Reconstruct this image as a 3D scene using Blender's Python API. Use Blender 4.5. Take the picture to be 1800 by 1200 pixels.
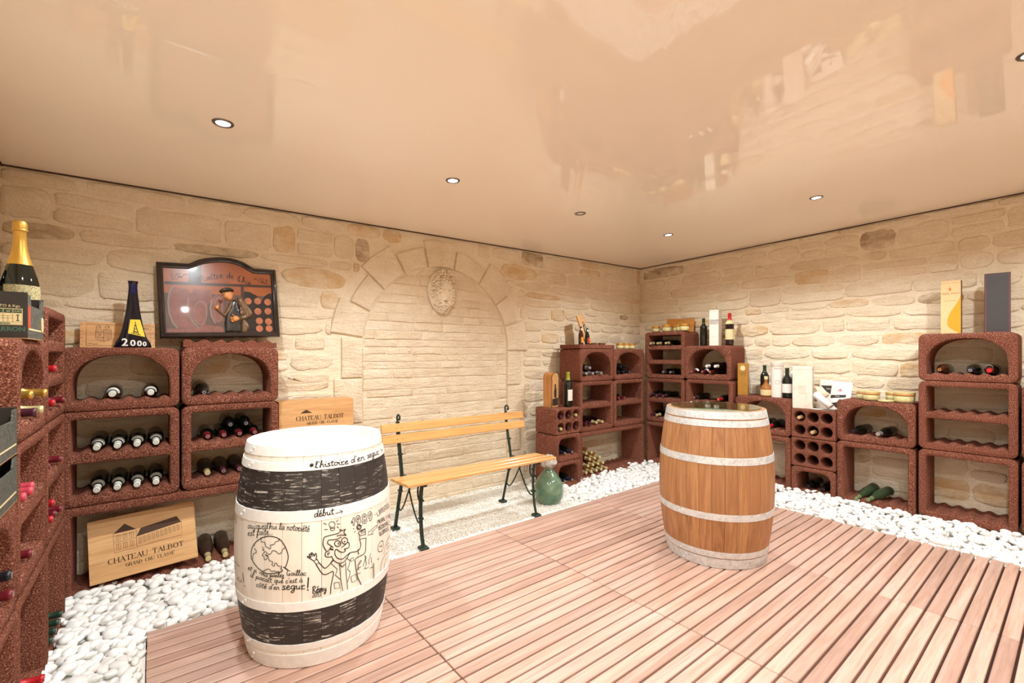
import bpy, bmesh, math, random
from mathutils import Vector, Matrix, noise

for _o in list(bpy.data.objects):
    bpy.data.objects.remove(_o, do_unlink=True)
SC = bpy.context.scene
COL = SC.collection
R = math.radians
PI = math.pi

# ------------------------------------------------------------------ camera, world, exposure
CAM = Vector((0.0, 0.0, 1.35))
YAW = 38.38
cd = bpy.data.cameras.new('camera')
cd.sensor_fit = 'HORIZONTAL'
cd.sensor_width = 36.0
cd.lens = 16.0
cd.shift_y = 23.4 / 1800.0
cd.clip_start = 0.02
cam = bpy.data.objects.new('camera', cd)
COL.objects.link(cam)
cam.location = CAM
cam.rotation_euler = (R(90), 0, R(-YAW))
SC.camera = cam

world = bpy.data.worlds.new('world')
SC.world = world
world.use_nodes = True
world.node_tree.nodes['Background'].inputs[0].default_value = (1.0, 0.93, 0.85, 1)
world.node_tree.nodes['Background'].inputs[1].default_value = 0.0

SC.view_settings.view_transform = 'Standard'
SC.view_settings.look = 'None'
SC.view_settings.gamma = 1.0
SC.view_settings.use_curve_mapping = False
SC.view_settings.exposure = 0.0
SPOT_W = 87.0          # each recessed spot
SPOT_COL = (0.935, 1.0, 1.02)
SC.cycles.max_bounces = 10
SC.cycles.diffuse_bounces = 6
SC.cycles.glossy_bounces = 4
SC.cycles.transmission_bounces = 8
SC.cycles.sample_clamp_indirect = 6.0
SC.cycles.caustics_reflective = False
SC.cycles.caustics_refractive = False

# room planes
WB, WR, WL, WF = 3.80, 5.25, -0.675, -1.20      # back y, right x, left x, front y
def ceil_z(x, y):
    return 2.523 + 0.0173 * (x - 5.18) - 0.020 * (y - 3.78)

# ------------------------------------------------------------------ helpers
def lin(c):
    return tuple(((v / 255.0) / 12.92 if v / 255.0 <= 0.04045 else ((v / 255.0 + 0.055) / 1.055) ** 2.4) for v in c)

def rgba(c):
    return (*lin(c), 1.0)

def tag(o, label=None, cat=None, group=None, kind=None):
    if label: o['label'] = label
    if cat: o['category'] = cat
    if group: o['group'] = group
    if kind: o['kind'] = kind
    return o

def thing(name, label, cat, loc=(0, 0, 0), rotz=0.0, group=None):
    o = bpy.data.objects.new(name, None)
    o.empty_display_size = 0.05
    COL.objects.link(o)
    o.location = loc
    o.rotation_euler = (0, 0, rotz)
    return tag(o, label, cat, group)

def new_mesh(name, vf, mat, smooth=False):
    v, f = vf
    me = bpy.data.meshes.new(name)
    me.from_pydata([tuple(p) for p in v], [], f)
    if mat is not None: me.materials.append(mat)
    if smooth:
        me.polygons.foreach_set('use_smooth', [True] * len(me.polygons))
    me.update()
    return me

def place(name, me, parent=None, loc=None, rot=None, scale=None):
    o = bpy.data.objects.new(name, me)
    COL.objects.link(o)
    if parent is not None: o.parent = parent
    if loc is not None: o.location = loc
    if rot is not None: o.rotation_euler = rot
    if scale is not None: o.scale = scale
    return o

def obj(name, vf, mat, parent=None, smooth=False, loc=None, rot=None):
    return place(name, new_mesh(name, vf, mat, smooth), parent, loc, rot)

def auto_smooth(me, angle=35):
    me.polygons.foreach_set('use_smooth', [True] * len(me.polygons))
    bm = bmesh.new(); bm.from_mesh(me)
    lim = R(angle)
    for e in bm.edges:
        if len(e.link_faces) == 2 and e.calc_face_angle(0) > lim:
            e.smooth = False
    bm.to_mesh(me); bm.free()
    return me

def merge(*vfs):
    V, F = [], []
    for v, f in vfs:
        n = len(V)
        V.extend(v)
        F.extend([tuple(i + n for i in q) for q in f])
    return V, F

def xform(vf, m):
    v, f = vf
    return [m @ Vector(p) for p in v], f

def move(vf, x, y, z):
    return [(p[0] + x, p[1] + y, p[2] + z) for p in vf[0]], vf[1]

def box(x0, x1, y0, y1, z0, z1):
    v = [(x0, y0, z0), (x1, y0, z0), (x1, y1, z0), (x0, y1, z0), (x0, y0, z1), (x1, y0, z1), (x1, y1, z1), (x0, y1, z1)]
    f = [(0, 3, 2, 1), (4, 5, 6, 7), (0, 1, 5, 4), (1, 2, 6, 5), (2, 3, 7, 6), (3, 0, 4, 7)]
    return v, f

def cbox(x0, x1, y0, y1, z0, z1, c=0.003):
    """box with chamfered edges"""
    bm = bmesh.new()
    r = bmesh.ops.create_cube(bm, size=1.0)
    for vv in bm.verts:
        vv.co = Vector((x0 if vv.co.x < 0 else x1, y0 if vv.co.y < 0 else y1, z0 if vv.co.z < 0 else z1))
    bmesh.ops.bevel(bm, geom=list(bm.edges), offset=c, segments=1, affect='EDGES', profile=0.5)
    bm.normal_update()
    v = [tuple(p.co) for p in bm.verts]
    f = [tuple(p.index for p in q.verts) for q in bm.faces]
    bm.free()
    return v, f

def lathe(prof, n=24, cap0=True, cap1=True):
    v, f = [], []
    for (r, z) in prof:
        for k in range(n):
            a = 2 * PI * k / n
            v.append((r * math.cos(a), r * math.sin(a), z))
    m = len(prof)
    for i in range(m - 1):
        for k in range(n):
            k2 = (k + 1) % n
            f.append((i * n + k, i * n + k2, (i + 1) * n + k2, (i + 1) * n + k))
    if cap0: f.append(tuple(range(n - 1, -1, -1)))
    if cap1: f.append(tuple((m - 1) * n + k for k in range(n)))
    return v, f

def tube(pts, rad, n=8, closed=False, caps=True):
    pts = [Vector(p) for p in pts]
    m = len(pts)
    rads = rad if isinstance(rad, (list, tuple)) else [rad] * m
    tang = []
    for i in range(m):
        a = pts[(i - 1) % m] if (closed or i > 0) else pts[i]
        b = pts[(i + 1) % m] if (closed or i < m - 1) else pts[i]
        t = (b - a)
        tang.append(t.normalized() if t.length > 1e-9 else Vector((0, 0, 1)))
    up = Vector((0, 0, 1)) if abs(tang[0].z) < 0.9 else Vector((1, 0, 0))
    nrm = (up - tang[0] * up.dot(tang[0])).normalized()
    v, f = [], []
    for i in range(m):
        nrm = (nrm - tang[i] * nrm.dot(tang[i]))
        nrm = nrm.normalized() if nrm.length > 1e-6 else tang[i].orthogonal().normalized()
        bi = tang[i].cross(nrm)
        for k in range(n):
            a = 2 * PI * k / n
            v.append(pts[i] + (nrm * math.cos(a) + bi * math.sin(a)) * rads[i])
    for i in range(m if closed else m - 1):
        j = (i + 1) % m
        for k in range(n):
            k2 = (k + 1) % n
            f.append((i * n + k, i * n + k2, j * n + k2, j * n + k))
    if caps and not closed:
        f.append(tuple(range(n - 1, -1, -1)))
        f.append(tuple((m - 1) * n + k for k in range(n)))
    return v, f

def smooth_line(pts, sub=5, closed=False):
    """Catmull-Rom"""
    if len(pts) < 3: return [tuple(p) for p in pts]
    P = [Vector(p) for p in pts]
    n = len(P)
    out = []
    rng = range(n if closed else n - 1)
    for i in rng:
        p0 = P[(i - 1) % n] if (closed or i > 0) else P[i] * 2 - P[i + 1]
        p1 = P[i]; p2 = P[(i + 1) % n]
        p3 = P[(i + 2) % n] if (closed or i + 2 < n) else p2 * 2 - p1
        for s in range(sub):
            t = s / sub
            out.append(0.5 * ((2 * p1) + (p2 - p0) * t + (2 * p0 - 5 * p1 + 4 * p2 - p3) * t * t + (3 * p1 - p0 - 3 * p2 + p3) * t ** 3))
    if not closed: out.append(P[-1])
    return [tuple(p) for p in out]

def extrude_poly(loop, depth, axis='y', chamfer=0.0):
    """loop of (x,z) counter-clockwise seen from -y; solid from y=0 to y=depth"""
    n = len(loop)
    v = [(x, 0, z) for x, z in loop] + [(x, depth, z) for x, z in loop]
    f = [tuple(range(n)), tuple(range(2 * n - 1, n - 1, -1))]
    for i in range(n):
        j = (i + 1) % n
        f.append((i, i + n, j + n, j))
    return v, f

def ribbon(lines, width, fmap, closed_flags=None):
    """flat strokes: each line is a list of (s,t) -> fmap(s,t) gives a 3D point on the surface"""
    v, f = [], []
    for ln in lines:
        if len(ln) < 2:
            if not ln: continue
            ln = [ln[0], (ln[0][0] + width, ln[0][1])]
        P = [Vector((p[0], p[1])) for p in ln]
        m = len(P)
        base = len(v)
        for i in range(m):
            t = (P[min(i + 1, m - 1)] - P[max(i - 1, 0)])
            t = t.normalized() if t.length > 1e-9 else Vector((1, 0))
            nn = Vector((-t.y, t.x)) * width * 0.5
            e = t * width * 0.35 if i == m - 1 else (-t * width * 0.35 if i == 0 else Vector((0, 0)))
            a, b = P[i] + nn + e, P[i] - nn + e
            v.append(fmap(a.x, a.y)); v.append(fmap(b.x, b.y))
        for i in range(m - 1):
            q = base + 2 * i
            f.append((q, q + 1, q + 3, q + 2))
    return v, f

_text_cache = {}
def text_vf(s, size=1.0, shear=0.0, align='LEFT', bold=0.0, space=1.0):
    cu = bpy.data.curves.new('t', 'FONT')
    cu.body = s; cu.size = size; cu.shear = shear; cu.align_x = align; cu.offset = bold
    cu.space_character = space
    cu.resolution_u = 4
    o = bpy.data.objects.new('t', cu); COL.objects.link(o)
    dg = bpy.context.evaluated_depsgraph_get()
    me = bpy.data.meshes.new_from_object(o.evaluated_get(dg))
    v = [tuple(p.co) for p in me.vertices]; f = [tuple(p.vertices) for p in me.polygons]
    bpy.data.objects.remove(o); bpy.data.curves.remove(cu); bpy.data.meshes.remove(me)
    return v, f

# ------------------------------------------------------------------ materials
_mats = {}
class NT:
    """small node-tree helper"""
    def __init__(s, name):
        s.m = bpy.data.materials.new(name); s.m.use_nodes = True
        s.t = s.m.node_tree; s.t.nodes.clear()
        s.out = s.t.nodes.new('ShaderNodeOutputMaterial')
        s.b = s.t.nodes.new('ShaderNodeBsdfPrincipled')
        s.t.links.new(s.b.outputs[0], s.out.inputs[0])
    def n(s, typ, **kw):
        nd = s.t.nodes.new(typ)
        for k, v in kw.items(): setattr(nd, k, v)
        return nd
    def l(s, a, b): s.t.links.new(a, b)
    def val(s, nd, **kw):
        for k, v in kw.items(): nd.inputs[k.replace('_', ' ')].default_value = v
        return nd
    def coords(s, scale=(1, 1, 1), rnd=True, kind='Object'):
        tc = s.n('ShaderNodeTexCoord')
        mp = s.n('ShaderNodeMapping'); mp.inputs['Scale'].default_value = scale
        s.l(tc.outputs[kind], mp.inputs['Vector'])
        if rnd:
            oi = s.n('ShaderNodeObjectInfo')
            mu = s.n('ShaderNodeMath', operation='MULTIPLY'); mu.inputs[1].default_value = 91.7
            s.l(oi.outputs['Random'], mu.inputs[0])
            ad = s.n('ShaderNodeVectorMath', operation='ADD')
            s.l(mp.outputs[0], ad.inputs[0]); s.l(mu.outputs[0], ad.inputs[1])
            return ad.outputs[0]
        return mp.outputs[0]
    def noise(s, vec, scale, detail=3, rough=0.55, dist=0.0):
        nd = s.n('ShaderNodeTexNoise'); nd.inputs['Scale'].default_value = scale
        nd.inputs['Detail'].default_value = detail; nd.inputs['Roughness'].default_value = rough
        nd.inputs['Distortion'].default_value = dist
        s.l(vec, nd.inputs['Vector']); return nd.outputs['Fac']
    def voro(s, vec, scale, feature='F1', out='Distance'):
        nd = s.n('ShaderNodeTexVoronoi', feature=feature); nd.inputs['Scale'].default_value = scale
        s.l(vec, nd.inputs['Vector']); return nd.outputs[out]
    def ramp(s, fac, stops, interp='LINEAR'):
        nd = s.n('ShaderNodeValToRGB'); cr = nd.color_ramp; cr.interpolation = interp
        while len(cr.elements) < len(stops): cr.elements.new(0.5)
        for e, (p, c) in zip(cr.elements, stops):
            e.position = p; e.color = c if len(c) == 4 else (*c, 1)
        s.l(fac, nd.inputs[0]); return nd.outputs[0]
    def mix(s, fac, a, b, blend='MIX'):
        nd = s.n('ShaderNodeMix', data_type='RGBA', blend_type=blend)
        if isinstance(fac, float): nd.inputs[0].default_value = fac
        else: s.l(fac, nd.inputs[0])
        for i, x in ((6, a), (7, b)):
            if isinstance(x, tuple): nd.inputs[i].default_value = x
            else: s.l(x, nd.inputs[i])
        return nd.outputs[2]
    def math(s, op, a, b=0.0, clamp=False):
        nd = s.n('ShaderNodeMath', operation=op, use_clamp=clamp)
        for i, x in ((0, a), (1, b)):
            if isinstance(x, (int, float)): nd.inputs[i].default_value = x
            else: s.l(x, nd.inputs[i])
        return nd.outputs[0]
    def bump(s, h, strength=0.3, dist=0.01, prev=None):
        nd = s.n('ShaderNodeBump'); nd.inputs['Strength'].default_value = strength; nd.inputs['Distance'].default_value = dist
        s.l(h, nd.inputs['Height'])
        if prev is not None: s.l(prev, nd.inputs['Normal'])
        s.l(nd.outputs[0], s.b.inputs['Normal']); return nd.outputs[0]
    def color(s, c):
        if isinstance(c, tuple): s.b.inputs['Base Color'].default_value = c
        else: s.l(c, s.b.inputs['Base Color'])
    def p(s, **kw):
        for k, v in kw.items(): s.b.inputs[k.replace('_', ' ')].default_value = v
        return s

def plain(name, c, rough=0.5, metal=0.0, var=0.0, vscale=30, bump=0.0, bscale=80, coat=0.0, spec=0.5, trans=0.0, ior=1.45, emit=None):
    if name in _mats: return _mats[name]
    t = NT(name)
    col = rgba(c)
    t.p(Roughness=rough, Metallic=metal, IOR=ior)
    t.b.inputs['Specular IOR Level'].default_value = spec
    if coat: t.b.inputs['Coat Weight'].default_value = coat; t.b.inputs['Coat Roughness'].default_value = 0.05
    if trans: t.b.inputs['Transmission Weight'].default_value = trans
    if var or bump:
        vec = t.coords()
    if var:
        fac = t.noise(vec, vscale, 4)
        lo = tuple(x * (1 - var) for x in col[:3]) + (1,)
        hi = tuple(min(1, x * (1 + var)) for x in col[:3]) + (1,)
        t.color(t.ramp(fac, [(0.3, lo), (0.7, hi)]))
    else:
        t.color(col)
    if bump:
        t.bump(t.noise(vec, bscale, 3), bump, 0.004)
    if emit:
        t.b.inputs['Emission Color'].default_value = (1, 0.97, 0.93, 1)
        t.b.inputs['Emission Strength'].default_value = emit
    _mats[name] = t.m
    return t.m

def grain(name, c0, c1, c2=None, axis='x', scale=14.0, stretch=14.0, rough=0.55, bump=0.15, rnd_hue=0.0, coat=0.0, fine=90.0, spots=0.0):
    """wood with the grain running along one object axis"""
    if name in _mats: return _mats[name]
    t = NT(name)
    sc = {'x': (1 / stretch, 1, 1), 'y': (1, 1 / stretch, 1), 'z': (1, 1, 1 / stretch)}[axis]
    vec = t.coords(sc)
    a = t.noise(vec, scale, 4, 0.6, 1.2)
    b = t.noise(vec, fine, 3, 0.6)
    col = t.ramp(a, [(0.25, rgba(c0)), (0.5, rgba(c1)), (0.8, rgba(c2 or c1))])
    fine_c = t.ramp(b, [(0.35, (0.72, 0.72, 0.72, 1)), (0.6, (1, 1, 1, 1))])
    col = t.mix(0.55, col, fine_c, 'MULTIPLY')
    if rnd_hue:
        oi = t.n('ShaderNodeObjectInfo')
        rr = t.ramp(oi.outputs['Random'], [(0.0, (1 - rnd_hue, 1 - rnd_hue * 1.15, 1 - rnd_hue * 1.2, 1)), (0.35, (1, 0.97, 0.95, 1)), (0.7, (1, 1, 1, 1)), (1.0, (1 - 0.4 * rnd_hue, 1 - 0.3 * rnd_hue, 1 - 0.25 * rnd_hue, 1))])
        col = t.mix(1.0, col, rr, 'MULTIPLY')
    if spots:
        k = t.noise(t.coords((1, 1, 1)), 9.0, 5, 0.7)
        col = t.mix(t.ramp(k, [(0.62, (0, 0, 0, 1)), (0.75, (spots, spots, spots, 1))]), col, rgba((70, 45, 30)))
    t.color(col)
    t.p(Roughness=rough)
    if coat: t.b.inputs['Coat Weight'].default_value = coat; t.b.inputs['Coat Roughness'].default_value = 0.15
    if bump: t.bump(t.math('ADD', a, b), bump, 0.002)
    _mats[name] = t.m
    return t.m
def make_stone(name, mortar=False, dark=True):
    t = NT(name)
    vec = t.coords((1, 1, 1), rnd=not mortar)
    oi = t.n('ShaderNodeObjectInfo')
    base = t.ramp(t.noise(vec, 5.0, 4, 0.6), [(0.3, rgba((234, 216, 188))), (0.7, rgba((246, 233, 211)))])
    if not mortar:
        mult = t.ramp(oi.outputs['Random'], [(0.0, (0.93, 0.90, 0.86, 1)), (0.30, (1.0, 1.0, 1.0, 1)), (0.62, (0.96, 0.94, 0.90, 1)), (0.90, (1, 0.99, 0.97, 1))])
        base = t.mix(1.0, base, mult, 'MULTIPLY')
        if dark:
            # a few stones are tinted ochre or grey-brown, strongest in their middle
            pick = t.ramp(oi.outputs['Random'], [(0.0, (0, 0, 0, 1)), (0.865, (1, 1, 1, 1))], 'CONSTANT')
            hue = t.ramp(oi.outputs['Random'], [(0.0, rgba((222, 184, 132))), (0.955, rgba((164, 138, 106)))], 'CONSTANT')
            blotch = t.ramp(t.noise(t.coords((1, 1, 1.6)), 7.0, 3, 0.6), [(0.34, (0.1, 0.1, 0.1, 1)), (0.66, (0.85, 0.85, 0.85, 1))])
            base = t.mix(t.mix(1.0, pick, blotch, 'MULTIPLY'), base, hue)
    fine = t.noise(vec, 70, 4, 0.7)
    base = t.mix(0.30, base, t.ramp(fine, [(0.3, (0.60, 0.54, 0.46, 1)), (0.62, (1, 1, 1, 1))]), 'MULTIPLY')
    t.color(base)
    t.p(Roughness=0.92)
    t.b.inputs['Specular IOR Level'].default_value = 0.15
    lay = t.noise(t.coords((0.35, 0.35, 1.6), rnd=not mortar), 14, 5, 0.62, 1.5)
    h = t.math('ADD', t.math('MULTIPLY', lay, 1.0), t.math('MULTIPLY', fine, 0.55))
    t.bump(h, 0.8, 0.022 if not mortar else 0.016)
    return t.m
M_STONE = make_stone('wall_stone')
M_BRICK = make_stone('dressed_stone', dark=False)
M_MORTAR = make_stone('lime_mortar', mortar=True)

def make_lava():
    t = NT('red_lava_stone')
    vec = t.coords((1, 1, 1))
    v = t.voro(vec, 230)
    n = t.noise(vec, 175, 3, 0.7)
    big = t.noise(vec, 6, 2)
    col = t.ramp(n, [(0.32, rgba((64, 32, 24))), (0.46, rgba((122, 70, 54))), (0.58, rgba((150, 92, 72))), (0.72, rgba((226, 188, 162)))])
    col = t.mix(1.0, col, t.ramp(big, [(0.3, (0.86, 0.84, 0.84, 1)), (0.7, (1, 1, 1, 1))]), 'MULTIPLY')
    t.color(col)
    t.p(Roughness=0.95)
    t.b.inputs['Specular IOR Level'].default_value = 0.1
    t.bump(t.math('SUBTRACT', n, t.math('MULTIPLY', v, 0.8)), 0.75, 0.008)
    return t.m
M_LAVA = make_lava()

M_SLAT = grain('deck_hardwood', (184, 144, 124), (206, 168, 150), (220, 190, 174), axis='x', scale=16, stretch=18, rough=0.62, bump=0.10, rnd_hue=0.24)
M_JOIST = plain('deck_bearer', (70, 44, 34), 0.8)
M_OAK = grain('barrel_oak', (146, 96, 58), (172, 120, 76), (190, 142, 96), axis='z', scale=22, stretch=16, rough=0.5, bump=0.12, rnd_hue=0.22, spots=0.55)
M_CHIME = grain('grey_oak_end', (176, 164, 140), (206, 198, 178), (222, 216, 200), axis='x', scale=18, stretch=10, rough=0.65, bump=0.15, rnd_hue=0.15)
def make_galv():
    t = NT('galvanised_steel')
    vec = t.coords((1, 1, 1))
    a = t.noise(vec, 26, 4, 0.65); b = t.voro(vec, 60)
    t.color(t.ramp(t.math('ADD', a, t.math('MULTIPLY', b, 0.3)), [(0.38, rgba((178, 180, 180))), (0.55, rgba((200, 202, 202))), (0.75, rgba((218, 219, 218)))]))
    t.p(Metallic=0.30, Roughness=0.45)
    t.l(t.ramp(a, [(0.3, (0.55,) * 3), (0.7, (0.33,) * 3)]), t.b.inputs['Roughness'])
    return t.m
M_GALV = make_galv()
M_WHITEHOOP = plain('white_painted_hoop', (238, 237, 233), 0.5, var=0.06, vscale=40)
M_WHITEWASH = grain('whitewashed_oak', (206, 190, 164), (226, 214, 194), (234, 226, 210), axis='z', scale=18, stretch=12, rough=0.6, bump=0.08)
def make_painted_stave():
    """white-washed stave with two black painted bands, scratched through"""
    t = NT('black_banded_stave')
    tc = t.n('ShaderNodeTexCoord')
    sep = t.n('ShaderNodeSeparateXYZ'); t.l(tc.outputs['Object'], sep.inputs[0])
    z = sep.outputs[2]
    def band(a, b):
        return t.math('MULTIPLY', t.math('GREATER_THAN', z, a), t.math('LESS_THAN', z, b))
    black = t.math('ADD', band(0.667, 0.872), band(0.095, 0.287), True)
    vec = t.coords((1, 1, 1))
    scr = t.noise(t.coords((0.22, 0.22, 2.4)), 46, 5, 0.75)
    keep = t.ramp(scr, [(0.55, (1, 1, 1, 1)), (0.64, (0.12, 0.12, 0.12, 1))])
    patch = t.ramp(t.noise(vec, 5, 2), [(0.35, (0, 0, 0, 1)), (0.6, (1, 1, 1, 1))])
    keep = t.mix(patch, (1, 1, 1, 1), keep)
    fac = t.math('MULTIPLY', black, keep)
    w = t.noise(t.coords((1, 1, 0.08)), 30, 3)
    warm = t.noise(t.coords((1, 1, 1)), 3.0, 2)
    white = t.ramp(w, [(0.3, rgba((232, 224, 210))), (0.7, rgba((242, 238, 228)))])
    white = t.mix(t.ramp(warm, [(0.55, (0, 0, 0, 1)), (0.8, (0.4, 0.4, 0.4, 1))]), white, rgba((214, 186, 156)))
    t.color(t.mix(fac, white, rgba((46, 40, 37))))
    t.p(Roughness=0.6)
    t.bump(w, 0.06, 0.002)
    return t.m
M_BANDED = make_painted_stave()
M_WHITETOP = plain('white_painted_head', (232, 228, 218), 0.5, var=0.04, vscale=12)
M_INK = plain('black_marker_ink', (24, 22, 22), 0.6)
M_BURN = plain('burnt_brown_print', (74, 48, 32), 0.7)

M_PEBBLE = plain('white_marble_pebble', (240, 238, 234), 0.42, var=0.05, vscale=25, bump=0.05, bscale=60)
M_GRAVEL = plain('white_marble_gravel', (248, 246, 240), 0.7, var=0.08, vscale=160)
M_BED = plain('gravel_bed', (244, 240, 232), 0.9, var=0.10, vscale=220, bump=0.6, bscale=240)

def make_ceiling():
    t = NT('lacquered_stretch_ceiling')
    t.color(rgba((248, 238, 222)))
    t.p(Roughness=0.5)
    t.b.inputs['Specular IOR Level'].default_value = 0.0
    t.b.inputs['Coat Weight'].default_value = 1.0
    t.b.inputs['Coat Roughness'].default_value = 0.025
    t.b.inputs['Coat IOR'].default_value = 1.6
    vec = t.coords((1, 1, 1), rnd=False)
    return t.m
M_CEIL = make_ceiling()
M_GAP = plain('dark_shadow_gap', (70, 46, 30), 0.8)
M_CHROME = plain('brushed_nickel', (128, 122, 114), 0.3, metal=0.85)
M_LAMP = plain('lamp_face', (255, 250, 244), 0.4, emit=28.0)
M_LAMPOFF = plain('unlit_lamp_face', (96, 86, 74), 0.15, coat=0.6)

M_BENCH = grain('honey_varnished_pine', (200, 144, 80), (220, 166, 100), (232, 182, 118), axis='x', scale=14, stretch=22, rough=0.38, bump=0.05, coat=0.4)
M_IRON = plain('dark_green_cast_iron', (26, 46, 36), 0.38, var=0.15, bump=0.15, bscale=120)
M_BOLT = plain('brass_bolt', (214, 178, 104), 0.3, metal=0.9)
# ------------------------------------------------------------------ the room shell
rng = random.Random(7)

def rough_block(outline, proud, depth=0.03, seed=0, dome=0.35, rough=0.004, tilt=0.0):
    """a stone from its outline (list of (s,z), counter-clockwise), standing `proud` of the wall;
    local frame: s along the wall, y towards the wall, z up"""
    rr = random.Random(seed)
    n = len(outline)
    cx = sum(p[0] for p in outline) / n; cz = sum(p[1] for p in outline) / n
    rings = []
    w_ = max(abs(p[0] - cx) for p in outline); h_ = max(abs(p[1] - cz) for p in outline)
    tx, tz = rr.uniform(-1, 1) * tilt, rr.uniform(-1, 1) * tilt
    off = Vector((rr.uniform(0, 90), rr.uniform(0, 90), 3.3))
    def relief(s, z):
        n1 = noise.noise(Vector((s * 9, z * 26, 0)) + off)
        n2 = noise.noise(Vector((s * 34, z * 62, 5)) + off)
        return rough * (1.5 * n1 + 0.9 * n2)
    for k, (sh, y) in enumerate(((1.0, depth), (1.0, -proud * 0.25), (0.965, -proud * 0.85), (0.84, -proud * (1.0 + dome * 0.25)), (0.66, -proud * (1.0 + dome * 0.6)), (0.46, -proud * (1.0 + dome * 0.85)), (0.24, -proud * (1.0 + dome)))):
        ring = []
        for (s, z) in outline:
            dx, dz = s - cx, z - cz
            L = math.hypot(dx, dz) + 1e-6
            if k == 2: q = max(0.0, 1 - 0.0065 / L)
            else: q = sh
            ps, pz = cx + dx * q, cz + dz * q
            jy = 0.0
            if k >= 1: jy = -(tx * dx * q / w_ + tz * dz * q / h_) * (0.5 if k == 1 else 1.0)
            if k >= 2: jy += relief(ps, pz)
            ring.append((ps, y + jy, pz))
        rings.append(ring)
    v = [p for r_ in rings for p in r_] + [(cx, -proud * (1 + dome) + relief(cx, cz), cz)]
    f = []
    for k in range(len(rings) - 1):
        for i in range(n):
            j = (i + 1) % n
            f.append((k * n + i, k * n + j, (k + 1) * n + j, (k + 1) * n + i))
    c = len(v) - 1
    k = len(rings) - 1
    for i in range(n):
        f.append((k * n + i, k * n + (i + 1) % n, c))
    return v, f

def stone_outline(s0, s1, zb0, zb1, zt0, zt1, g, rr, n=18, power=5.0):
    """rounded irregular quad between a lower edge (zb0..zb1) and an upper edge (zt0..zt1)"""
    out = []
    for i in range(n):
        a = 2 * PI * (i + 0.5) / n
        c, s = math.cos(a), math.sin(a)
        px = math.copysign(abs(c) ** (2 / power), c); pz = math.copysign(abs(s) ** (2 / power), s)
        px = px * (1 + rr.uniform(-0.05, 0.03)); pz = pz * (1 + rr.uniform(-0.16, 0.06))
        u = 0.5 + 0.5 * px; w = 0.5 + 0.5 * pz
        sl, sr = s0 + g, s1 - g
        ss = sl + (sr - sl) * u
        lo = zb0 + (zb1 - zb0) * u + g; hi = zt0 + (zt1 - zt0) * u - g
        out.append((ss, lo + (hi - lo) * w))
    return out

def lay_stones(parent, s0, s1, z0, ztop, skip, seed, hmean=0.135, wmean=0.33):
    """coursed rubble; ztop(s) is the height to stop at; skip(s,z) rejects; returns objects"""
    rr = random.Random(seed)
    z = z0
    bounds = [z0]
    while bounds[-1] < 2.9:
        bounds.append(bounds[-1] + hmean * rr.uniform(0.68, 1.38))
    ph = [(rr.uniform(0, 6.3), rr.uniform(0.6, 1.6), rr.uniform(0, 6.3), rr.uniform(2, 4)) for _ in bounds]
    def wav(j, s):
        a = ph[j]
        return bounds[j] + (0.018 * math.sin(a[1] * s + a[0]) + 0.010 * math.sin(a[3] * s + a[2]) if j else 0)
    cnt = 0
    for j in range(len(bounds) - 1):
        s = s0 - rr.uniform(0, wmean * 0.6)
        while s < s1:
            w = wmean * rr.choice((0.55, 0.75, 0.9, 1.0, 1.15, 1.35, 1.6)) * rr.uniform(0.9, 1.1)
            a, b = max(s, s0), min(s + w, s1)
            s += w
            if b - a < 0.07: continue
            mid = (a + b) / 2
            zb0, zb1, zt0, zt1 = wav(j, a), wav(j, b), wav(j + 1, a), wav(j + 1, b)
            zl = min(ztop(a), ztop(b)) + 0.004
            if min(zb0, zb1) > zl - 0.035: continue
            zt0, zt1 = min(zt0, zl), min(zt1, zl)
            pieces = [(a, b)]
            if skip is not None:
                iv = skip(min(zb0, zb1), max(zt0, zt1))
                if iv is not None:
                    pieces = []
                    if a < iv[0] - 0.05: pieces.append((a, min(b, iv[0])))
                    if b > iv[1] + 0.05: pieces.append((max(a, iv[1]), b))
            for (p, q) in pieces:
                if q - p < 0.06: continue
                def bz(x, e0, e1): return e0 + (e1 - e0) * (x - a) / (b - a)
                g = rr.uniform(0.004, 0.010)
                split = (zt0 - zb0) > 0.155 and rr.random() < 0.35 and (q - p) > 0.16
                rows = [(0.0, 1.0)] if not split else [(0.0, 0.52), (0.52, 1.0)]
                for (r0, r1) in rows:
                    e = [bz(p, zb0, zb1), bz(q, zb0, zb1), bz(p, zt0, zt1), bz(q, zt0, zt1)]
                    f0 = e[0] + (e[2] - e[0]) * r0; f1 = e[1] + (e[3] - e[1]) * r0
                    f2 = e[0] + (e[2] - e[0]) * r1; f3 = e[1] + (e[3] - e[1]) * r1
                    o = stone_outline(p, q, f0, f1, f2, f3, g, rr, 24, rr.choice((2.6, 3.2, 4.5, 6.0)))
                    cx = sum(t[0] for t in o) / len(o); cz = sum(t[1] for t in o) / len(o)
                    o = [(x - cx, y - cz) for x, y in o]
                    vf = rough_block(o, rr.uniform(0.004, 0.010), 0.012, rr.random(), rr.uniform(0.1, 0.6), 0.0034, 0.0050)
                    me = new_mesh('stone', vf, M_STONE, True)
                    place('stone', me, parent, (cx, 0, cz))
                    cnt += 1
    return cnt

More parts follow.
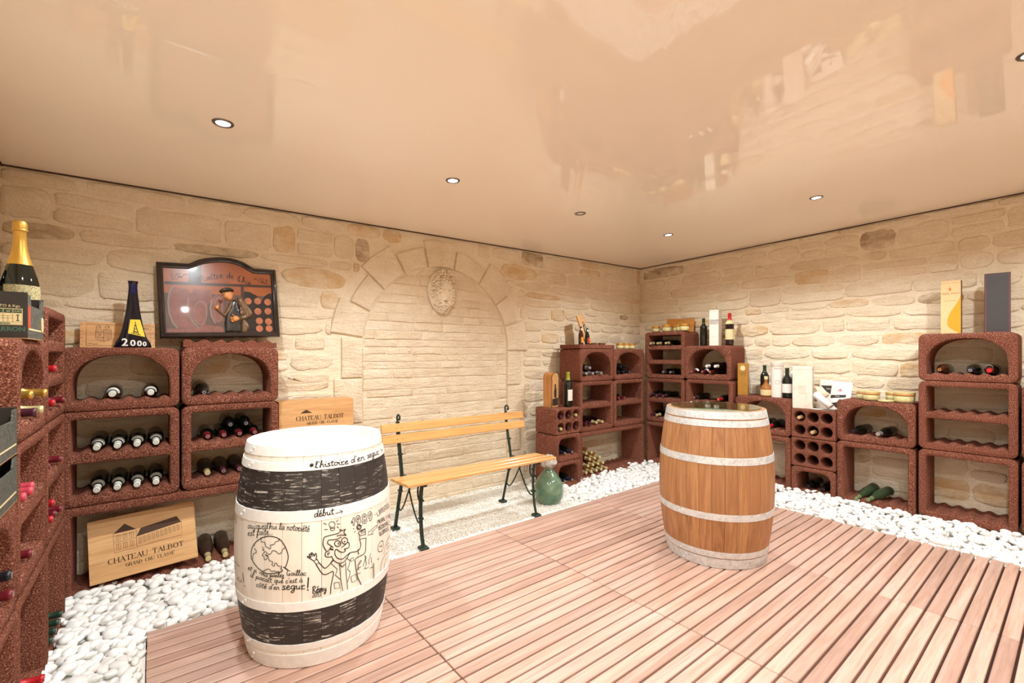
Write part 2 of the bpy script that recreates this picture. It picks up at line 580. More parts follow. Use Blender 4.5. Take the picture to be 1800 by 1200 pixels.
def wall_panel(name, length, ztop0, ztop1, loc, rotz):
    n = 12
    v, f = [], []
    t = 0.12
    for i in range(n + 1):
        s = length * i / n
        zt = ztop0 + (ztop1 - ztop0) * i / n + 0.02
        v += [(s, 0, -0.12), (s, 0, zt), (s, t, zt), (s, t, -0.12)]
    for i in range(n):
        a, b = 4 * i, 4 * i + 4
        f += [(a, b, b + 1, a + 1), (a + 1, b + 1, b + 2, a + 2), (a + 2, b + 2, b + 3, a + 3), (a + 3, b + 3, b, a)]
    f += [(0, 1, 2, 3), tuple(4 * n + k for k in (3, 2, 1, 0))]
    o = obj(name, (v, f), M_MORTAR, None, False, loc, (0, 0, rotz))
    o['kind'] = 'structure'
    return o

# back wall (with the blind arch)
wall_back = wall_panel('wall_back', WR - WL, ceil_z(WL, WB), ceil_z(WR, WB), (WL, WB, 0), 0)
ACX, ACZ, AR = 2.164 - WL, 1.40, 0.775
def arch_skip(za, zb):
    """interval (in wall s) taken by the arch surround and its panel between two heights"""
    zm = (za + zb) / 2
    ro = AR + 0.235
    if zm <= ACZ: return (ACX - AR - 0.225, ACX + AR + 0.225)
    if za < ACZ + ro - 0.02:
        h = math.sqrt(max(0.0, ro * ro - (max(za, ACZ) - ACZ) ** 2))
        return (ACX - h, ACX + h)
    return None
n_back = lay_stones(wall_back, 0.0, WR - WL, -0.06, lambda s: ceil_z(WL + s, WB) - 0.004, arch_skip, 11)

# arch: voussoirs, jamb blocks and the coursed infill
def ring_block(a0, a1, r0, r1, n=6):
    pts = []
    for i in range(n + 1):
        a = R(a0 + (a1 - a0) * i / n); pts.append((r1 * math.cos(a), r1 * math.sin(a)))
    for i in range(n + 1):
        a = R(a1 + (a0 - a1) * i / n); pts.append((r0 * math.cos(a), r0 * math.sin(a)))
    return pts
def dense(loop, step=0.05):
    out = []
    for i in range(len(loop)):
        a, b = loop[i], loop[(i + 1) % len(loop)]
        L = math.hypot(b[0] - a[0], b[1] - a[1]); m = max(1, int(L / step))
        for k in range(m): out.append((a[0] + (b[0] - a[0]) * k / m, a[1] + (b[1] - a[1]) * k / m))
    return out
def ccw(l):
    a = sum(l[i][0] * l[(i + 1) % len(l)][1] - l[(i + 1) % len(l)][0] * l[i][1] for i in range(len(l)))
    return l if a > 0 else l[::-1]
def inset_c(loop, g):
    cx = sum(p[0] for p in loop) / len(loop); cz = sum(p[1] for p in loop) / len(loop)
    out = []
    for x, z in loop:
        L = math.hypot(x - cx, z - cz) + 1e-6
        out.append((cx + (x - cx) * (1 - g / L), cz + (z - cz) * (1 - g / L)))
    return out
def wall_block(name, loop, proud, mat, seed, parent, dome=0.08, rough=0.0014, step=0.04):
    loop = dense(ccw(loop), step)
    cx = sum(p[0] for p in loop) / len(loop); cz = sum(p[1] for p in loop) / len(loop)
    vf = rough_block([(x - cx, z - cz) for x, z in loop], proud, 0.012, seed, dome, rough)
    return place(name, auto_smooth(new_mesh(name, vf, mat), 40), parent, (cx, 0, cz))
VB = [173, 156, 138.7, 119.8, 101.7, 81, 58.3, 36.8, 18.7, -0.5]
for i in range(9):
    ro = AR + (0.27 if i % 2 == 0 else 0.185)
    if i == 4: ro = AR + 0.25
    lp = ring_block(VB[i + 1] + 0.4, VB[i] - 0.4, AR, ro)
    wall_block('voussoir', [(ACX + x, ACZ + z) for x, z in lp], 0.025, M_BRICK, 100 + i, wall_back)
zl = ACZ + AR * math.sin(R(173)) - 0.004
for k, zb in enumerate((1.155, 0.78, 0.43, 0.10, -0.08)):
    w = 0.175 if k % 2 == 0 else 0.235
    x1 = ACX - AR + 0.004
    wall_block('jamb_block', [(x1 - w, zb + 0.004), (x1, zb + 0.004), (x1, zl), (x1 - w, zl)], 0.025, M_BRICK, 130 + k, wall_back)
    zl = zb - 0.003
zl = ACZ - 0.012
for k, zb in enumerate((1.03, 0.70, 0.33, -0.08)):
    w = 0.175 if k % 2 == 0 else 0.235
    x0 = ACX + AR - 0.004
    wall_block('jamb_block', [(x0, zb + 0.004), (x0 + w, zb + 0.004), (x0 + w, zl), (x0, zl)], 0.025, M_BRICK, 150 + k, wall_back)
    zl = zb - 0.003
rb = random.Random(5)
z = -0.06
ci = 0
while z < ACZ + AR - 0.03:
    h = rb.uniform(0.062, 0.10)
    zt = z + h
    def half(zz):
        if zz <= ACZ: return AR - 0.006
        return math.sqrt(max(0.0, (AR - 0.006) ** 2 - (zz - ACZ) ** 2))
    hb, ht = half(z), half(zt)
    if ht < 0.08: break
    x = -hb - rb.uniform(0, 0.3)
    while x < hb:
        w = rb.choice((0.22, 0.3, 0.4, 0.5, 0.62)) * rb.uniform(0.85, 1.15)
        a, b = max(x, -hb), min(x + w, hb)
        x += w
        if b - a < 0.05: continue
        at, bt = max(a, -ht), min(b, ht)
        if bt - at < 0.02: continue
        wv = rb.uniform(-0.004, 0.004)
        g = 0.003
        lp = [(a + g, z + g + wv), ((a + b) / 2, z + g + rb.uniform(-.003, .003)), (b - g, z + g - wv), (bt - g, zt - g), ((at + bt) / 2, zt - g + rb.uniform(-.004, .002)), (at + g, zt - g + wv)]
        wall_block('infill_stone', [(ACX + p, q) for p, q in lp], rb.uniform(0.003, 0.011), M_BRICK, ci, wall_back, 0.15, 0.0026, 0.045)
        ci += 1
    z = zt

# right wall: local s runs from the corner (y = WB) towards the viewer
wall_right = wall_panel('wall_right', WB - WF, ceil_z(WR, WB), ceil_z(WR, WF), (WR, WB, 0), R(-90))
n_right = lay_stones(wall_right, 0.0, WB - WF - 0.6, -0.06, lambda s: ceil_z(WR, WB - s) - 0.004, None, 23, 0.142, 0.36)
# left wall: local s runs from the near end to the back corner
wall_left = wall_panel('wall_left', WB - WF, ceil_z(WL, WF), ceil_z(WL, WB), (WL, WF, 0), R(90))
n_left = lay_stones(wall_left, 2.2, WB - WF, 1.0, lambda s: ceil_z(WL, WF + s) - 0.004, None, 31, 0.15, 0.40)
# wall behind the viewer
wall_front = wall_panel('wall_front', WR - WL, ceil_z(WR, WF), ceil_z(WL, WF), (WR, WF, 0), R(180))

# ceiling
v, f = [], []
for (x, y) in ((WL - .1, WF - .1), (WR + .1, WF - .1), (WR + .1, WB + .1), (WL - .1, WB + .1)):
    v.append((x, y, ceil_z(x, y)))
for (x, y) in ((WL - .1, WF - .1), (WR + .1, WF - .1), (WR + .1, WB + .1), (WL - .1, WB + .1)):
    v.append((x, y, ceil_z(x, y) + 0.06))
ceiling = obj('ceiling', (v, [(0, 3, 2, 1), (4, 5, 6, 7), (0, 1, 5, 4), (1, 2, 6, 5), (2, 3, 7, 6), (3, 0, 4, 7)]), M_CEIL)
ceiling['kind'] = 'structure'
def shadow_strip(name, a, b):
    a, b = Vector((*a, ceil_z(*a) - 0.001)), Vector((*b, ceil_z(*b) - 0.001))
    o = obj(name, tube([a, b], 0.0075, 6), M_GAP); o['kind'] = 'structure'  # dark strip, its brown stands in for shade in the ceiling gap
shadow_strip('shadow_strip_1', (WL, WB - 0.012), (WR, WB - 0.012))
shadow_strip('shadow_strip_2', (WR - 0.012, WB), (WR - 0.012, WF))
shadow_strip('shadow_strip_3', (WL + 0.012, WB), (WL + 0.012, WF))

# recessed spots, each with its own lamp
SPOTS = [(0.269, 2.573, 1, 'nickel ceiling spot above the white painted barrel'),
         (1.537, 2.561, 1, 'nickel ceiling spot in front of the arch head'),
         (2.747, 2.570, 0, 'unlit ceiling spot, the only dark one'),
         (3.970, 2.545, 1, 'nickel ceiling spot nearest the room corner'),
         (3.985, 1.283, 1, 'nickel ceiling spot above the oak barrel near the side wall'),
         (3.985, 0.10, 1, 'nickel ceiling spot beyond the end of the side racks'),
         (2.760, 0.135, 1, 'nickel ceiling spot cut by the edge of the picture'),
         (1.52, 0.02, 1, 'nickel ceiling spot behind the viewer'),
         (0.269, 0.02, 1, 'nickel ceiling spot behind the viewer beside the first rack'),
         (0.269, 1.283, 1, 'nickel ceiling spot over the near end of the first rack')]
ring_me = auto_smooth(new_mesh('bezel', lathe([(0.030, 0.004), (0.030, -0.003), (0.033, -0.006), (0.043, -0.005), (0.046, -0.001), (0.046, 0.004)], 32, False, False), M_CHROME), 30)
face_on = new_mesh('lamp', lathe([(0.0305, -0.001), (0.022, -0.0025), (0.004, -0.003)], 24, False, True), M_LAMP, True)
face_off = new_mesh('lamp', lathe([(0.0305, 0.002), (0.020, 0.004), (0.004, 0.004)], 24, False, True), M_LAMPOFF, True)
for i, (x, y, on, lab) in enumerate(SPOTS):
    z = ceil_z(x, y)
    t = thing('ceiling_spot', lab, 'spotlight', (x, y, z), 0, 'recessed spots in the ceiling')
    t.rotation_euler = (math.atan(-0.020), -math.atan(0.0173), 0)
    place('bezel', ring_me, t)
    place('lamp', face_on if on else face_off, t)
    if on:
        ld = bpy.data.lights.new('spot', 'SPOT')
        ld.energy = SPOT_W; ld.color = SPOT_COL
        ld.spot_size = R(153); ld.spot_blend = 0.62; ld.shadow_soft_size = 0.03
        lo = bpy.data.objects.new('spot', ld); COL.objects.link(lo)
        lo.parent = t; lo.location = (0, 0, -0.02)

# ------------------------------------------------------------------ floor: bed, decking, gravel
floor = obj('floor', box(WL - .1, WR + .1, WF - .1, WB + .1, -0.16, -0.062), plain('concrete_floor', (168, 160, 148), 0.9, var=0.1))
floor['kind'] = 'structure'
deck = thing('deck_floor', None, None)
deck['kind'] = 'structure'
deck['label'] = 'red-brown hardwood slat decking across the floor'
JX = [-0.02, 1.02, 2.08, 3.215, 4.36]
PITCH = 0.0681
DY1, DROWS = 2.842, 56
obj('bearer', box(JX[0] + 0.01, JX[-1] - 0.01, DY1 - DROWS * PITCH + 0.01, DY1 - 0.012, -0.062, -0.030), M_JOIST, deck)
for c in range(4):
    L = JX[c + 1] - JX[c] - 0.006
    me = new_mesh('slat', cbox(0, L, -PITCH + 0.0105, 0, -0.030, 0.0, 0.003), M_SLAT)
    for r_ in range(DROWS):
        place('slat', me, deck, (JX[c] + 0.003 + rng.uniform(-0.0015, 0.0015), DY1 - r_ * PITCH, rng.uniform(-0.0012, 0.0)))

# gravel bed all round the deck
bed = obj('gravel_bed', merge(box(WL, JX[0] - 0.002, WF, WB, -0.062, -0.030), box(JX[0] - 0.002, WR, DY1 + 0.003, WB, -0.062, -0.030), box(JX[-1] + 0.003, WR, WF, DY1 + 0.003, -0.062, -0.030)), M_BED)
tag(bed, 'pale gravel bed running around the wooden deck', 'gravel', kind='stuff')

def in_deck(x, y): return JX[0] - 0.02 < x < JX[-1] + 0.02 and y < DY1 + 0.02
rg = random.Random(3)
# fine gravel under the bench
octv = [(1, 0, 0), (-1, 0, 0), (0, 1, 0), (0, -1, 0), (0, 0, 1), (0, 0, -1)]
octf = [(0, 2, 4), (2, 1, 4), (1, 3, 4), (3, 0, 4), (2, 0, 5), (1, 2, 5), (3, 1, 5), (0, 3, 5)]
V, F = [], []
for k in range(26000):
    x = rg.uniform(1.0, 3.35); y = rg.uniform(DY1 + 0.004, WB - 0.005)
    s = rg.uniform(0.0035, 0.008)
    zz = -0.030 + 0.012 * math.exp(-((y - WB) / 0.18) ** 2) + rg.uniform(0, 0.012)
    a = rg.uniform(0, PI); ca, sa = math.cos(a), math.sin(a)
    e = (s * rg.uniform(0.8, 1.5), s, s * rg.uniform(0.6, 1.0))
    b = len(V)
    for p in octv:
        px, py, pz = p[0] * e[0], p[1] * e[1], p[2] * e[2]
        V.append((x + px * ca - py * sa, y + px * sa + py * ca, zz + pz))
    F.extend([(i + b, j + b, k2 + b) for i, j, k2 in octf])
gr = obj('gravel', (V, F), M_GRAVEL)
tag(gr, 'fine white gravel raked flat under the slatted bench', 'gravel', kind='stuff')

# white pebbles: six shapes, the largest in view as single objects, the rest one mass
def pebble_vf(seed):
    bm = bmesh.new()
    bmesh.ops.create_icosphere(bm, subdivisions=2, radius=1.0)
    rr = random.Random(seed)
    off = Vector((rr.uniform(0, 50), rr.uniform(0, 50), rr.uniform(0, 50)))
    for p in bm.verts:
        d = 1 + 0.28 * (noise.noise(p.co * 0.9 + off)) + 0.06 * noise.noise(p.co * 2.5 + off)
        p.co = p.co * d
    v = [tuple(p.co) for p in bm.verts]; f = [tuple(q.index for q in p.verts) for p in bm.faces]
    bm.free()
    return v, f
PEB = [pebble_vf(k) for k in range(6)]
PEB_ME = [new_mesh('pebble', q, M_PEBBLE, True) for q in PEB]
ca, sa = math.cos(R(YAW)), math.sin(R(YAW))
def to_px(x, y, z):
    u, w = ca * x - sa * y, sa * x + ca * y
    if w < 0.05: return None
    return 900 + 800 * u / w, 623.4 - 800 * (z - 1.35) / w, w
def pebble_here(x, y):
    if in_deck(x, y): return False
    if x < WL + 0.02 or x > WR - 0.02 or y > WB - 0.09 or y < WF + 0.05: return False
    if 1.15 + 0.15 * math.sin(9 * y) < x < 3.05 + 0.10 * math.sin(14 * y) + (0.16 if y < 3.0 else 0): return False
    return True
spots = []
gx, gy = 0.051, 0.045
iy = 0
y = WF + 0.05
while y < WB:
    x = WL + (gx / 2 if iy % 2 else 0)
    while x < WR:
        px, py = x + rg.uniform(-0.013, 0.013), y + rg.uniform(-0.012, 0.012)
        x += gx
        hid = (px < -0.385 and py < 3.6) or (px > 4.93) or (py > 3.51 and px < 1.0) or (py > 3.44 and px > 3.2) or (py < 0.2 and px < 0)
        if hid or not pebble_here(px, py): continue
        spots.append((px, py, 0))
        if rg.random() < 0.42: spots.append((px + 0.02, py + 0.018, 1))
    y += gy; iy += 1
peb = []
for (x, y, lay) in spots:
    if not pebble_here(x, y): continue
    a = rg.uniform(0.023, 0.041); b = a * rg.uniform(0.62, 0.85); c = b * rg.uniform(0.55, 0.85)
    m_in = min(abs(x - JX[0]) if y < DY1 else 9, abs(y - DY1) if x > 0 else 9)
    if m_in < 0.03: a *= 0.7; b *= 0.7; c *= 0.7
    lift = 0.030 if x > 4.3 and y < 2.4 else 0.0
    near_rack = 0.012 if (y > 3.36 or x > 4.8 or x < -0.29) else 0.0
    z = -0.030 + c * 0.8 + lay * 0.020 + rg.uniform(0, 0.006) + lift * max(0.0, min(1.0, (x - 4.4) / 0.4)) + near_rack
    pp = to_px(x, y, z)
    sz = -1
    if pp and -20 < pp[0] < 1820 and -20 < pp[1] < 1220: sz = a / pp[2] * (1.0 + 0.3 * lay)
    peb.append((sz, x, y, z, (a, b, c), (rg.uniform(-0.35, 0.35), rg.uniform(-0.35, 0.35), rg.uniform(0, 6.28)), rg.randrange(6)))
peb.sort(key=lambda q: -q[0])
for q in peb[:290]:
    o = place('pebble', PEB_ME[q[6]], None, (q[1], q[2], q[3]), q[5], q[4])
    side = 'the lava-stone racks at the near corner of the deck' if q[1] < 0.15 else 'the deck edge'
    tag(o, 'smooth white pebble lying in the strip beside the deck', 'pebble', 'white pebbles around the deck')
V, F = [], []
from mathutils import Euler
for q in peb[290:]:
    m = Matrix.LocRotScale(Vector((q[1], q[2], q[3])), Euler(q[5]), Vector(q[4]))
    v, f = PEB[q[6]]
    b = len(V)
    V.extend([m @ Vector(p) for p in v]); F.extend([(i + b, j + b, k + b) for i, j, k in f])
po = obj('pebbles', (V, F), M_PEBBLE, None, True)
tag(po, 'mass of smaller white pebbles filling the strips around the deck', 'pebbles', kind='stuff')
# ------------------------------------------------------------------ lava-stone bottle racks
def offset_loop(loop, d):
    """move each vertex of a CCW loop inwards by d"""
    n = len(loop); out = []
    for i in range(n):
        a, b, c = Vector(loop[i - 1]), Vector(loop[i]), Vector(loop[(i + 1) % n])
        e0 = (b - a); e1 = (c - b)
        e0 = e0.normalized() if e0.length > 1e-9 else e1.normalized()
        e1 = e1.normalized() if e1.length > 1e-9 else e0
        n0, n1 = Vector((-e0.y, e0.x)), Vector((-e1.y, e1.x))
        m = n0 + n1
        m = m.normalized() if m.length > 1e-6 else n0
        k = max(0.5, m.dot(n0))
        out.append(tuple(b + m * (d / k)))
    return out

def holed_prism(outer, holes, depth, ch=0.007):
    outer = ccw(outer); holes = [ccw(h) for h in holes]
    bm = bmesh.new()
    def ring(loop, y): return [bm.verts.new((x, y, z)) for x, z in loop]
    front_edges, back_edges = [], []
    for k, lp in enumerate([outer] + holes):
        s = 1 if k == 0 else -1
        r0 = ring(offset_loop(lp, s * ch), 0.0); r1 = ring(lp, ch); r2 = ring(lp, depth)
        n = len(lp)
        for a, b in ((r0, r1), (r1, r2)):
            for i in range(n):
                j = (i + 1) % n
                q = (a[i], b[i], b[j], a[j]) if s > 0 else (a[j], b[j], b[i], a[i])
                bm.faces.new(q)
        for i in range(n):
            front_edges.append(bm.edges.get((r0[i], r0[(i + 1) % n])))
            back_edges.append(bm.edges.get((r2[i], r2[(i + 1) % n])))
    bmesh.ops.triangle_fill(bm, use_beauty=True, use_dissolve=False, edges=front_edges, normal=(0, -1, 0))
    bmesh.ops.triangle_fill(bm, use_beauty=True, use_dissolve=False, edges=back_edges, normal=(0, 1, 0))
    bmesh.ops.recalc_face_normals(bm, faces=bm.faces)
    bm.verts.index_update()
    v = [tuple(p.co) for p in bm.verts]; f = [tuple(q.index for q in p.verts) for p in bm.faces]
    bm.free()
    return v, f

def rrect(x0, x1, z0, z1, r, seg=5):
    out = []
    for (cx, cz, a0) in ((x1 - r, z1 - r, 0), (x0 + r, z1 - r, 90), (x0 + r, z0 + r, 180), (x1 - r, z0 + r, 270)):
        for i in range(seg + 1):
            a = R(a0 + 90 * i / seg); out.append((cx + r * math.cos(a), cz + r * math.sin(a)))
    return out

TR0, TRP = 0.067, 0.0885      # first trough and trough pitch
def wave(x0, x1, zb, amp=0.0095, n=None):
    n = n or max(24, int((x1 - x0) / 0.0125))
    return [(x0 + (x1 - x0) * i / n, zb + amp * (1 - math.cos(2 * PI * (x0 + (x1 - x0) * i / n - TR0) / TRP))) for i in range(n + 1)]

def opening(x0, x1, zb, zt, kind='rect', r=0.012, amp=0.0095):
    lo = wave(x0, x1, zb, amp)
    if kind == 'rect':
        top = [(x1, zt - r)] + [(x1 - r + r * math.cos(R(a)), zt - r + r * math.sin(R(a))) for a in (30, 60, 90)]
        top += [(x0 + r - r * math.sin(R(a)), zt - r + r * math.cos(R(a))) for a in (0, 30, 60, 90)]
        return lo + top
    if kind == 'arch':
        zs = zb + (zt - zb) * 0.30
        cx, a, b = (x0 + x1) / 2, (x1 - x0) / 2, zt - zs
        p = 2.35
        out = []
        for i in range(0, 25):
            t = PI * i / 24
            c, s = math.cos(t), math.sin(t)
            out.append((cx + a * math.copysign(abs(c) ** (2 / p), c), zs + b * abs(s) ** (2 / p)))
        return lo + out
    if kind == 'mini':
        c = 0.055
        return lo + [(x1, zt - c), (x1 - c * .35, zt - c * .3), (x1 - c, zt), (x0 + c, zt), (x0 + c * .35, zt - c * .3), (x0, zt - c)]

_rack_cache = {}
def rack_mesh(kind, w, h, d):
    key = (kind, round(w, 3), round(h, 3), round(d, 3))
    if key in _rack_cache: return _rack_cache[key]
    t = 0.048
    outer = rrect(0, w, 0, h, 0.042 if kind != 'six' else 0.016)
    if kind == 'arch': holes = [opening(t, w - t, 0.048, h - 0.042, 'arch')]
    elif kind in ('box', 'wide'): holes = [opening(t, w - t, 0.052, h - 0.050, 'rect', 0.016)]
    elif kind == 'double':
        m = h / 2
        holes = [opening(t, w - t, 0.046, m - 0.026, 'rect'), opening(t, w - t, m + 0.022, h - 0.044, 'rect')]
    elif kind == 'triple':
        q = (h - 0.04) / 3
        holes = [opening(t, w - t, 0.040 + q * k, q * (k + 1) - 0.004, 'rect', 0.008, 0.006) for k in range(3)]
    elif kind == 'mini': holes = [opening(0.045, w - 0.045, 0.045, h - 0.042, 'mini')]
    elif kind == 'six':
        holes = []
        for i in range(3):
            for j in range(2):
                cx, cz, r = w * (0.5 + (i - 1) * 0.30), h * (0.5 + (j - 0.5) * 0.47), 0.0485
                holes.append([(cx + r * math.cos(2 * PI * k / 24), cz + r * math.sin(2 * PI * k / 24)) for k in range(24)])
    me = new_mesh('lava_rack', holed_prism(outer, holes, d), M_LAVA)
    auto_smooth(me, 45)
    _rack_cache[key] = me
    return me

WALLROT = {'B': 0.0, 'R': R(-90), 'L': R(90)}
class Rack:
    """a rack module; front-left-bottom corner at `o`, local x to the right, y into the wall"""
    def __init__(s, wall, front, start, zb, w, h, kind, label, d=0.30, dy=0.0, name='bottle_rack'):
        rz = WALLROT[wall]
        if wall == 'B': loc = (start, front + dy, zb)
        elif wall == 'R': loc = (front + dy, start, zb)
        else: loc = (front - dy, start, zb)
        s.rz, s.loc, s.w, s.h, s.kind, s.d = rz, Vector(loc), w, h, kind, d
        s.ob = place(name, rack_mesh(kind, w, h, d), None, loc, (0, 0, rz))
        tag(s.ob, label, 'bottle rack', 'lava-stone bottle racks')
        s.m = Matrix.Translation(s.loc) @ Matrix.Rotation(rz, 4, 'Z')
    def pt(s, x, y, z): return s.m @ Vector((x, y, z))

FB, FC, FR, FL = 3.48, 3.40, 4.90, -0.355
RK = {}
RK['A3'] = Rack('B', FB, -0.40, -0.03, 1.09, 0.53, 'wide', 'long red rack on the pebbles holding a crate lid, behind the white barrel', 0.29)
RK['A2'] = Rack('B', FB, -0.40, 0.502, 0.535, 0.528, 'double', 'red two-shelf rack holding eight matching white-capped bottles', 0.29)
RK['B2'] = Rack('B', FB, 0.147, 0.502, 0.543, 0.528, 'double', 'red two-shelf rack just behind the white barrel, bottles stacked on its upper shelf', 0.29)
RK['A1'] = Rack('B', FB, -0.40, 1.032, 0.535, 0.360, 'arch', 'red arched rack carrying the blue bottle and small wooden panel', 0.29)
RK['B1'] = Rack('B', FB, 0.147, 1.032, 0.543, 0.366, 'arch', 'red arched rack beneath the framed cellar picture', 0.29)
RK['C3'] = Rack('B', FC, 3.63, -0.03, 1.15, 0.535, 'wide', 'long red floor rack with a pile of gold-capped bottles', 0.31)
RK['C2'] = Rack('B', FC, 3.63, 0.507, 0.568, 0.548, 'double', 'red two-shelf rack right of the six-hole block by the bench', 0.31)
RK['D2'] = Rack('B', FC, 4.204, 0.507, 0.575, 0.548, 'double', 'red two-shelf rack against the back wall, nearest the room corner', 0.31)
RK['C1'] = Rack('B', FC, 3.63, 1.057, 0.568, 0.362, 'arch', 'red arched rack under the slab with two beer bottles', 0.31)
RK['D1'] = Rack('B', FC, 4.204, 1.057, 0.575, 0.362, 'arch', 'red arched rack with three small jars on top in the corner', 0.31)
RK['S3'] = Rack('B', 3.30, 3.178, -0.02, 0.365, 0.283, 'mini', 'small red rack standing on the pebbles beside the green demijohn', 0.31)
RK['S2'] = Rack('B', 3.30, 3.178, 0.265, 0.365, 0.272, 'mini', 'small red rack in the middle of the stack beside the bench', 0.31)
RK['S1'] = Rack('B', 3.30, 3.178, 0.539, 0.365, 0.262, 'six', 'six-hole red block full of gold and purple capsules beside the bench', 0.31)
RK['E3'] = Rack('R', FR, 3.47, -0.02, 0.54, 0.538, 'box', 'red open floor rack in the room corner, mostly behind the oak barrel', 0.32)
RK['E2'] = Rack('R', FR, 3.47, 0.520, 0.54, 0.538, 'double', 'red two-shelf rack below the three-shelf one in the corner', 0.32)
RK['E1'] = Rack('R', FR, 3.475, 1.060, 0.545, 0.572, 'triple', 'tall red three-shelf rack topped with glass jars', 0.32)
RK['F3'] = Rack('R', FR, 2.920, -0.01, 0.555, 0.536, 'box', 'red open floor rack hidden behind the oak barrel', 0.32)
RK['F2'] = Rack('R', FR, 2.920, 0.528, 0.555, 0.538, 'double', 'red two-shelf rack just above the oak barrel top', 0.32)
RK['F1'] = Rack('R', FR, 2.932, 1.068, 0.548, 0.385, 'arch', 'red arched rack with the tall white carton standing on it', 0.32)
RK['G3'] = Rack('R', FR, 2.335, 0.00, 0.535, 0.540, 'box', 'empty red floor rack half hidden by the oak barrel', 0.32)
RK['G2'] = Rack('R', FR, 2.335, 0.542, 0.535, 0.375, 'arch', 'red arched rack with spirits and a gold carton on top', 0.32)
RK['H3'] = Rack('R', FR, 1.795, 0.00, 0.372, 0.275, 'mini', 'small red floor rack under the two six-hole blocks', 0.32)
RK['H2'] = Rack('R', FR, 1.795, 0.277, 0.372, 0.275, 'six', 'empty six-hole red block, lower of the two', 0.32)
RK['H1'] = Rack('R', FR, 1.795, 0.554, 0.372, 0.275, 'six', 'six-hole red block holding two corked bottles under the white stone box', 0.32)
RK['I3'] = Rack('R', FR, 1.415, 0.015, 0.545, 0.560, 'box', 'red floor rack holding two leaning green bottles', 0.32)
RK['I2'] = Rack('R', FR, 1.415, 0.577, 0.545, 0.368, 'arch', 'red arched rack with foil-topped glass jars on its top', 0.32)
RK['J3'] = Rack('R', FR, 0.852, 0.040, 0.545, 0.550, 'box', 'empty red floor rack under the empty two-shelf rack', 0.32)
RK['J2'] = Rack('R', FR, 0.852, 0.592, 0.545, 0.548, 'double', 'empty red two-shelf rack beneath the arched one', 0.32)
RK['J1'] = Rack('R', FR, 0.852, 1.142, 0.545, 0.376, 'arch', 'red arched rack with an orange-swirl carton and a black box on top', 0.32)
RK['K3'] = Rack('R', FR, 0.290, 0.050, 0.545, 0.545, 'box', 'red floor rack cut off by the picture edge', 0.32)
RK['K2'] = Rack('R', FR, 0.290, 0.597, 0.545, 0.540, 'double', 'red two-shelf rack cut off by the picture edge', 0.32)
RK['N3'] = Rack('L', FL, 2.792, -0.03, 0.540, 0.540, 'box', 'red floor rack holding green-capped bottles beside the pebbles', 0.305)
RK['N2'] = Rack('L', FL, 2.792, 0.512, 0.540, 0.535, 'double', 'red two-shelf rack with red capsules, next to the corner', 0.305)
RK['N1'] = Rack('L', FL, 2.792, 1.049, 0.540, 0.512, 'triple', 'tall red three-shelf rack right of the fruit crate', 0.305)
RK['O3'] = Rack('L', FL, 2.247, -0.03, 0.540, 0.540, 'box', 'red floor rack holding bright red-capped bottles, nearest the pebbles', 0.305)
RK['O2'] = Rack('L', FL, 2.247, 0.512, 0.540, 0.530, 'double', 'red two-shelf rack with pink capsules on the upper shelf', 0.305)
RK['O1'] = Rack('L', FL, 2.247, 1.044, 0.540, 0.362, 'arch', 'red arched rack with gold capsules under the fruit crate', 0.305)
RK['P3'] = Rack('L', FL, 1.700, -0.03, 0.540, 0.530, 'box', 'red floor rack nearest the viewer', 0.305)
RK['P2'] = Rack('L', FL, 1.700, 0.502, 0.540, 0.360, 'arch', 'red arched rack under the two stacked fruit trays', 0.305)

# loose wavy shelf slab under the picture, plain slab on the corner rack
lo = wave(0, 0.525, 0.030, 0.0105)
slab = [(0, 0), (0.525, 0)] + lo[::-1]
vf = extrude_poly(ccw(slab), 0.26)
o = obj('shelf_slab', vf, M_LAVA, None, False, (0.155, FB + 0.01, 1.398)); auto_smooth(o.data, 45)
tag(o, 'loose wavy red stone shelf slab under the framed picture', 'shelf slab')
o = obj('shelf_slab', cbox(0, 0.58, 0, 0.31, 0, 0.044, 0.004), M_LAVA, None, False, (3.625, FC - 0.005, 1.4195))
tag(o, 'flat red stone slab carrying two beer bottles in the corner', 'shelf slab')
# ------------------------------------------------------------------ barrels
def barrel_r(z, H, re, rb):
    return rb - (rb - re) * (2 * z / H - 1) ** 2
def stave_mesh(H, re, rb, n, mat, name='stave', nz=18):
    """one curved stave centred on local +x; thickness 2.5 cm; small joint at the sides"""
    half = PI / n - 0.0022
    v, f = [], []
    m = 3
    for i in range(nz + 1):
        z = H * i / nz
        r = barrel_r(z, H, re, rb)
        for k in range(m + 1):
            a = -half + 2 * half * k / m
            rr_ = r - (0.0012 if k in (0, m) else 0)
            v.append((rr_ * math.cos(a), rr_ * math.sin(a), z))
        for k in range(m, -1, -1):
            a = -half + 2 * half * k / m
            v.append(((r - 0.025) * math.cos(a), (r - 0.025) * math.sin(a), z))
    q = 2 * (m + 1)
    for i in range(nz):
        for k in range(q):
            k2 = (k + 1) % q
            f.append((i * q + k, i * q + k2, (i + 1) * q + k2, (i + 1) * q + k))
    f.append(tuple(range(q - 1, -1, -1))); f.append(tuple(nz * q + k for k in range(q)))
    me = new_mesh(name, (v, f), mat)
    return auto_smooth(me, 40)
def hoop_vf(z0, z1, H, re, rb, th=0.0028, n=72):
    o0, o1 = barrel_r(z0, H, re, rb), barrel_r(z1, H, re, rb)
    return lathe([(o0 - 0.001, z0), (o0 + th, z0 + 0.0006), (o0 * .5 + o1 * .5 + th * 1.15, (z0 + z1) / 2), (o1 + th, z1 - 0.0006), (o1 - 0.001, z1)], n, False, False)
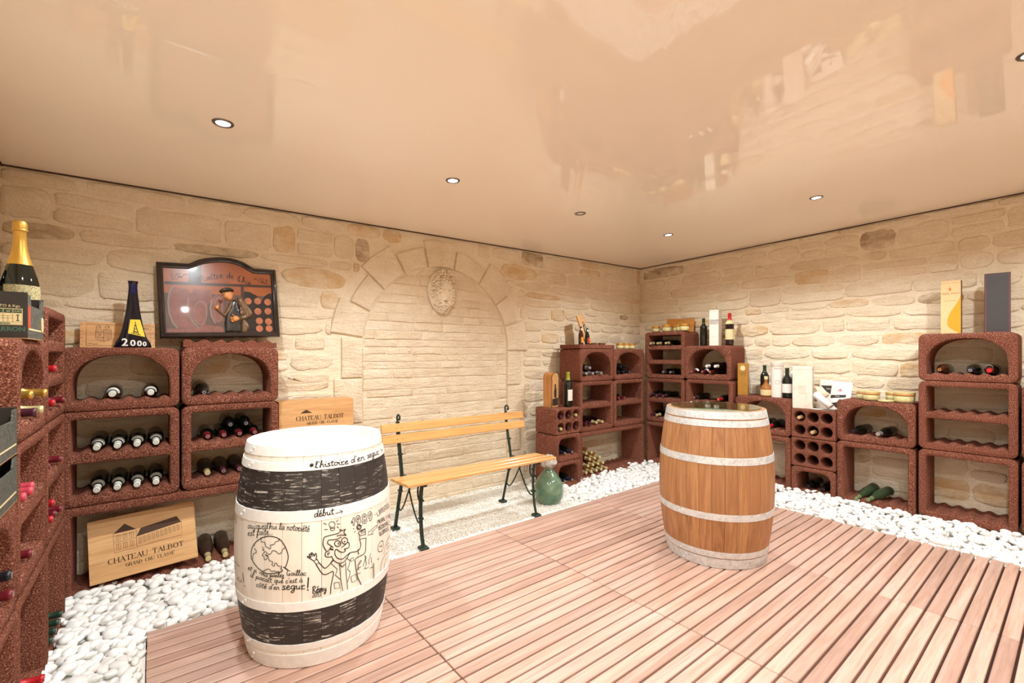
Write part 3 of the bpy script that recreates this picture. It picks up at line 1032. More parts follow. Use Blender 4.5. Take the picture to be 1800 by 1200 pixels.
def head_boards(parent, r, z, n, mat, rot, thick=0.02):
    w = 2 * r / n
    for i in range(n):
        a, b = -r + i * w + 0.0006, -r + (i + 1) * w - 0.0006
        top = []
        m = 8
        lo, hi = [], []
        for k in range(m + 1):
            y = a + (b - a) * k / m
            x = math.sqrt(max(0.0, r * r - y * y)); lo.append((-x, y)); hi.append((x, y))
        loop = lo[::-1] + hi
        nn = len(loop)
        v = [(x, y, z) for x, y in loop] + [(x, y, z - thick) for x, y in loop]
        f = [tuple(range(nn)), tuple(range(2 * nn - 1, nn - 1, -1))] + [(k, k + nn, (k + 1) % nn + nn, (k + 1) % nn) for k in range(nn)]
        bm = bmesh.new()
        o = obj('head_board', (v, f), mat, parent, False, (0, 0, 0), (0, 0, rot))
        bm.from_mesh(o.data); bmesh.ops.recalc_face_normals(bm, faces=bm.faces); bm.to_mesh(o.data); bm.free()
def barrel(name, label, loc, H, re, rb, hoops, smat, hmat, headmat, rot, n=28, rivet_at=200.0, group=None):
    t = thing(name, label, 'barrel', loc, 0, group)
    me = stave_mesh(H, re, rb, n, smat)
    for k in range(n):
        place('stave', me, t, (0, 0, 0), (0, 0, rot + 2 * PI * k / n))
    rv = lathe([(0.0065, 0), (0.006, 0.002), (0.003, 0.0038)], 10, False, True)
    rme = new_mesh('rivet', rv, hmat, True)
    for i, (z0, z1) in enumerate(hoops):
        h = place('hoop', auto_smooth(new_mesh('hoop', hoop_vf(z0, z1, H, re, rb), hmat), 30), t)
        for q in range(2):
            a = R(rivet_at + (i % 2) * 2.0); zz = z0 + (z1 - z0) * (0.3 + 0.4 * q)
            r_ = barrel_r(zz, H, re, rb) + 0.003
            aa = a + (q - 0.5) * 0.07
            place('rivet', rme, h, (r_ * math.cos(aa), r_ * math.sin(aa), zz), (0, R(90), aa))
    head_boards(t, barrel_r(H - 0.045, H, re, rb) - 0.022, H - 0.045, 8, headmat, rot)
    head_boards(t, barrel_r(0.045, H, re, rb) - 0.022, 0.055, 6, headmat, rot)
    return t
LB = dict(x=0.643, y=2.369, H=0.955, re=0.298, rb=0.352)
left_barrel = barrel('wine_barrel', 'white painted barrel with two black bands and a marker cartoon', (LB['x'], LB['y'], 0.001), LB['H'], LB['re'], LB['rb'],
    [(0.912, 0.954), (0.852, 0.888), (0.642, 0.690), (0.265, 0.306), (0.083, 0.115), (0.001, 0.066)], M_BANDED, M_WHITEHOOP, M_WHITETOP, R(20), 28, 196.0)
right_barrel = barrel('wine_barrel', 'natural oak wine barrel with galvanised hoops standing on the deck', (3.074, 1.609, 0.001), 0.99, 0.312, 0.366,
    [(0.942, 0.988), (0.893, 0.934), (0.662, 0.708), (0.314, 0.357), (0.070, 0.110), (0.001, 0.064)], M_OAK, M_GALV, M_CHIME, R(55), 30, 172.0)
# glass plate lying in the top of the oak barrel
def clear_glass(name, tint, gloss=0.04):
    t = NT(name)
    tr_ = t.n('ShaderNodeBsdfTransparent'); tr_.inputs[0].default_value = tint
    gs = t.n('ShaderNodeBsdfGlossy'); gs.inputs['Roughness'].default_value = gloss
    lw = t.n('ShaderNodeLayerWeight'); lw.inputs[0].default_value = 0.5
    fr = t.n('ShaderNodeMath', operation='MULTIPLY_ADD')
    t.l(t.math('POWER', lw.outputs['Facing'], 6.0), fr.inputs[0]); fr.inputs[1].default_value = 0.9; fr.inputs[2].default_value = 0.04
    mx = t.n('ShaderNodeMixShader')
    t.l(fr.outputs[0], mx.inputs[0]); t.l(tr_.outputs[0], mx.inputs[1]); t.l(gs.outputs[0], mx.inputs[2])
    t.l(mx.outputs[0], t.out.inputs[0])
    return t.m
M_GLASS = clear_glass('clear_glass', (0.90, 0.96, 0.92, 1))
gp = obj('glass_top', lathe([(0.286, 0.0), (0.288, 0.002), (0.288, 0.006), (0.286, 0.008)], 64), M_GLASS, None, False, (3.074, 1.609, 0.9925))
auto_smooth(gp.data, 30)
tag(gp, 'round clear glass plate lying on the oak barrel', 'glass plate')

# ------------------------------------------------------------------ bench
bench = thing('garden_bench', 'slatted honey-coloured wooden bench with dark green scrolled iron legs', 'bench', (2.055, 3.10, -0.02))
BX0, BX1 = -0.695, 0.695
def bslat(name, y, z, w, th, tilt):
    o = obj(name, cbox(BX0, BX1, -w / 2, w / 2, -th / 2, th / 2, 0.004), M_BENCH, bench, False, (0, y, z), (tilt, 0, 0))
    return o
S_Z = 0.474
for k, yy in enumerate((-0.205, -0.108, -0.011)):
    s = bslat('seat_slat', yy, S_Z - 0.004 * k, 0.088, 0.022, R(-2))
    for x in (-0.555, 0.505):
        for dx in (-0.022, 0.022):
            obj('bolt', lathe([(0.006, 0), (0.005, 0.002), (0.002, 0.003)], 10, False, True), M_BOLT, s, True, (x + dx, 0, 0.011))
for k, (zz, yy) in enumerate(((0.806, 0.213), (0.722, 0.194))):
    s = bslat('back_slat', yy, zz, 0.066, 0.020, R(90 - 12))
    for x in (-0.555, 0.505):
        for dx in (-0.022, 0.022):
            obj('bolt', lathe([(0.006, 0), (0.005, 0.002), (0.002, 0.003)], 10, False, True), M_BOLT, s, True, (x + dx, 0, 0.010))
def bench_side(x):
    sgn = 1
    root = bench
    def bar(name, pts, r, sub=6):
        p3 = [(x + (p[2] if len(p) > 2 else 0.0), p[0], p[1]) for p in pts]
        return obj(name, tube(smooth_line(p3, sub), r, 8), M_IRON, root, True)
    # front leg: twin bars, foot and scroll
    fl = merge(tube(smooth_line([(x - .009, -0.205, 0.02), (x - .009, -0.180, 0.12), (x - .009, -0.165, 0.26), (x - .009, -0.170, 0.38), (x - .009, -0.185, 0.445)], 6), 0.0085, 8),
               tube(smooth_line([(x + .012, -0.185, 0.02), (x + .012, -0.160, 0.12), (x + .012, -0.148, 0.26), (x + .012, -0.155, 0.38), (x + .012, -0.17, 0.445)], 6), 0.0085, 8),
               box(x - 0.012, x + 0.015, -0.178, -0.140, 0.20, 0.212), box(x - 0.012, x + 0.015, -0.185, -0.150, 0.33, 0.342))
    o = obj('front_leg', fl, M_IRON, root); auto_smooth(o.data, 50)
    obj('foot', cbox(x - 0.030, x + 0.032, -0.235, -0.165, 0.0, 0.022, 0.006), M_IRON, root)
    sc = [(-0.160, 0.445), (-0.125, 0.43), (-0.115, 0.38), (-0.132, 0.335), (-0.158, 0.345), (-0.160, 0.378), (-0.142, 0.392)]
    bar('scroll', sc, 0.0065)
    # back post
    bp = merge(tube(smooth_line([(x - .009, 0.265, 0.02), (x - .009, 0.225, 0.15), (x - .009, 0.150, 0.40), (x - .009, 0.155, 0.50), (x - .009, 0.205, 0.72), (x - .009, 0.225, 0.85)], 6), 0.0085, 8),
               tube(smooth_line([(x + .012, 0.280, 0.02), (x + .012, 0.242, 0.15), (x + .012, 0.168, 0.40), (x + .012, 0.172, 0.50), (x + .012, 0.220, 0.72), (x + .012, 0.236, 0.85)], 6), 0.0085, 8),
               box(x - 0.012, x + 0.015, 0.165, 0.20, 0.32, 0.332), box(x - 0.012, x + 0.015, 0.165, 0.20, 0.60, 0.612))
    o = obj('back_post', bp, M_IRON, root); auto_smooth(o.data, 50)
    obj('foot', cbox(x - 0.030, x + 0.032, 0.240, 0.305, 0.0, 0.022, 0.006), M_IRON, root)
    top = [(0.230, 0.845), (0.236, 0.885), (0.215, 0.905), (0.190, 0.893), (0.192, 0.870), (0.208, 0.872)]
    bar('scroll', [(a, b, 0.0) for a, b in top], 0.0075)
    # crossing braces under the seat and the seat rail
    bar('brace', [(-0.155, 0.17), (-0.105, 0.18), (-0.03, 0.27), (0.03, 0.38), (0.055, 0.445)], 0.006)
    bar('brace', [(0.215, 0.19), (0.165, 0.18), (0.10, 0.25), (0.03, 0.36), (-0.05, 0.435), (-0.11, 0.43)], 0.006)
    obj('seat_rail', cbox(x - 0.012, x + 0.014, -0.235, 0.160, 0.446, 0.4605, 0.003), M_IRON, root)
for x in (-0.555, 0.505):
    bench_side(x)

# ------------------------------------------------------------------ demijohn
dg = NT('green_demijohn_glass')
dvec = dg.coords()
dg.color(dg.ramp(dg.noise(dvec, 9, 3), [(0.3, rgba((84, 124, 96))), (0.7, rgba((138, 168, 138)))]))
dg.p(Roughness=0.10, IOR=1.45); dg.b.inputs['Transmission Weight'].default_value = 0.25; dg.b.inputs['Coat Weight'].default_value = 0.5
t = thing('demijohn', 'dusty green glass demijohn with a plastic bag tied over its neck', 'demijohn', (2.905, 3.115, -0.025))
o = obj('glass_body', lathe([(0.03, 0.004), (0.085, 0.0), (0.115, 0.02), (0.134, 0.07), (0.139, 0.12), (0.132, 0.165), (0.112, 0.215), (0.083, 0.258), (0.052, 0.295), (0.032, 0.322), (0.024, 0.345), (0.022, 0.375), (0.028, 0.38), (0.028, 0.395)], 36), dg.m, t, True)
bg = NT('crumpled_plastic'); bg.color(rgba((214, 206, 194))); bg.p(Roughness=0.22); bg.b.inputs['Transmission Weight'].default_value = 0.35
v, f = lathe([(0.034, 0.318), (0.040, 0.335), (0.060, 0.350), (0.074, 0.372), (0.066, 0.40), (0.046, 0.425), (0.020, 0.44)], 22, False, True)
rr = random.Random(4)
v = [(p[0] * (1 + rr.uniform(-.28, .28)), p[1] * (1 + rr.uniform(-.28, .28)), p[2] + rr.uniform(-.010, .010)) for p in v]
obj('plastic_bag', (v, f), bg.m, t)
obj('string_tie', tube([(0.030 * math.cos(a * .5236), 0.030 * math.sin(a * .5236), 0.327) for a in range(12)], 0.004, 6, True), plain('pale_string', (196, 186, 166), 0.8), t, True)
# ------------------------------------------------------------------ hand-drawn line work (surface arc length, height; 0.1 mm)
BARREL_TH0 = -1.83583
BARREL_INK = """g1:-2322,5782 -2070,5865 -1939,5883 -1788,5874 -1632,5840 -1498,5779 -1393,5682 -1307,5558 -1238,5434 -1185,5314 -1148,5194 -1127,5084 -1124,4992 -1138,4910 -1179,4757 -1234,4612|\
g1:-2322,5782 -2523,5650 -2617,5574 -2699,5483 -2772,5383 -2827,5289 -2860,5206 -2873,5131 -2880,4983 -2873,4912 -2842,4838 -2776,4754 -2688,4666 -2601,4588 -2523,4526 -2445,4474 -2265,4382 -2165,4340 -2062,4315 -1957,4314 -1564,4373 -1487,4391 -1431,4415 -1344,4471|\
g0:-2322,5782 -2349,5664 -2342,5623 -2298,5614 -2234,5623 -2182,5622 -2154,5599 -2137,5566 -2124,5533 -2117,5467 -2103,5440 -2066,5423 -1977,5402 -1926,5370 -1906,5365 -1887,5377 -1871,5399 -1862,5424 -1889,5489 -1885,5517 -1841,5532 -1776,5540 -1723,5556 -1697,5590 -1681,5633 -1659,5667 -1616,5683 -1565,5690 -1528,5701 -1515,5722 -1514,5773|\
g0:-1238,5434 -1327,5374 -1362,5341 -1375,5304 -1378,5265 -1392,5232 -1427,5201 -1473,5175 -1519,5168 -1563,5195 -1607,5241 -1651,5276 -1697,5292 -1744,5297 -1785,5287 -1815,5250 -1839,5197 -1868,5157 -1906,5136 -1949,5128 -1990,5133 -2028,5164 -2064,5208 -2099,5236 -2131,5230 -2162,5207 -2214,5153 -2252,5095 -2269,5060 -2263,5046 -2196,5024 -2169,5008 -2167,4983 -2176,4953 -2175,4928 -2155,4907 -2124,4890 -2095,4888 -2070,4911 -2047,4948 -2023,4973 -1998,4974 -1974,4963 -1953,4946 -1933,4893 -1917,4869 -1886,4857 -1814,4843 -1771,4816 -1764,4798 -1777,4773 -1802,4743 -1814,4716 -1801,4691 -1774,4668 -1747,4655 -1722,4659 -1696,4673 -1680,4690 -1684,4710 -1697,4734 -1697,4753 -1670,4767 -1630,4775 -1598,4772 -1586,4746 -1580,4708 -1566,4677 -1532,4662 -1453,4646 -1401,4629 -1390,4614 -1402,4590 -1427,4560 -1438,4535 -1421,4521 -1359,4503|\
g2:-2104,5099 -1142,4488|\
g0:-2270,5425 -2181,5290 -2180,5276 -2200,5273 -2267,5283|\
g0:-2700,5499 -2696,5404|\
g0:-2693,5294 -2631,5263 -2582,5216 -2564,5185 -2570,5152 -2620,5120 -2696,5086 -2753,5045 -2769,4991 -2765,4883 -2780,4856 -2819,4826|\
g0:-2245,4410 -2115,4439 -2094,4456 -2082,4476 -2060,4492 -2016,4504 -1963,4512 -1919,4509 -1893,4485 -1876,4450 -1850,4427 -1807,4429 -1715,4449 -1691,4442 -1675,4429 -1649,4420 -1503,4423|\
t0:-2984,6202 -3005,6214 -3030,6219 -3069,6207 -3107,6185 -3133,6153 -3144,6121 -3135,6091 -3113,6073 -3080,6076 -3044,6095 -3015,6128 -2992,6166 -2978,6221 -2994,6119 -2979,6101 -2958,6092|\
t0:-2931,6203 -2913,6225 -2901,6231 -2913,6130 -2898,6107 -2874,6100 -2845,6113 -2817,6142 -2788,6244 -2804,6132 -2787,6119 -2762,6117|\
t0:-2699,6254 -2711,6114 -2724,6052 -2741,6007 -2766,5991 -2786,5995 -2784,6017 -2765,6050 -2663,6131|\
t0:-2677,6326 -2669,6338|\
t0:-2546,6275 -2577,6267 -2603,6253 -2620,6218 -2625,6181 -2612,6150 -2589,6133 -2555,6143 -2524,6168 -2511,6203 -2510,6238 -2529,6262 -2546,6275 -2522,6254 -2481,6264|\
t0:-2471,6253 -2456,6273 -2445,6278 -2456,6179 -2443,6155 -2423,6148 -2398,6158 -2374,6186 -2348,6285 -2363,6175 -2348,6161 -2327,6158|\
t0:-2301,6266 -2287,6288 -2277,6290 -2291,6151|\
t0:-2283,6227 -2233,6293 -2214,6293 -2197,6283|\
t0:-2290,6163 -2241,6160 -2197,6174|\
t0:-2061,6284 -2080,6298 -2100,6305 -2129,6292 -2155,6268 -2168,6237 -2171,6205 -2159,6179 -2139,6166 -2113,6176 -2087,6203 -2065,6248 -2047,6307 -2021,6451|\
t0:-2041,6336 -2063,6204 -2053,6181 -2038,6171|\
t0:-1977,6435 -1988,6384|\
t0:-1975,6184 -1891,6401 -1880,6443 -1887,6459 -1902,6449 -1916,6405 -1930,6340 -1954,6168|\
t0:-1940,6242 -1893,6306 -1873,6311 -1860,6296 -1870,6204 -1855,6187 -1833,6179|\
t0:-1812,6285 -1799,6304 -1790,6308 -1800,6211 -1790,6186 -1773,6177 -1752,6186 -1731,6212 -1707,6309 -1721,6200 -1709,6185 -1690,6180|\
t0:-1673,6257 -1640,6308 -1654,6200 -1638,6185 -1616,6180|\
t0:-1625,6377 -1618,6388|\
t0:-1520,6192 -1447,6336 -1429,6392 -1423,6431 -1430,6448 -1443,6444 -1458,6416 -1472,6366 -1492,6202 -1484,6174 -1469,6169 -1440,6187|\
t0:-1314,6274 -1342,6299 -1367,6295 -1392,6281 -1409,6255 -1418,6225 -1414,6195 -1401,6173 -1381,6170 -1358,6181 -1338,6208 -1321,6241 -1309,6291 -1325,6195 -1316,6175 -1303,6162|\
t0:-1189,6275 -1180,6278 -1174,6267 -1194,6144|\
t0:-1183,6223 -1129,6277 -1114,6275 -1107,6255 -1122,6165 -1108,6149 -1087,6141|\
t0:-999,6265 -1022,6263 -1042,6253 -1056,6223 -1061,6187 -1054,6154 -1038,6133 -1013,6137 -989,6156 -978,6188 -975,6222 -999,6265 -982,6241 -952,6243|\
t0:-893,6344 -928,6154 -926,6123 -915,6118 -878,6130|\
t0:-943,6276 -857,6276|\
t0:-793,6239 -816,6237 -835,6227 -849,6197 -855,6161 -848,6128 -832,6107 -808,6110 -784,6128 -772,6160 -769,6195 -793,6239 -777,6213 -746,6215|\
t0:-737,6202 -724,6222 -717,6222 -736,6087|\
t0:-726,6160 -682,6217 -667,6213 -655,6201|\
t0:-735,6098 -696,6087 -660,6093|\
t0:-642,6159 -610,6205 -628,6099 -615,6081 -595,6073|\
t0:-593,6272 -586,6282|\
t0:-571,6124 -527,6134 -509,6144 -496,6158 -496,6177 -503,6193 -520,6197 -539,6188 -555,6162 -565,6129 -565,6097 -557,6070 -539,6059 -519,6058 -485,6081|\
t0:-529,6244 -480,6293|\
t0:-413,6270 -449,6080 -448,6049 -437,6043 -401,6054|\
t0:-463,6204 -379,6200|\
t0:-379,6090 -336,6099 -317,6109 -305,6122 -304,6142 -312,6159 -328,6162 -347,6154 -363,6128 -374,6095 -373,6063 -365,6036 -348,6024 -327,6023 -294,6045|\
t0:-337,6210 -288,6258|\
t0:-3123,5817 -3054,5849 -3026,5868 -3009,5887 -3011,5905 -3026,5917 -3054,5911 -3083,5894 -3104,5861 -3115,5825 -3108,5795 -3090,5774 -3059,5772 -3026,5782 -2978,5820|\
t0:-2855,5934 -2898,5942 -2924,5927 -2937,5907 -2872,5874 -2863,5852 -2867,5830 -2891,5810 -2921,5798 -2965,5811|\
t0:-2875,5823 -2831,5837|\
t0:-2758,6058 -2778,5864 -2771,5836 -2755,5835 -2705,5861|\
t0:-2818,5974 -2698,6007|\
t0:-2587,5870 -2515,6010 -2465,6134 -2473,6155 -2490,6153 -2505,6134 -2518,6093 -2532,5924 -2554,5770 -2570,5751 -2580,5760 -2576,5793 -2557,5836 -2470,5901|\
t0:-2568,6001 -2470,6023|\
t0:-2317,6018 -2333,6029 -2353,6035 -2382,6024 -2410,6004 -2427,5975 -2434,5945 -2426,5917 -2409,5899 -2384,5901 -2358,5918 -2337,5949 -2321,5984 -2313,6035 -2321,5940 -2308,5922 -2292,5913|\
t0:-2277,5990 -2245,6044 -2253,5938 -2235,5926 -2209,5925|\
t0:-2233,6112 -2226,6124|\
t0:-2147,6151 -2165,5961 -2160,5932 -2146,5930 -2105,5952|\
t0:-2198,6073 -2098,6096|\
t0:-2084,5993 -2035,6016 -2015,6031 -2002,6047 -2004,6066 -2015,6078 -2034,6077 -2055,6063 -2070,6033 -2078,5999 -2074,5969 -2061,5946 -2040,5941 -2016,5946 -1981,5978|\
t0:-1950,5959 -1945,5954|\
t0:-1879,5966 -1874,5961|\
t0:-1810,5973 -1805,5968|\
t0:-3077,4381 -2986,4399 -2966,4409 -2962,4424 -2970,4435 -2993,4437 -3021,4430 -3048,4410 -3068,4385 -3074,4361 -3066,4342 -3043,4335 -3015,4335 -2964,4353|\
t0:-2838,4492 -2916,4354 -2919,4331 -2906,4327 -2856,4336|\
t0:-2914,4444 -2804,4442|\
t0:-2629,4385 -2657,4402 -2680,4397 -2695,4386 -2658,4346 -2657,4328 -2667,4313 -2690,4305 -2715,4303 -2743,4323|\
t0:-2675,4310 -2639,4309|\
t0:-2609,4352 -2565,4383 -2601,4308 -2588,4294 -2566,4287|\
t0:-2535,4429 -2526,4436|\
t0:-2428,4354 -2415,4357 -2407,4350 -2417,4260 -2346,4333 -2331,4333 -2322,4323|\
t0:-2245,4323 -2291,4321 -2309,4301 -2321,4276 -2318,4252 -2305,4234 -2278,4233 -2251,4243 -2234,4264 -2227,4288 -2245,4323 -2232,4302 -2200,4299|\
t0:-2195,4289 -2171,4300 -2198,4235 -2194,4215 -2181,4205 -2160,4206 -2137,4219 -2098,4281 -2130,4209 -2122,4195 -2106,4187|\
t0:-2016,4258 -2046,4268 -2043,4262 -2055,4252 -2056,4233 -2033,4218 -2028,4202 -2033,4188 -2051,4176 -2072,4171 -2094,4195|\
t0:-2039,4183 -2007,4189|\
t0:-1915,4218 -1876,4278 -1882,4238 -1918,4102|\
t0:-1887,4239 -1841,4279 -1821,4274 -1810,4257 -1814,4230 -1828,4203 -1849,4190 -1870,4185 -1890,4189 -1893,4196 -1800,4196|\
t0:-1684,4269 -1710,4284 -1733,4279 -1756,4267 -1772,4248 -1779,4228 -1775,4207 -1763,4193 -1744,4193 -1723,4202 -1690,4245 -1680,4280 -1692,4214 -1684,4201 -1671,4194|\
t0:-1650,4265 -1638,4280 -1631,4281 -1645,4188|\
t0:-1637,4239 -1598,4281 -1583,4281 -1571,4274|\
t0:-1644,4196 -1606,4193 -1572,4200|\
t0:-1568,4204 -1507,4305 -1492,4343 -1488,4370 -1494,4381 -1506,4378 -1518,4358 -1530,4324 -1543,4212 -1536,4194 -1523,4191 -1498,4204|\
t0:-1479,4231 -1421,4251 -1410,4261 -1410,4274 -1418,4284 -1434,4285 -1452,4277 -1465,4258 -1474,4235 -1472,4213 -1463,4196 -1446,4190 -1427,4192 -1397,4210|\
t0:-1370,4275 -1327,4282 -1302,4277 -1377,4195 -1336,4197 -1325,4178 -1323,4154 -1335,4132 -1352,4117 -1371,4117 -1377,4129 -1296,4188|\
t0:-1053,4427 -1072,4453 -1095,4468 -1128,4453 -1158,4422 -1174,4380 -1179,4335 -1170,4292 -1152,4261 -1123,4253 -1094,4263 -1073,4296 -1064,4330 -1083,4338 -1111,4337|\
t0:-1064,4330 -1071,4233|\
t0:-912,4341 -940,4362 -964,4358 -989,4346 -1005,4324 -1012,4298 -1008,4272 -995,4253 -974,4251 -952,4260 -918,4312 -907,4355 -920,4273 -911,4255 -897,4244|\
t0:-881,4309 -850,4351 -863,4259 -848,4244 -827,4239|\
t0:-835,4408 -829,4417|\
t0:-822,4251 -756,4372 -741,4419 -737,4453 -743,4468 -756,4465 -769,4441 -781,4399 -795,4258 -787,4234 -773,4229 -746,4244|\
t0:-742,4243 -677,4364 -662,4412 -657,4445 -664,4460 -676,4457 -689,4434 -702,4391 -715,4251 -707,4226 -693,4222 -666,4236|\
t0:-547,4306 -575,4329 -599,4326 -622,4315 -638,4293 -646,4268 -641,4242 -628,4222 -608,4219 -587,4227 -553,4277 -543,4320 -555,4238 -546,4220 -533,4208|\
t0:-428,4291 -456,4314 -477,4309 -496,4295 -507,4270 -510,4242 -503,4218 -489,4201 -469,4197 -448,4200 -426,4217|\
t0:-2938,4119 -2880,4161 -2924,4071 -2905,4058 -2874,4053|\
t0:-2843,4216 -2832,4225|\
t0:-2863,4065 -2736,4183 -2703,4228 -2689,4260 -2695,4274 -2714,4271 -2738,4249 -2766,4208 -2799,4138 -2822,4073 -2815,4050 -2796,4046 -2752,4060|\
t0:-2617,4079 -2548,4144 -2602,4030 -2655,3939|\
t0:-2574,4099 -2502,4139 -2478,4129 -2467,4106 -2480,4074 -2505,4044 -2536,4033 -2566,4032 -2592,4040 -2595,4049 -2470,4031|\
t0:-2300,4093 -2330,4116 -2362,4116 -2394,4107 -2419,4088 -2434,4064 -2434,4040 -2421,4020 -2397,4016 -2367,4022 -2338,4042 -2313,4067 -2292,4106 -2324,4030 -2317,4013 -2302,4001|\
t0:-2257,4081 -2239,4096 -2229,4096 -2270,3989|\
t0:-2248,4047 -2187,4088 -2169,4084 -2154,4073|\
t0:-2266,3998 -2219,3985 -2174,3987|\
t0:-2017,4041 -2046,4066 -2074,4066 -2104,4059 -2127,4041 -2141,4019 -2141,3994 -2129,3974 -2107,3968 -2079,3974 -2053,3992 -2030,4015 -2015,4042 -2028,4052 -2025,4021 -2040,3980 -2033,3962 -2020,3953|\
t0:-1998,4014 -1960,4055 -1979,3970 -1962,3959 -1937,3956|\
t0:-1941,4108 -1934,4117|\
t0:-1979,4102 -1950,4134 -1925,4104|\
t0:-1853,4132 -1890,3981 -1887,3958 -1874,3955 -1830,3969|\
t0:-1911,4074 -1810,4084|\
t0:-1603,4048 -1646,4062 -1673,4051 -1696,4031 -1704,4002 -1700,3974 -1685,3961 -1663,3960 -1639,3975 -1617,3999 -1596,4056 -1641,3863 -1629,3866 -1607,3898|\
t0:-1573,4038 -1559,4052 -1550,4055 -1563,3980 -1554,3961 -1537,3953 -1516,3959 -1494,3978 -1468,4052 -1485,3969 -1473,3956 -1455,3952|\
t0:-1430,3993 -1382,4004 -1362,4013 -1349,4024 -1349,4039 -1358,4051 -1376,4052 -1397,4044 -1414,4023 -1424,3997 -1422,3972 -1412,3952 -1392,3945 -1370,3946 -1334,3966|\
t0:-1141,4024 -1171,4041 -1193,4034 -1207,4018 -1219,3996 -1223,3971 -1216,3950 -1202,3935 -1181,3934 -1160,3940 -1137,3958|\
t0:-1090,4139 -1099,4100|\
t0:-1067,3981 -1022,3995 -1003,4005 -992,4017 -993,4032 -1002,4043 -1020,4043 -1039,4034 -1054,4012 -1062,3986 -1059,3961 -1048,3942 -1028,3935 -1007,3937 -974,3959|\
t0:-886,4029 -916,4043 -934,4035 -944,4021 -901,3985 -895,3966 -899,3950 -916,3938 -936,3932 -966,3950|\
t0:-904,3945 -873,3949|\
t0:-814,4111 -835,3962 -831,3938 -819,3935 -783,3947|\
t0:-860,4055 -772,4061|\
t0:-581,4013 -610,4032 -634,4029 -657,4017 -672,3997 -678,3974 -673,3950 -659,3933 -639,3931 -618,3940 -586,3987 -578,4026 -587,3951 -577,3935 -563,3926|\
t0:-646,4109 -604,4072|\
t0:-2478,3784 -2493,3797 -2512,3805 -2542,3798 -2573,3781 -2593,3755 -2603,3727 -2598,3704 -2582,3688 -2554,3686 -2524,3692 -2490,3711|\
t0:-2366,3799 -2396,3796 -2424,3787 -2446,3761 -2457,3730 -2451,3702 -2432,3685 -2398,3689 -2364,3706 -2345,3734 -2338,3764 -2352,3786 -2366,3799 -2346,3779 -2306,3781|\
t0:-2420,3851 -2364,3882 -2315,3845|\
t0:-2221,3868 -2283,3706 -2284,3680 -2271,3676 -2222,3687|\
t0:-2292,3810 -2181,3811|\
t0:-2190,3719 -2133,3729 -2109,3737 -2092,3749 -2090,3765 -2098,3779 -2119,3781 -2144,3774 -2167,3751 -2183,3723 -2185,3696 -2176,3674 -2155,3665 -2128,3665 -2084,3685|\
t0:-2127,3821 -2061,3863|\
t0:-1847,3754 -1864,3767 -1884,3773 -1914,3763 -1941,3744 -1956,3718 -1961,3691 -1951,3670 -1931,3659 -1906,3666 -1878,3688 -1853,3725 -1831,3773 -1797,3891|\
t0:-1824,3797 -1854,3688 -1846,3669 -1830,3660|\
t0:-1755,3876 -1768,3834|\
t0:-1745,3707 -1694,3720 -1672,3730 -1658,3743 -1658,3759 -1667,3771 -1686,3772 -1709,3763 -1727,3739 -1739,3711 -1738,3685 -1728,3664 -1707,3657 -1683,3658 -1644,3681|\
t0:-1616,3760 -1606,3764 -1600,3755 -1623,3652|\
t0:-1610,3717 -1551,3765 -1534,3763 -1526,3747 -1543,3672 -1527,3660 -1504,3654|\
t1:-1259,3799 -1284,3812 -1308,3819 -1338,3806 -1354,3784 -1284,3731 -1275,3702 -1282,3677 -1310,3658 -1345,3649 -1370,3658 -1393,3675|\
t1:-1292,3670 -1240,3677|\
t1:-1207,3725 -1134,3745 -1104,3760 -1085,3778 -1086,3802 -1101,3819 -1130,3820 -1161,3806 -1185,3772 -1198,3732 -1194,3694 -1177,3664 -1146,3654 -1111,3657 -1058,3690|\
t1:-869,3792 -895,3807 -923,3815 -964,3805 -1000,3783 -1016,3747 -1017,3709 -1000,3681 -972,3667 -937,3677 -903,3705 -863,3805 -869,3738 -901,3577 -922,3529 -956,3510 -990,3511 -1018,3527 -1026,3553 -989,3585 -850,3669|\
t1:-824,3776 -806,3798 -793,3802 -805,3687 -790,3656 -765,3644 -734,3652 -705,3681 -673,3794 -690,3666 -671,3646 -644,3639|\
t1:-614,3762 -595,3786 -583,3787 -599,3625|\
t1:-590,3713 -527,3782 -503,3778 -481,3764|\
t1:-598,3638 -535,3626 -478,3634|\
t2:-332,4083 -363,3662|\
t2:-370,3571 -346,3548|\
t1:-3492,4073 -3449,3685|\
t1:-3414,3541 -3366,3534|\
t0:-4452,4279 -4243,4318 -4166,4324 -4110,4314 -4064,4296 -4009,4283 -3788,4273|\
t0:-4160,3597 -4008,3722 -3955,3751 -3932,3728 -3923,3676 -3901,3634 -3851,3609 -3792,3594 -3739,3600 -3698,3642 -3629,3768|\
t0:-4512,6145 -4340,6150 -4296,6136 -4297,6092 -4328,6035 -4371,6000 -4425,6007 -4497,6035 -4579,6060|\
c1:231,5391 242,5544 266,5653 286,5685 345,5710 483,5724 809,5733 878,5749 930,5791 977,5816 983,5830 961,5857 914,5898 1000,5839 1053,5814 1103,5821 1152,5842 1179,5845 1162,5814 1123,5765 1104,5714 1137,5657 1190,5599 1210,5564 1167,5573 1092,5606 1015,5632 946,5639 808,5640|\
c1:979,5547 849,5509 772,5500 664,5512 545,5533 458,5534 423,5500 418,5449 425,5404 435,5381 489,5339 653,5182 605,5218 571,5236 547,5225 526,5201 521,5178 546,5159 620,5121 638,5100 647,5081 636,5076 472,5154|\
c1:231,5391 295,5225 359,5110|\
c1:489,5082 409,5083 375,5072 348,5043 327,5004 317,4964 320,4924 335,4884 359,4852 397,4830 488,4806 521,4806 577,4820|\
c1:505,4975 443,4995 423,4993 422,4971 440,4903|\
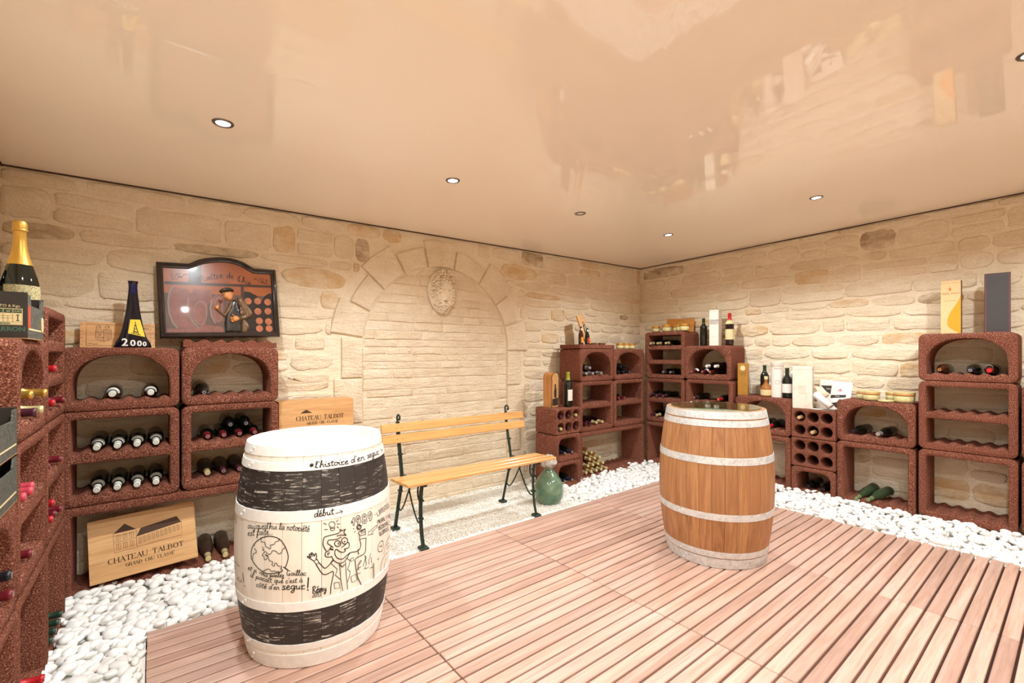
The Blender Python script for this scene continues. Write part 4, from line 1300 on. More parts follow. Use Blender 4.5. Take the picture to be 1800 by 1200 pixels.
c1:1010,5100 1151,5166 1241,5233 1279,5247 1307,5226 1329,5185 1340,5141 1340,5094 1330,5044 1313,5007 1288,4992 1222,4991 1139,4999 1115,4994 1126,4970 1155,4936 1168,4908 1151,4889 1118,4875 1079,4870 1036,4877 988,4893 940,4919 891,4964 803,5059 775,5074 753,5074 736,5059 722,5025 711,4977 709,4926 716,4877 730,4826 752,4776 784,4727 825,4679 871,4640 926,4611 986,4591 1044,4584 1095,4599 1276,4717 1368,4760|\
c1:577,4820 633,4686 669,4623 719,4564 778,4509 837,4466 896,4438 954,4422 1010,4417 1060,4425 1107,4444 1151,4471 1188,4507 1222,4551 1338,4714 1387,4754 1453,4756 1598,4722 1657,4717 1710,4716 1758,4723 1799,4738 1833,4762 1861,4796 1884,4842 1900,4898 1904,4963 1888,5039 1862,5123 1843,5200 1842,5263 1854,5376|\
c1:2185,5158 2162,4617 2146,4549 2120,4503 2081,4474 2013,4451 1742,4431 1639,4402 1609,4348 1667,3933 1691,3802 1719,3683 1784,3473 1816,3400 1877,3288 1952,3109|\
c1:1778,4770 1759,4688 1758,4650 1769,4618 1808,4561|\
c1:1846,5397 1796,5472 1786,5505 1802,5532 1833,5553 1872,5569 1918,5576 2023,5576 2106,5585 2135,5576 2150,5547 2155,5419 2152,5334|\
c1:669,4641 505,4490 392,4396 343,4371 309,4370 281,4389 247,4427 198,4489 88,4649|\
c1:-38,4603 120,4297 168,4219 214,4155 264,4110 320,4092 380,4094 441,4103 506,4125 572,4155 621,4163 647,4136 655,4089 655,4030 645,3961 574,3621 560,3524 548,3188|\
c1:-132,4773 -257,4878 -340,4937 -367,4961 -375,4981 -369,4997 -351,4999 -257,4939 -226,4924 -242,4956 -304,5054 -300,5077 -281,5088 -257,5081 -163,4949 -226,5111 -220,5128 -201,5128 -179,5111 -101,4956 -92,4973 -85,5055 -71,5070 -53,5075 -38,5065 -26,5032 -13,4941 -38,4843 -28,4827 9,4807|\
c0:1851,5197 2148,5164|\
c0:1867,5354 2174,5316|\
c0:1912,5484 2089,5537|\
c0:1932,5424 2118,5454|\
c0:1892,5527 2022,5558|\
c0:1533,5775 1579,5745|\
c0:1587,5593 1639,5628|\
c0:1964,5792 2008,5797|\
c0:-132,4773 -22,4601|\
c0:9,4807 82,4643|\
c0:-132,4773 9,4807|\
c0:-38,4603 82,4643|\
c0:619,4653 537,4551 670,4378 805,4218 789,4064 723,3976 948,3714|\
c0:1222,4574 1370,4402 1335,4217 1263,4061 1396,3908 1345,3672 1276,3479|\
c0:889,4424 924,4237 944,3983 985,3613 1066,3170|\
c0:1169,4412 1213,3790 1260,3375 1294,3144|\
c0:923,4379 1011,4265 1152,4311|\
c0:941,4321 1046,4219 1116,4286|\
c0:693,3630 898,3604 938,3321 713,3373 693,3630|\
c0:1421,3664 1653,3707 1746,3396 1487,3384 1421,3664|\
c0:1388,4468 1521,4496 1561,4375 1427,4348 1388,4468|\
c0:544,6012 711,5995|\
c0:267,6282 381,6219|\
c0:298,6017 419,5995|\
c0:783,6247 870,6315|\
c0:815,6144 936,6128|\
c0:813,6042 881,5965|\
c0:1708,3905 3062,3863|\
c0:1730,3854 3065,3812|\
c0:1735,3676 2652,3639|\
c0:2643,3794 2686,3073|\
c0:2710,3784 2744,3065|\
c0:2378,3866 2368,4131 2521,4126 2547,3871|\
c0:2416,4187 2463,4336|\
c0:2953,5486 2771,5474 2416,5355 2368,5426 2300,5236 2637,5185 2543,5274 2918,5404 2953,5486|\
c0:756,6619 1056,6644|\
c0:951,6717 1056,6644 1000,6569|\
c0:2774,6034 2813,6003|\
c0:2928,6060 3010,5882 3152,5880|\
c0:528,6083 536,5996 543,5961 555,5939 571,5925 592,5917 663,5912 693,5923 707,5951 718,6028|\
c0:2025,3914 2087,4056 2119,4114 2130,4150 2141,4207 2149,4274 2149,4327 2139,4354 2103,4381|\
c0:2196,4309 2178,4175 2177,4113 2193,4058 2217,4008 2229,3963 2215,3925 2162,3860|\
c0:1765,4067 1854,4107 1889,4131 1914,4165 1929,4203 1930,4225 1911,4228 1878,4216 1846,4183 1811,4114 1777,4023 1768,3956 1800,3935 1915,3938|\
c0:3438,4536 3276,4599 3205,4610 3140,4590 3081,4551 3035,4506 3001,4454 2978,4397 2974,4339 2990,4281 3025,4222 3078,4174 3166,4135 3278,4104 3375,4096 3435,4122 3473,4174 3491,4242 3485,4330 3438,4536|\
c0:4554,4367 4213,4380 3983,4352 3829,4299 3738,4225 3682,4142 3606,3993 3564,3860|\
c0:4256,4123 3841,4136|\
c0:4392,3905 3919,3944|\
c0:4009,3747 3842,3742 3698,3729 3581,3696 3486,3641 3408,3570 3349,3486 3313,3389 3272,3171|\
c0:3916,3549 3781,3397 3733,3314 3708,3220 3687,3019|\
c0:3105,4362 3283,4425 3199,4393 3175,4372 3214,4359 3363,4334|\
c0:2075,3765 2137,3799 2164,3803 2181,3782 2193,3749 2214,3727 2255,3731 2357,3762|\
c0:1444,6046 1516,6185 1548,6231 1573,6245 1593,6235 1606,6198 1609,6112 1605,5998 1596,5917 1578,5895 1555,5906 1537,5933 1523,6096 1505,6086 1463,6024 1454,6024 1444,6046|\
c0:1671,6127 1697,6222 1718,6257 1753,6275 1796,6279 1835,6268 1865,6235 1889,6187 1905,6133 1911,6074 1907,6010 1897,5956 1878,5916 1852,5886 1826,5869 1799,5869 1771,5881 1757,5900 1768,5929 1793,5966 1802,5995 1778,6006 1740,6009 1708,6021 1691,6050 1671,6127|\
c0:1745,6132 1781,6178 1797,6189 1814,6177 1829,6153 1837,6128 1832,6102 1820,6077 1804,6065 1787,6078 1745,6132|\
c0:2032,6043 1996,6153 1995,6198 2025,6232 2073,6257 2121,6263 2168,6240 2215,6197 2246,6154 2247,6117 2232,6080 2225,6040 2267,5936 2274,5890 2251,5853 2211,5825 2167,5814 2118,5825 2066,5852 2025,5882 2001,5916 1988,5952 1985,5984 1994,6007 2032,6043|\
c0:2325,6101 2352,6203 2374,6240 2410,6259 2455,6263 2497,6250 2535,6217 2571,6166 2594,6110 2601,6049 2596,5984 2582,5929 2557,5886 2524,5854 2492,5835 2459,5836 2428,5851 2412,5872 2426,5901 2456,5936 2468,5965 2440,5978 2395,5985 2358,5999 2342,6028 2325,6101|\
c0:2405,6113 2450,6158 2470,6167 2491,6152 2510,6124 2518,6097 2510,6071 2492,6046 2472,6037 2451,6052 2405,6113|\
c1:959,5274 945,5223 909,5189 856,5178 799,5192 748,5229 713,5280 701,5337 714,5388 749,5423 801,5435 858,5421 910,5384 946,5331 959,5274|\
c0:900,5289 897,5277 890,5270 866,5270 848,5290 848,5314 856,5321 867,5324 879,5321 897,5301 900,5289|\
c1:1268,5313 1254,5256 1217,5217 1163,5205 1105,5221 1052,5262 1017,5320 1005,5384 1018,5441 1055,5480 1107,5493 1166,5478 1219,5436 1256,5377 1268,5313|\
c0:1156,5309 1148,5295 1130,5295 1115,5311 1116,5329 1130,5336 1140,5334 1154,5318 1156,5309|\
c0:733,6144 720,6094 684,6058 632,6045 576,6056 526,6090 491,6139 480,6194 493,6245 528,6281 579,6295 636,6284 686,6250 721,6200 733,6144|\
c1:1940,5717 1927,5674 1893,5647 1845,5641 1793,5656 1748,5690 1718,5737 1708,5786 1721,5829 1753,5856 1800,5864 1852,5849 1898,5814 1930,5767 1940,5717|\
c0:1881,5735 1874,5709 1857,5692 1833,5686 1807,5694 1785,5713 1770,5740 1765,5769 1771,5795 1788,5813 1811,5818 1837,5811 1860,5792 1876,5764 1881,5735|\
c0:2164,6123 2158,6106 2145,6095 2126,6092 2106,6098 2088,6112 2077,6130 2073,6150 2079,6167 2092,6178 2111,6181 2131,6176 2148,6162 2160,6143 2164,6123|\
c0:2186,5931 2180,5913 2162,5902 2138,5900 2112,5908 2089,5924 2074,5945 2069,5967 2076,5985 2092,5997 2116,5999 2142,5991 2166,5975 2182,5953 2186,5931|\
t0:3018,5501 2949,5683 3006,5682 3045,5656 3060,5609 3042,5587 2985,5589|\
t0:3145,5496 3072,5681|\
t0:3275,5488 3187,5493 3113,5679 3197,5676|\
t0:3148,5591 3221,5587|\
t0:3309,5485 3229,5674 3296,5670 3341,5641 3357,5596 3336,5575 3268,5580|\
t0:3326,5576 3425,5475|\
t0:3460,5472 3373,5664 3445,5658 3495,5628 3513,5581 3490,5562 3415,5569|\
t0:3478,5563 3588,5457|\
t0:3745,5436 3627,5452 3531,5650 3640,5638|\
t0:3576,5556 3672,5544|\
t0:3924,5407 3804,5616 3941,5594|\
t0:3859,5517 3976,5497|\
t0:4143,5365 4101,5565 4420,5300|\
t0:4125,5445 4275,5413|\
t0:4521,5274 4291,5525 4472,5482 4608,5419 4673,5358 4605,5357 4385,5414|\
t0:4605,5357 4872,5250 4987,5132 4521,5274|\
t0:3085,5180 3003,5369 3043,5370 3091,5332 3126,5274 3142,5217 3127,5179 3085,5180|\
t0:3268,5174 3197,5177 3110,5369 3178,5368|\
t0:3151,5277 3210,5276|\
t0:3126,5388 3137,5425|\
t0:3309,5329 3275,5361 3258,5367 3244,5366 3235,5353 3232,5332 3251,5270 3290,5207 3337,5170 3354,5167 3366,5172 3370,5203|\
t0:3379,5359 3364,5349 3354,5334 3359,5302 3373,5264 3397,5225 3425,5191 3455,5169 3481,5159 3499,5165 3508,5184 3502,5217 3486,5255 3461,5295 3433,5329 3379,5359|\
t0:3465,5353 3539,5212 3568,5176 3591,5156 3613,5146 3650,5142 3663,5148 3667,5165 3656,5199 3576,5344|\
t0:3608,5341 3794,5123 3731,5327|\
t0:3904,5105 3766,5322 3844,5311 3906,5274 3937,5222 3915,5202 3832,5215|\
t0:3902,5204 4055,5078|\
t0:4259,5035 4104,5069 3939,5297 4066,5275|\
t0:4014,5189 4130,5167|\
t0:4271,5233 4544,4963|\
t0:3161,5045 3125,5077 3107,5082 3092,5080 3083,5066 3080,5044 3087,5014 3120,4947 3142,4917 3167,4895 3191,4882 3210,4880 3233,4894 3233,4909 3219,4943 3200,4974 3182,4978 3165,4974|\
t0:3182,5081 3286,4881 3368,4878|\
t0:3353,5080 3336,5069 3326,5052 3331,5019 3348,4980 3374,4940 3407,4905 3440,4883 3469,4873 3490,4880 3499,4900 3493,4934 3475,4974 3446,5015 3413,5050 3353,5080|\
t0:3574,4866 3450,5076 3520,5073 3567,5041 3591,4995 3578,4975 3505,4980|\
t0:3578,4975 3635,4942 3672,4890 3658,4858 3574,4866|\
t0:3601,5067 3696,4916 3733,4877 3764,4855 3792,4843 3842,4837 3859,4842 3863,4860 3849,4897 3741,5054|\
t0:3782,5050 3946,4821 4088,4796|\
t0:4346,4741 4152,4784 3954,5027 4103,5002|\
t0:4043,4913 4182,4887|\
t0:4356,4950 4724,4852|\
t0:3202,5896 3094,6130|\
t0:3242,5898 3132,6133 3349,5902 3233,6139|\
t0:3265,6141 3440,5903 3374,6145|\
t0:3633,5900 3534,5902 3405,6146 3497,6147|\
t0:3465,6030 3546,6030|\
t0:3672,5898 3532,6147 3817,5889 3663,6145|\
t0:3940,5879 3771,6140|\
t0:3704,6143 3840,6136|\
t0:4089,5862 3898,6132|\
t0:4066,6116 4037,6105 4020,6086 4032,6043 4062,5991 4112,5936 4173,5886 4238,5851 4298,5831 4341,5833 4360,5856 4341,5901 4299,5958 4239,6016 4174,6068 4066,6116|\
t0:4549,5782 4241,6093 4523,6044|\
t1:-150,3664 -162,3395|\
t1:-170,3646 -133,3669 -100,3681 -75,3663 -62,3632 -72,3595 -94,3561 -153,3544 -132,3508 -39,3398|\
t1:-16,3457 26,3474 44,3487 54,3502 52,3523 43,3539 26,3540 8,3528 -5,3499 -11,3463 -7,3429 5,3402 24,3393 44,3394 75,3423|\
t1:11,3588 54,3647|\
t1:88,3525 95,3530 100,3518 97,3386|\
t1:99,3476 135,3532 148,3532 155,3509 152,3383|\
t1:154,3473 195,3528 208,3526 215,3506 213,3409 230,3393 252,3385|\
t1:269,3520 280,3435 291,3414 307,3408 328,3422 348,3447 359,3513 351,3356 342,3299 330,3260 311,3250 294,3257 281,3274 285,3301 377,3384|\
t0:-177,3362 -161,3386 -146,3400 -127,3387 -114,3359 -120,3324 -137,3286 -189,3208 -158,3204 -111,3210|\
t0:-41,3394 -61,3376 -77,3351 -84,3297 -82,3242 -68,3209 -50,3194 -33,3206 -19,3238 -13,3292 -14,3346 -26,3374 -41,3394|\
t0:18,3344 36,3381 49,3387 39,3187|\
t0:91,3361 109,3375 126,3381 142,3364 149,3338 112,3290 150,3246 144,3212 128,3185 105,3188 80,3201|\
t1:20,6720 -3,6735 -28,6742 -60,6729 -87,6704 -99,6671 -98,6638 -82,6611 -58,6598 -30,6608 -3,6636 18,6683 34,6745 51,6894|\
t1:38,6775 25,6637 39,6613 58,6602|\
t1:82,6663 141,6682 165,6697 180,6713 177,6733 163,6748 140,6748 115,6735 97,6705 89,6669 95,6635 112,6610 138,6602 166,6605 209,6636|\
t1:118,6795 178,6857|\
t1:213,6618 273,6751 291,6826 298,6886 287,6904 270,6889 259,6827 246,6683 248,6630 269,6607 296,6604 325,6620 346,6649 347,6687 335,6721 313,6731 286,6733|\
t1:389,6722 404,6742 415,6746 411,6643 426,6617 449,6607 475,6616 499,6643 521,6746 513,6631 531,6614 555,6609|\
t1:627,6847 608,6642 615,6609 632,6605 683,6622|\
t1:566,6769 690,6780|\
t1:-233,8831 -235,8671|\
t1:-314,8745 -154,8757|\
t1:-298,8797 -170,8704|\
t1:-168,8807 -299,8694|\
t1:-86,8645 1,8789 19,8844 22,8882 9,8897 -10,8892 -28,8864 -42,8815 -48,8733 -45,8657 -29,8632 -7,8628 34,8649|\
t1:93,8884 82,8835|\
t1:118,8645 218,8852 231,8893 219,8908 198,8898 182,8856 167,8793 149,8630|\
t1:161,8701 222,8762 250,8766 270,8752 264,8665 288,8649 319,8641|\
t1:339,8715 365,8749 384,8764 372,8660 397,8646 431,8642|\
t1:401,8830 410,8841|\
t1:571,8755 523,8771 493,8761 479,8743 550,8700 560,8676 554,8656 528,8641 495,8634 447,8656|\
t1:546,8650 596,8656|\
t1:689,8859 658,8672 666,8643 684,8639 745,8655|\
t1:614,8788 760,8798|\
t1:875,8769 837,8764 805,8753 785,8722 780,8687 797,8656 826,8637 868,8643 907,8663 923,8695 923,8729 898,8755 875,8769 908,8746 961,8751|\
t1:971,8711 1001,8746 1022,8760 1004,8655 1031,8639 1068,8634|\
t1:1043,8827 1054,8837|\
t1:1101,8736 1121,8756 1135,8757 1118,8624|\
t1:1127,8696 1199,8755 1227,8753 1252,8742|\
t1:1119,8635 1190,8627 1255,8636|\
t1:1291,8679 1373,8692 1407,8704 1429,8718 1428,8737 1411,8753 1378,8754 1343,8744 1317,8717 1301,8684 1306,8652 1325,8627 1360,8617 1399,8618 1460,8643|\
t1:1784,8749 1754,8763 1721,8770 1677,8756 1639,8731 1622,8699 1621,8667 1640,8641 1672,8629 1710,8639 1749,8667 1780,8713 1805,8773 1839,8920|\
t1:1813,8803 1795,8729 1786,8668 1804,8645 1830,8635|\
t1:1913,8905 1898,8852|\
t1:1962,8697 2049,8717 2086,8731 2109,8747 2106,8767 2087,8782 2052,8781 2015,8768 1987,8739 1972,8703 1979,8671 2001,8646 2038,8638 2081,8641 2146,8671|\
t1:2182,8772 2201,8777 2213,8766 2191,8637|\
t1:2202,8719 2257,8756 2307,8782 2341,8781 2360,8761 2340,8667 2374,8651 2421,8645|\
t1:2731,8795 2685,8811 2657,8799 2643,8779 2709,8733 2719,8707 2713,8684 2687,8666 2656,8658 2633,8666 2612,8680|\
t1:2704,8678 2752,8686|\
t1:2783,8729 2855,8750 2886,8765 2905,8782 2903,8803 2888,8818 2859,8818 2827,8804 2804,8773 2792,8736 2797,8701 2814,8675 2845,8667 2880,8670 2935,8702|\
t1:3146,8803 3115,8815 3082,8821 3036,8811 2996,8790 2979,8756 2979,8721 2997,8696 3028,8685 3067,8695 3106,8722 3152,8815 3145,8753 3127,8666 3110,8605 3086,8561 3049,8543 3012,8542 2981,8556 2971,8579 3011,8610 3169,8691|\
t1:3200,8790 3223,8811 3239,8815 3223,8709 3242,8681 3273,8671 3312,8680 3351,8707 3397,8813 3371,8694 3396,8676 3433,8670|\
t1:3479,8785 3507,8808 3525,8809 3496,8659|\
t1:3511,8740 3562,8778 3610,8806 3649,8803 3684,8790|\
t1:3499,8671 3593,8661 3684,8669|\
t0:4043,8770 4121,8782 4200,8786 4294,8764 4346,8736 4158,8709 4130,8692 4119,8673|\
t0:4096,8627 4113,8619"""
S_TALBOT = (128.4, "0:66,82 57,94 52,98 45,100 38,101 30,100 22,96 15,90 9,82 5,72 3,61 2,50 3,39 5,28 9,18 15,10 22,4 30,0 38,-1 45,0 52,2 57,6 66,18|0:96,0 96,100|0:85,0 107,0|0:85,100 107,100|0:164,0 164,100|0:153,0 175,0|0:153,100 175,100|0:96,52 164,52|0:192,0 227,100 262,0|0:181,0 203,0|0:251,0 273,0|0:206,40 248,40|0:320,0 320,100|0:309,0 331,0|0:309,100 331,100|0:288,100 352,100|0:277,100 299,100|0:341,100 363,100|0:288,100 286,82|0:352,100 354,82|0:434,0 380,0 380,100 434,100|0:423,0 445,0|0:423,100 445,100|0:380,52 426,52|0:369,0 390,0|0:369,100 390,100|0:432,0 434,18|0:432,100 434,84|0:461,0 496,100 531,0|0:450,0 472,0|0:520,0 542,0|0:475,40 517,40|0:557,100 556,50 557,30 560,17 565,9 571,4 577,1 585,0 599,0 607,1 613,4 619,9 624,17 627,30 628,50 627,100|0:546,100 568,100|0:616,100 638,100|0:761,0 761,100|0:750,0 772,0|0:750,100 772,100|0:729,100 793,100|0:718,100 740,100|0:782,100 804,100|0:729,100 727,82|0:793,100 795,82|0:821,0 856,100 891,0|0:810,0 832,0|0:880,0 902,0|0:835,40 877,40|0:917,100 917,0 969,0|0:906,100 928,100|0:958,0 980,0|0:906,0 927,0|0:906,100 927,100|0:969,0 971,18|0:997,0 997,100 1037,100 1053,86 1051,64 1037,54 997,54|0:986,0 1008,0|0:1037,54 1057,40 1059,16 1041,0 997,0|0:986,0 1008,0|0:986,0 1007,0|0:986,100 1007,100|0:1127,100 1108,92 1100,86 1094,76 1090,63 1089,50 1090,37 1094,24 1100,14 1108,7 1117,2 1127,0 1137,2 1146,7 1154,14 1160,24 1164,37 1165,50 1164,63 1160,76 1154,86 1146,92 1127,100|0:1224,0 1224,100|0:1213,0 1235,0|0:1213,100 1235,100|0:1192,100 1256,100|0:1181,100 1203,100|0:1245,100 1267,100|0:1192,100 1190,82|0:1256,100 1258,82|1:9,82 5,72|1:5,72 3,61|1:3,61 2,50|1:2,50 3,39|1:3,39 5,28|1:5,28 9,18|1:96,0 96,100|1:164,0 164,100|1:227,100 262,0|1:320,0 320,100|1:380,0 380,100|1:496,100 531,0|1:557,100 556,75|1:556,75 556,50|1:556,50 557,30|1:557,30 560,17|1:761,0 761,100|1:856,100 891,0|1:917,100 917,0|1:997,0 997,100|1:1053,86 1051,64|1:1057,40 1059,16|1:1100,86 1094,76|1:1094,76 1090,63|1:1090,63 1089,50|1:1089,50 1090,37|1:1090,37 1094,24|1:1094,24 1100,14|1:1154,14 1160,24|1:1160,24 1164,37|1:1164,37 1165,50|1:1165,50 1164,63|1:1164,63 1160,76|1:1160,76 1154,86|1:1224,0 1224,100")
S_GRANDCRU = (144.3, "0:66,82 57,94 52,98 45,100 38,101 30,100 22,96 15,90 9,82 5,72 3,61 2,50 3,39 5,28 9,18 15,10 22,4 30,0 38,-1 47,0 54,2 60,5 65,8 68,14 70,24 70,37 68,46 62,48 44,46|0:100,0 100,100 140,100 160,86 158,62 140,50 100,50|0:89,0 111,0|0:134,50 166,0|0:155,0 177,0|0:89,0 110,0|0:89,100 110,100|0:192,0 227,100 262,0|0:181,0 203,0|0:251,0 273,0|0:206,40 248,40|0:288,0 288,100 358,0 358,100|0:277,0 299,0|0:347,100 369,100|0:386,0 386,100 420,100 446,80 454,50 446,20 420,0 386,0|0:375,0 397,0|0:375,0 397,0|0:375,0 396,0|0:375,100 396,100|0:624,82 615,94 610,98 603,100 596,101 588,100 580,96 573,90 567,82 563,72 561,61 560,50 561,39 563,28 567,18 573,10 580,4 588,0 596,-1 603,0 610,2 615,6 624,18|0:654,0 654,100 694,100 714,86 712,62 694,50 654,50|0:643,0 665,0|0:688,50 720,0|0:709,0 731,0|0:643,0 664,0|0:643,100 664,100|0:746,100 745,50 746,30 749,17 754,9 760,4 766,1 774,0 788,0 796,1 802,4 808,9 813,17 816,30 817,50 816,100|0:735,100 757,100|0:805,100 827,100|0:984,82 975,94 970,98 963,100 956,101 948,100 940,96 933,90 927,82 923,72 921,61 920,50 921,39 923,28 927,18 933,10 940,4 948,0 956,-1 963,0 970,2 975,6 984,18|0:1014,100 1014,0 1066,0|0:1003,100 1025,100|0:1055,0 1077,0|0:1003,0 1024,0|0:1003,100 1024,100|0:1066,0 1068,18|0:1094,0 1129,100 1164,0|0:1083,0 1105,0|0:1153,0 1175,0|0:1108,40 1150,40|0:1246,84 1237,95 1232,99 1224,101 1216,101 1208,99 1202,95 1198,89 1195,82 1194,76 1195,69 1200,62 1212,55 1228,49 1240,42 1246,35 1247,27 1247,20 1245,13 1240,7 1234,2 1225,0 1215,0 1206,1 1200,5 1191,16|0:1332,84 1323,95 1318,99 1310,101 1302,101 1294,99 1288,95 1284,89 1281,82 1280,76 1281,69 1286,62 1298,55 1314,49 1326,42 1332,35 1333,27 1333,20 1331,13 1326,7 1320,2 1311,0 1301,0 1292,1 1286,5 1277,16|0:1416,0 1362,0 1362,100 1416,100|0:1405,0 1427,0|0:1405,100 1427,100|0:1362,52 1408,52|0:1351,0 1372,0|0:1351,100 1372,100|0:1414,0 1416,18|0:1414,100 1416,84|0:1382,112 1398,130|1:9,82 5,72|1:5,72 3,61|1:3,61 2,50|1:2,50 3,39|1:3,39 5,28|1:5,28 9,18|1:68,14 70,24|1:70,24 70,37|1:70,37 68,46|1:68,46 62,48|1:62,48 53,47|1:53,47 44,46|1:100,0 100,100|1:160,86 158,62|1:134,50 166,0|1:227,100 262,0|1:288,100 358,0|1:386,0 386,100|1:446,80 454,50|1:454,50 446,20|1:567,82 563,72|1:563,72 561,61|1:561,61 560,50|1:560,50 561,39|1:561,39 563,28|1:563,28 567,18|1:654,0 654,100|1:714,86 712,62|1:688,50 720,0|1:746,100 745,75|1:745,75 745,50|1:745,50 746,30|1:746,30 749,17|1:927,82 923,72|1:923,72 921,61|1:921,61 920,50|1:920,50 921,39|1:921,39 923,28|1:923,28 927,18|1:1014,100 1014,0|1:1129,100 1164,0|1:1195,69 1200,62|1:1200,62 1212,55|1:1212,55 1228,49|1:1228,49 1240,42|1:1240,42 1246,35|1:1281,69 1286,62|1:1286,62 1298,55|1:1298,55 1314,49|1:1314,49 1326,42|1:1326,42 1332,35|1:1362,0 1362,100")
S_MAITRE = (20.2, "0:42,42 36,47 30,50 21,48 12,42 7,33 5,22 8,12 14,4 22,4 30,8 36,18 41,30 43,48 42,14 46,7 52,3|0:56,30 61,42 66,48 65,10 71,5 80,3|0:68,72 70,76|0:56,70 64,84 74,70|0:97,82 94,14 96,3 101,2 108,4 115,8|0:81,56 115,60|0:120,40 123,48 127,48 127,0|0:127,26 134,39 141,48 147,48 153,44|0:127,4 143,2 157,6|0:163,22 180,28 187,33 191,38 190,45 186,50 179,50 172,46 167,36 165,24 167,13 172,4 180,1 188,2 194,6 200,12")
S_DE = (9.7, "0:40,42 33,47 26,50 17,46 9,38 6,27 6,16 11,7 18,2 26,5 34,14 40,30 44,50 48,100|0:45,60 43,35 42,14 46,6 52,2|0:59,22 76,28 82,33 86,38 86,45 82,50 75,50 68,46 63,36 61,24 63,13 68,4 75,1 84,2 90,6 96,12")
S_CHAI = (13.2, "0:0,6 22,81 24,96 21,102 16,98 13,83 10,60 8,0|0:10,26 17,39 24,48 31,49 36,44 36,12 42,6 50,3|0:94,42 88,47 82,50 72,48 64,42 58,33 56,22 60,12 66,4 73,4 82,8 88,18 92,30 94,48 94,14 98,7 104,3|0:107,30 113,42 117,48 116,10 122,5 131,3|0:120,72 122,76")

def decode(s, k=1e-4):
    out = []
    for part in s.split('|'):
        if not part.strip(): continue
        w, pts = part.split(':')
        out.append((w if not w.isdigit() else int(w), [(float(a) * k, float(b) * k) for a, b in (q.split(',') for q in pts.split())]))
    return out
PIC_POLY = {
    'outline': '0,5000 1684,5018 1844,5084 2354,5369 2993,5555 3674,5662 4345,5618 4917,5426 5350,5161 5609,5006 7000,5000 7000,0 0,0',
    'bigbarrel': '620,3076 815,3394 1658,3285 1762,2716 1678,1982 1725,1201 2005,629 942,670 694,1027 547,1639 544,2458',
    'midbarrel': '1627,2710 1972,3302 2862,3245 2969,2771 2722,2335 2597,1695 2461,845 2103,788 1770,1201 1628,1876',
    'farbarrel': '2823,2551 3160,2994 3647,2910 3552,2045 3502,1183 3178,963 2929,1278 2787,1912',
    'lowbarrel': '407,613 1828,627 2462,872 3258,803 3541,323 391,296',
    'arches': '4876,3303 5231,3268 5662,3013 5950,2636 6151,2983 6432,3196 6703,3240 6645,329 4693,318',
    'beam': '386,3754 6787,3825 6784,3643 385,3550',
    'post1': '1739,4803 2430,5122 2400,3774 1683,3756',
    'post2': '4698,3677 4899,3678 4838,2695 4666,2797',
    'beret': '3374,3219 3496,3387 3771,3511 4039,3510 4264,3377 4255,3235 4023,3244 3662,3181 3479,3106',
    'face': '3526,3147 3663,3192 4024,3255 4221,3184 4213,2830 4098,2618 3916,2561 3764,2635 3657,2712 3574,2815 3602,2908 3530,2975',
    'apron': '3925,2329 4212,2666 4433,2622 4578,2081 4656,1535 4605,329 3585,323 3578,969 3683,1618',
    'leftarm': '3099,1912 3293,2036 3576,1696 3800,2107 3953,2438 4166,2637 4193,2339 4007,1844 3646,1374 3434,1547',
    'rightarm': '4399,2812 4716,2882 5000,2427 5241,1994 5364,1693 5261,1468 4884,1255 4522,1160 4504,1449 4816,1595 4657,1919 4457,2295',
    'coathem': '4656,1535 4840,1265 5023,993 5083,746 4871,330 4596,329',
    'lefthand': '3027,2069 3139,2234 3333,2279 3346,2038 3244,1884 3076,1911',
    'righthand': '4018,1275 4101,1548 4366,1511 4522,1368 4511,1192 4271,1046 4063,1053',
    'glassbowl': '3296,2636 3597,2676 3559,2476 3436,2352 3335,2456',
    'head1': '2633,1696 2599,1436 2530,1201 2434,1015 2318,895 2195,852 2076,891 1974,1007 1897,1189 1854,1418 1848,1674 1881,1930 1949,2163 2046,2350 2162,2472 2286,2518 2405,2482 2508,2368 2585,2186 2628,1954',
    'head2': '3538,1964 3510,1689 3460,1440 3394,1242 3317,1115 3238,1071 3163,1112 3101,1236 3057,1430 3035,1675 3038,1947 3066,2220 3116,2468 3182,2666 3259,2795 3339,2842 3414,2802 3477,2679 3521,2485 3542,2238',
    'head3': '3494,511 3477,431 3439,359 3381,301 3311,264 3235,252 3161,264 3095,300 3044,356 3013,427 3006,507 3022,586 3061,658 3118,715 3188,752 3265,766 3339,754 3405,718 3456,662 3487,590',
}
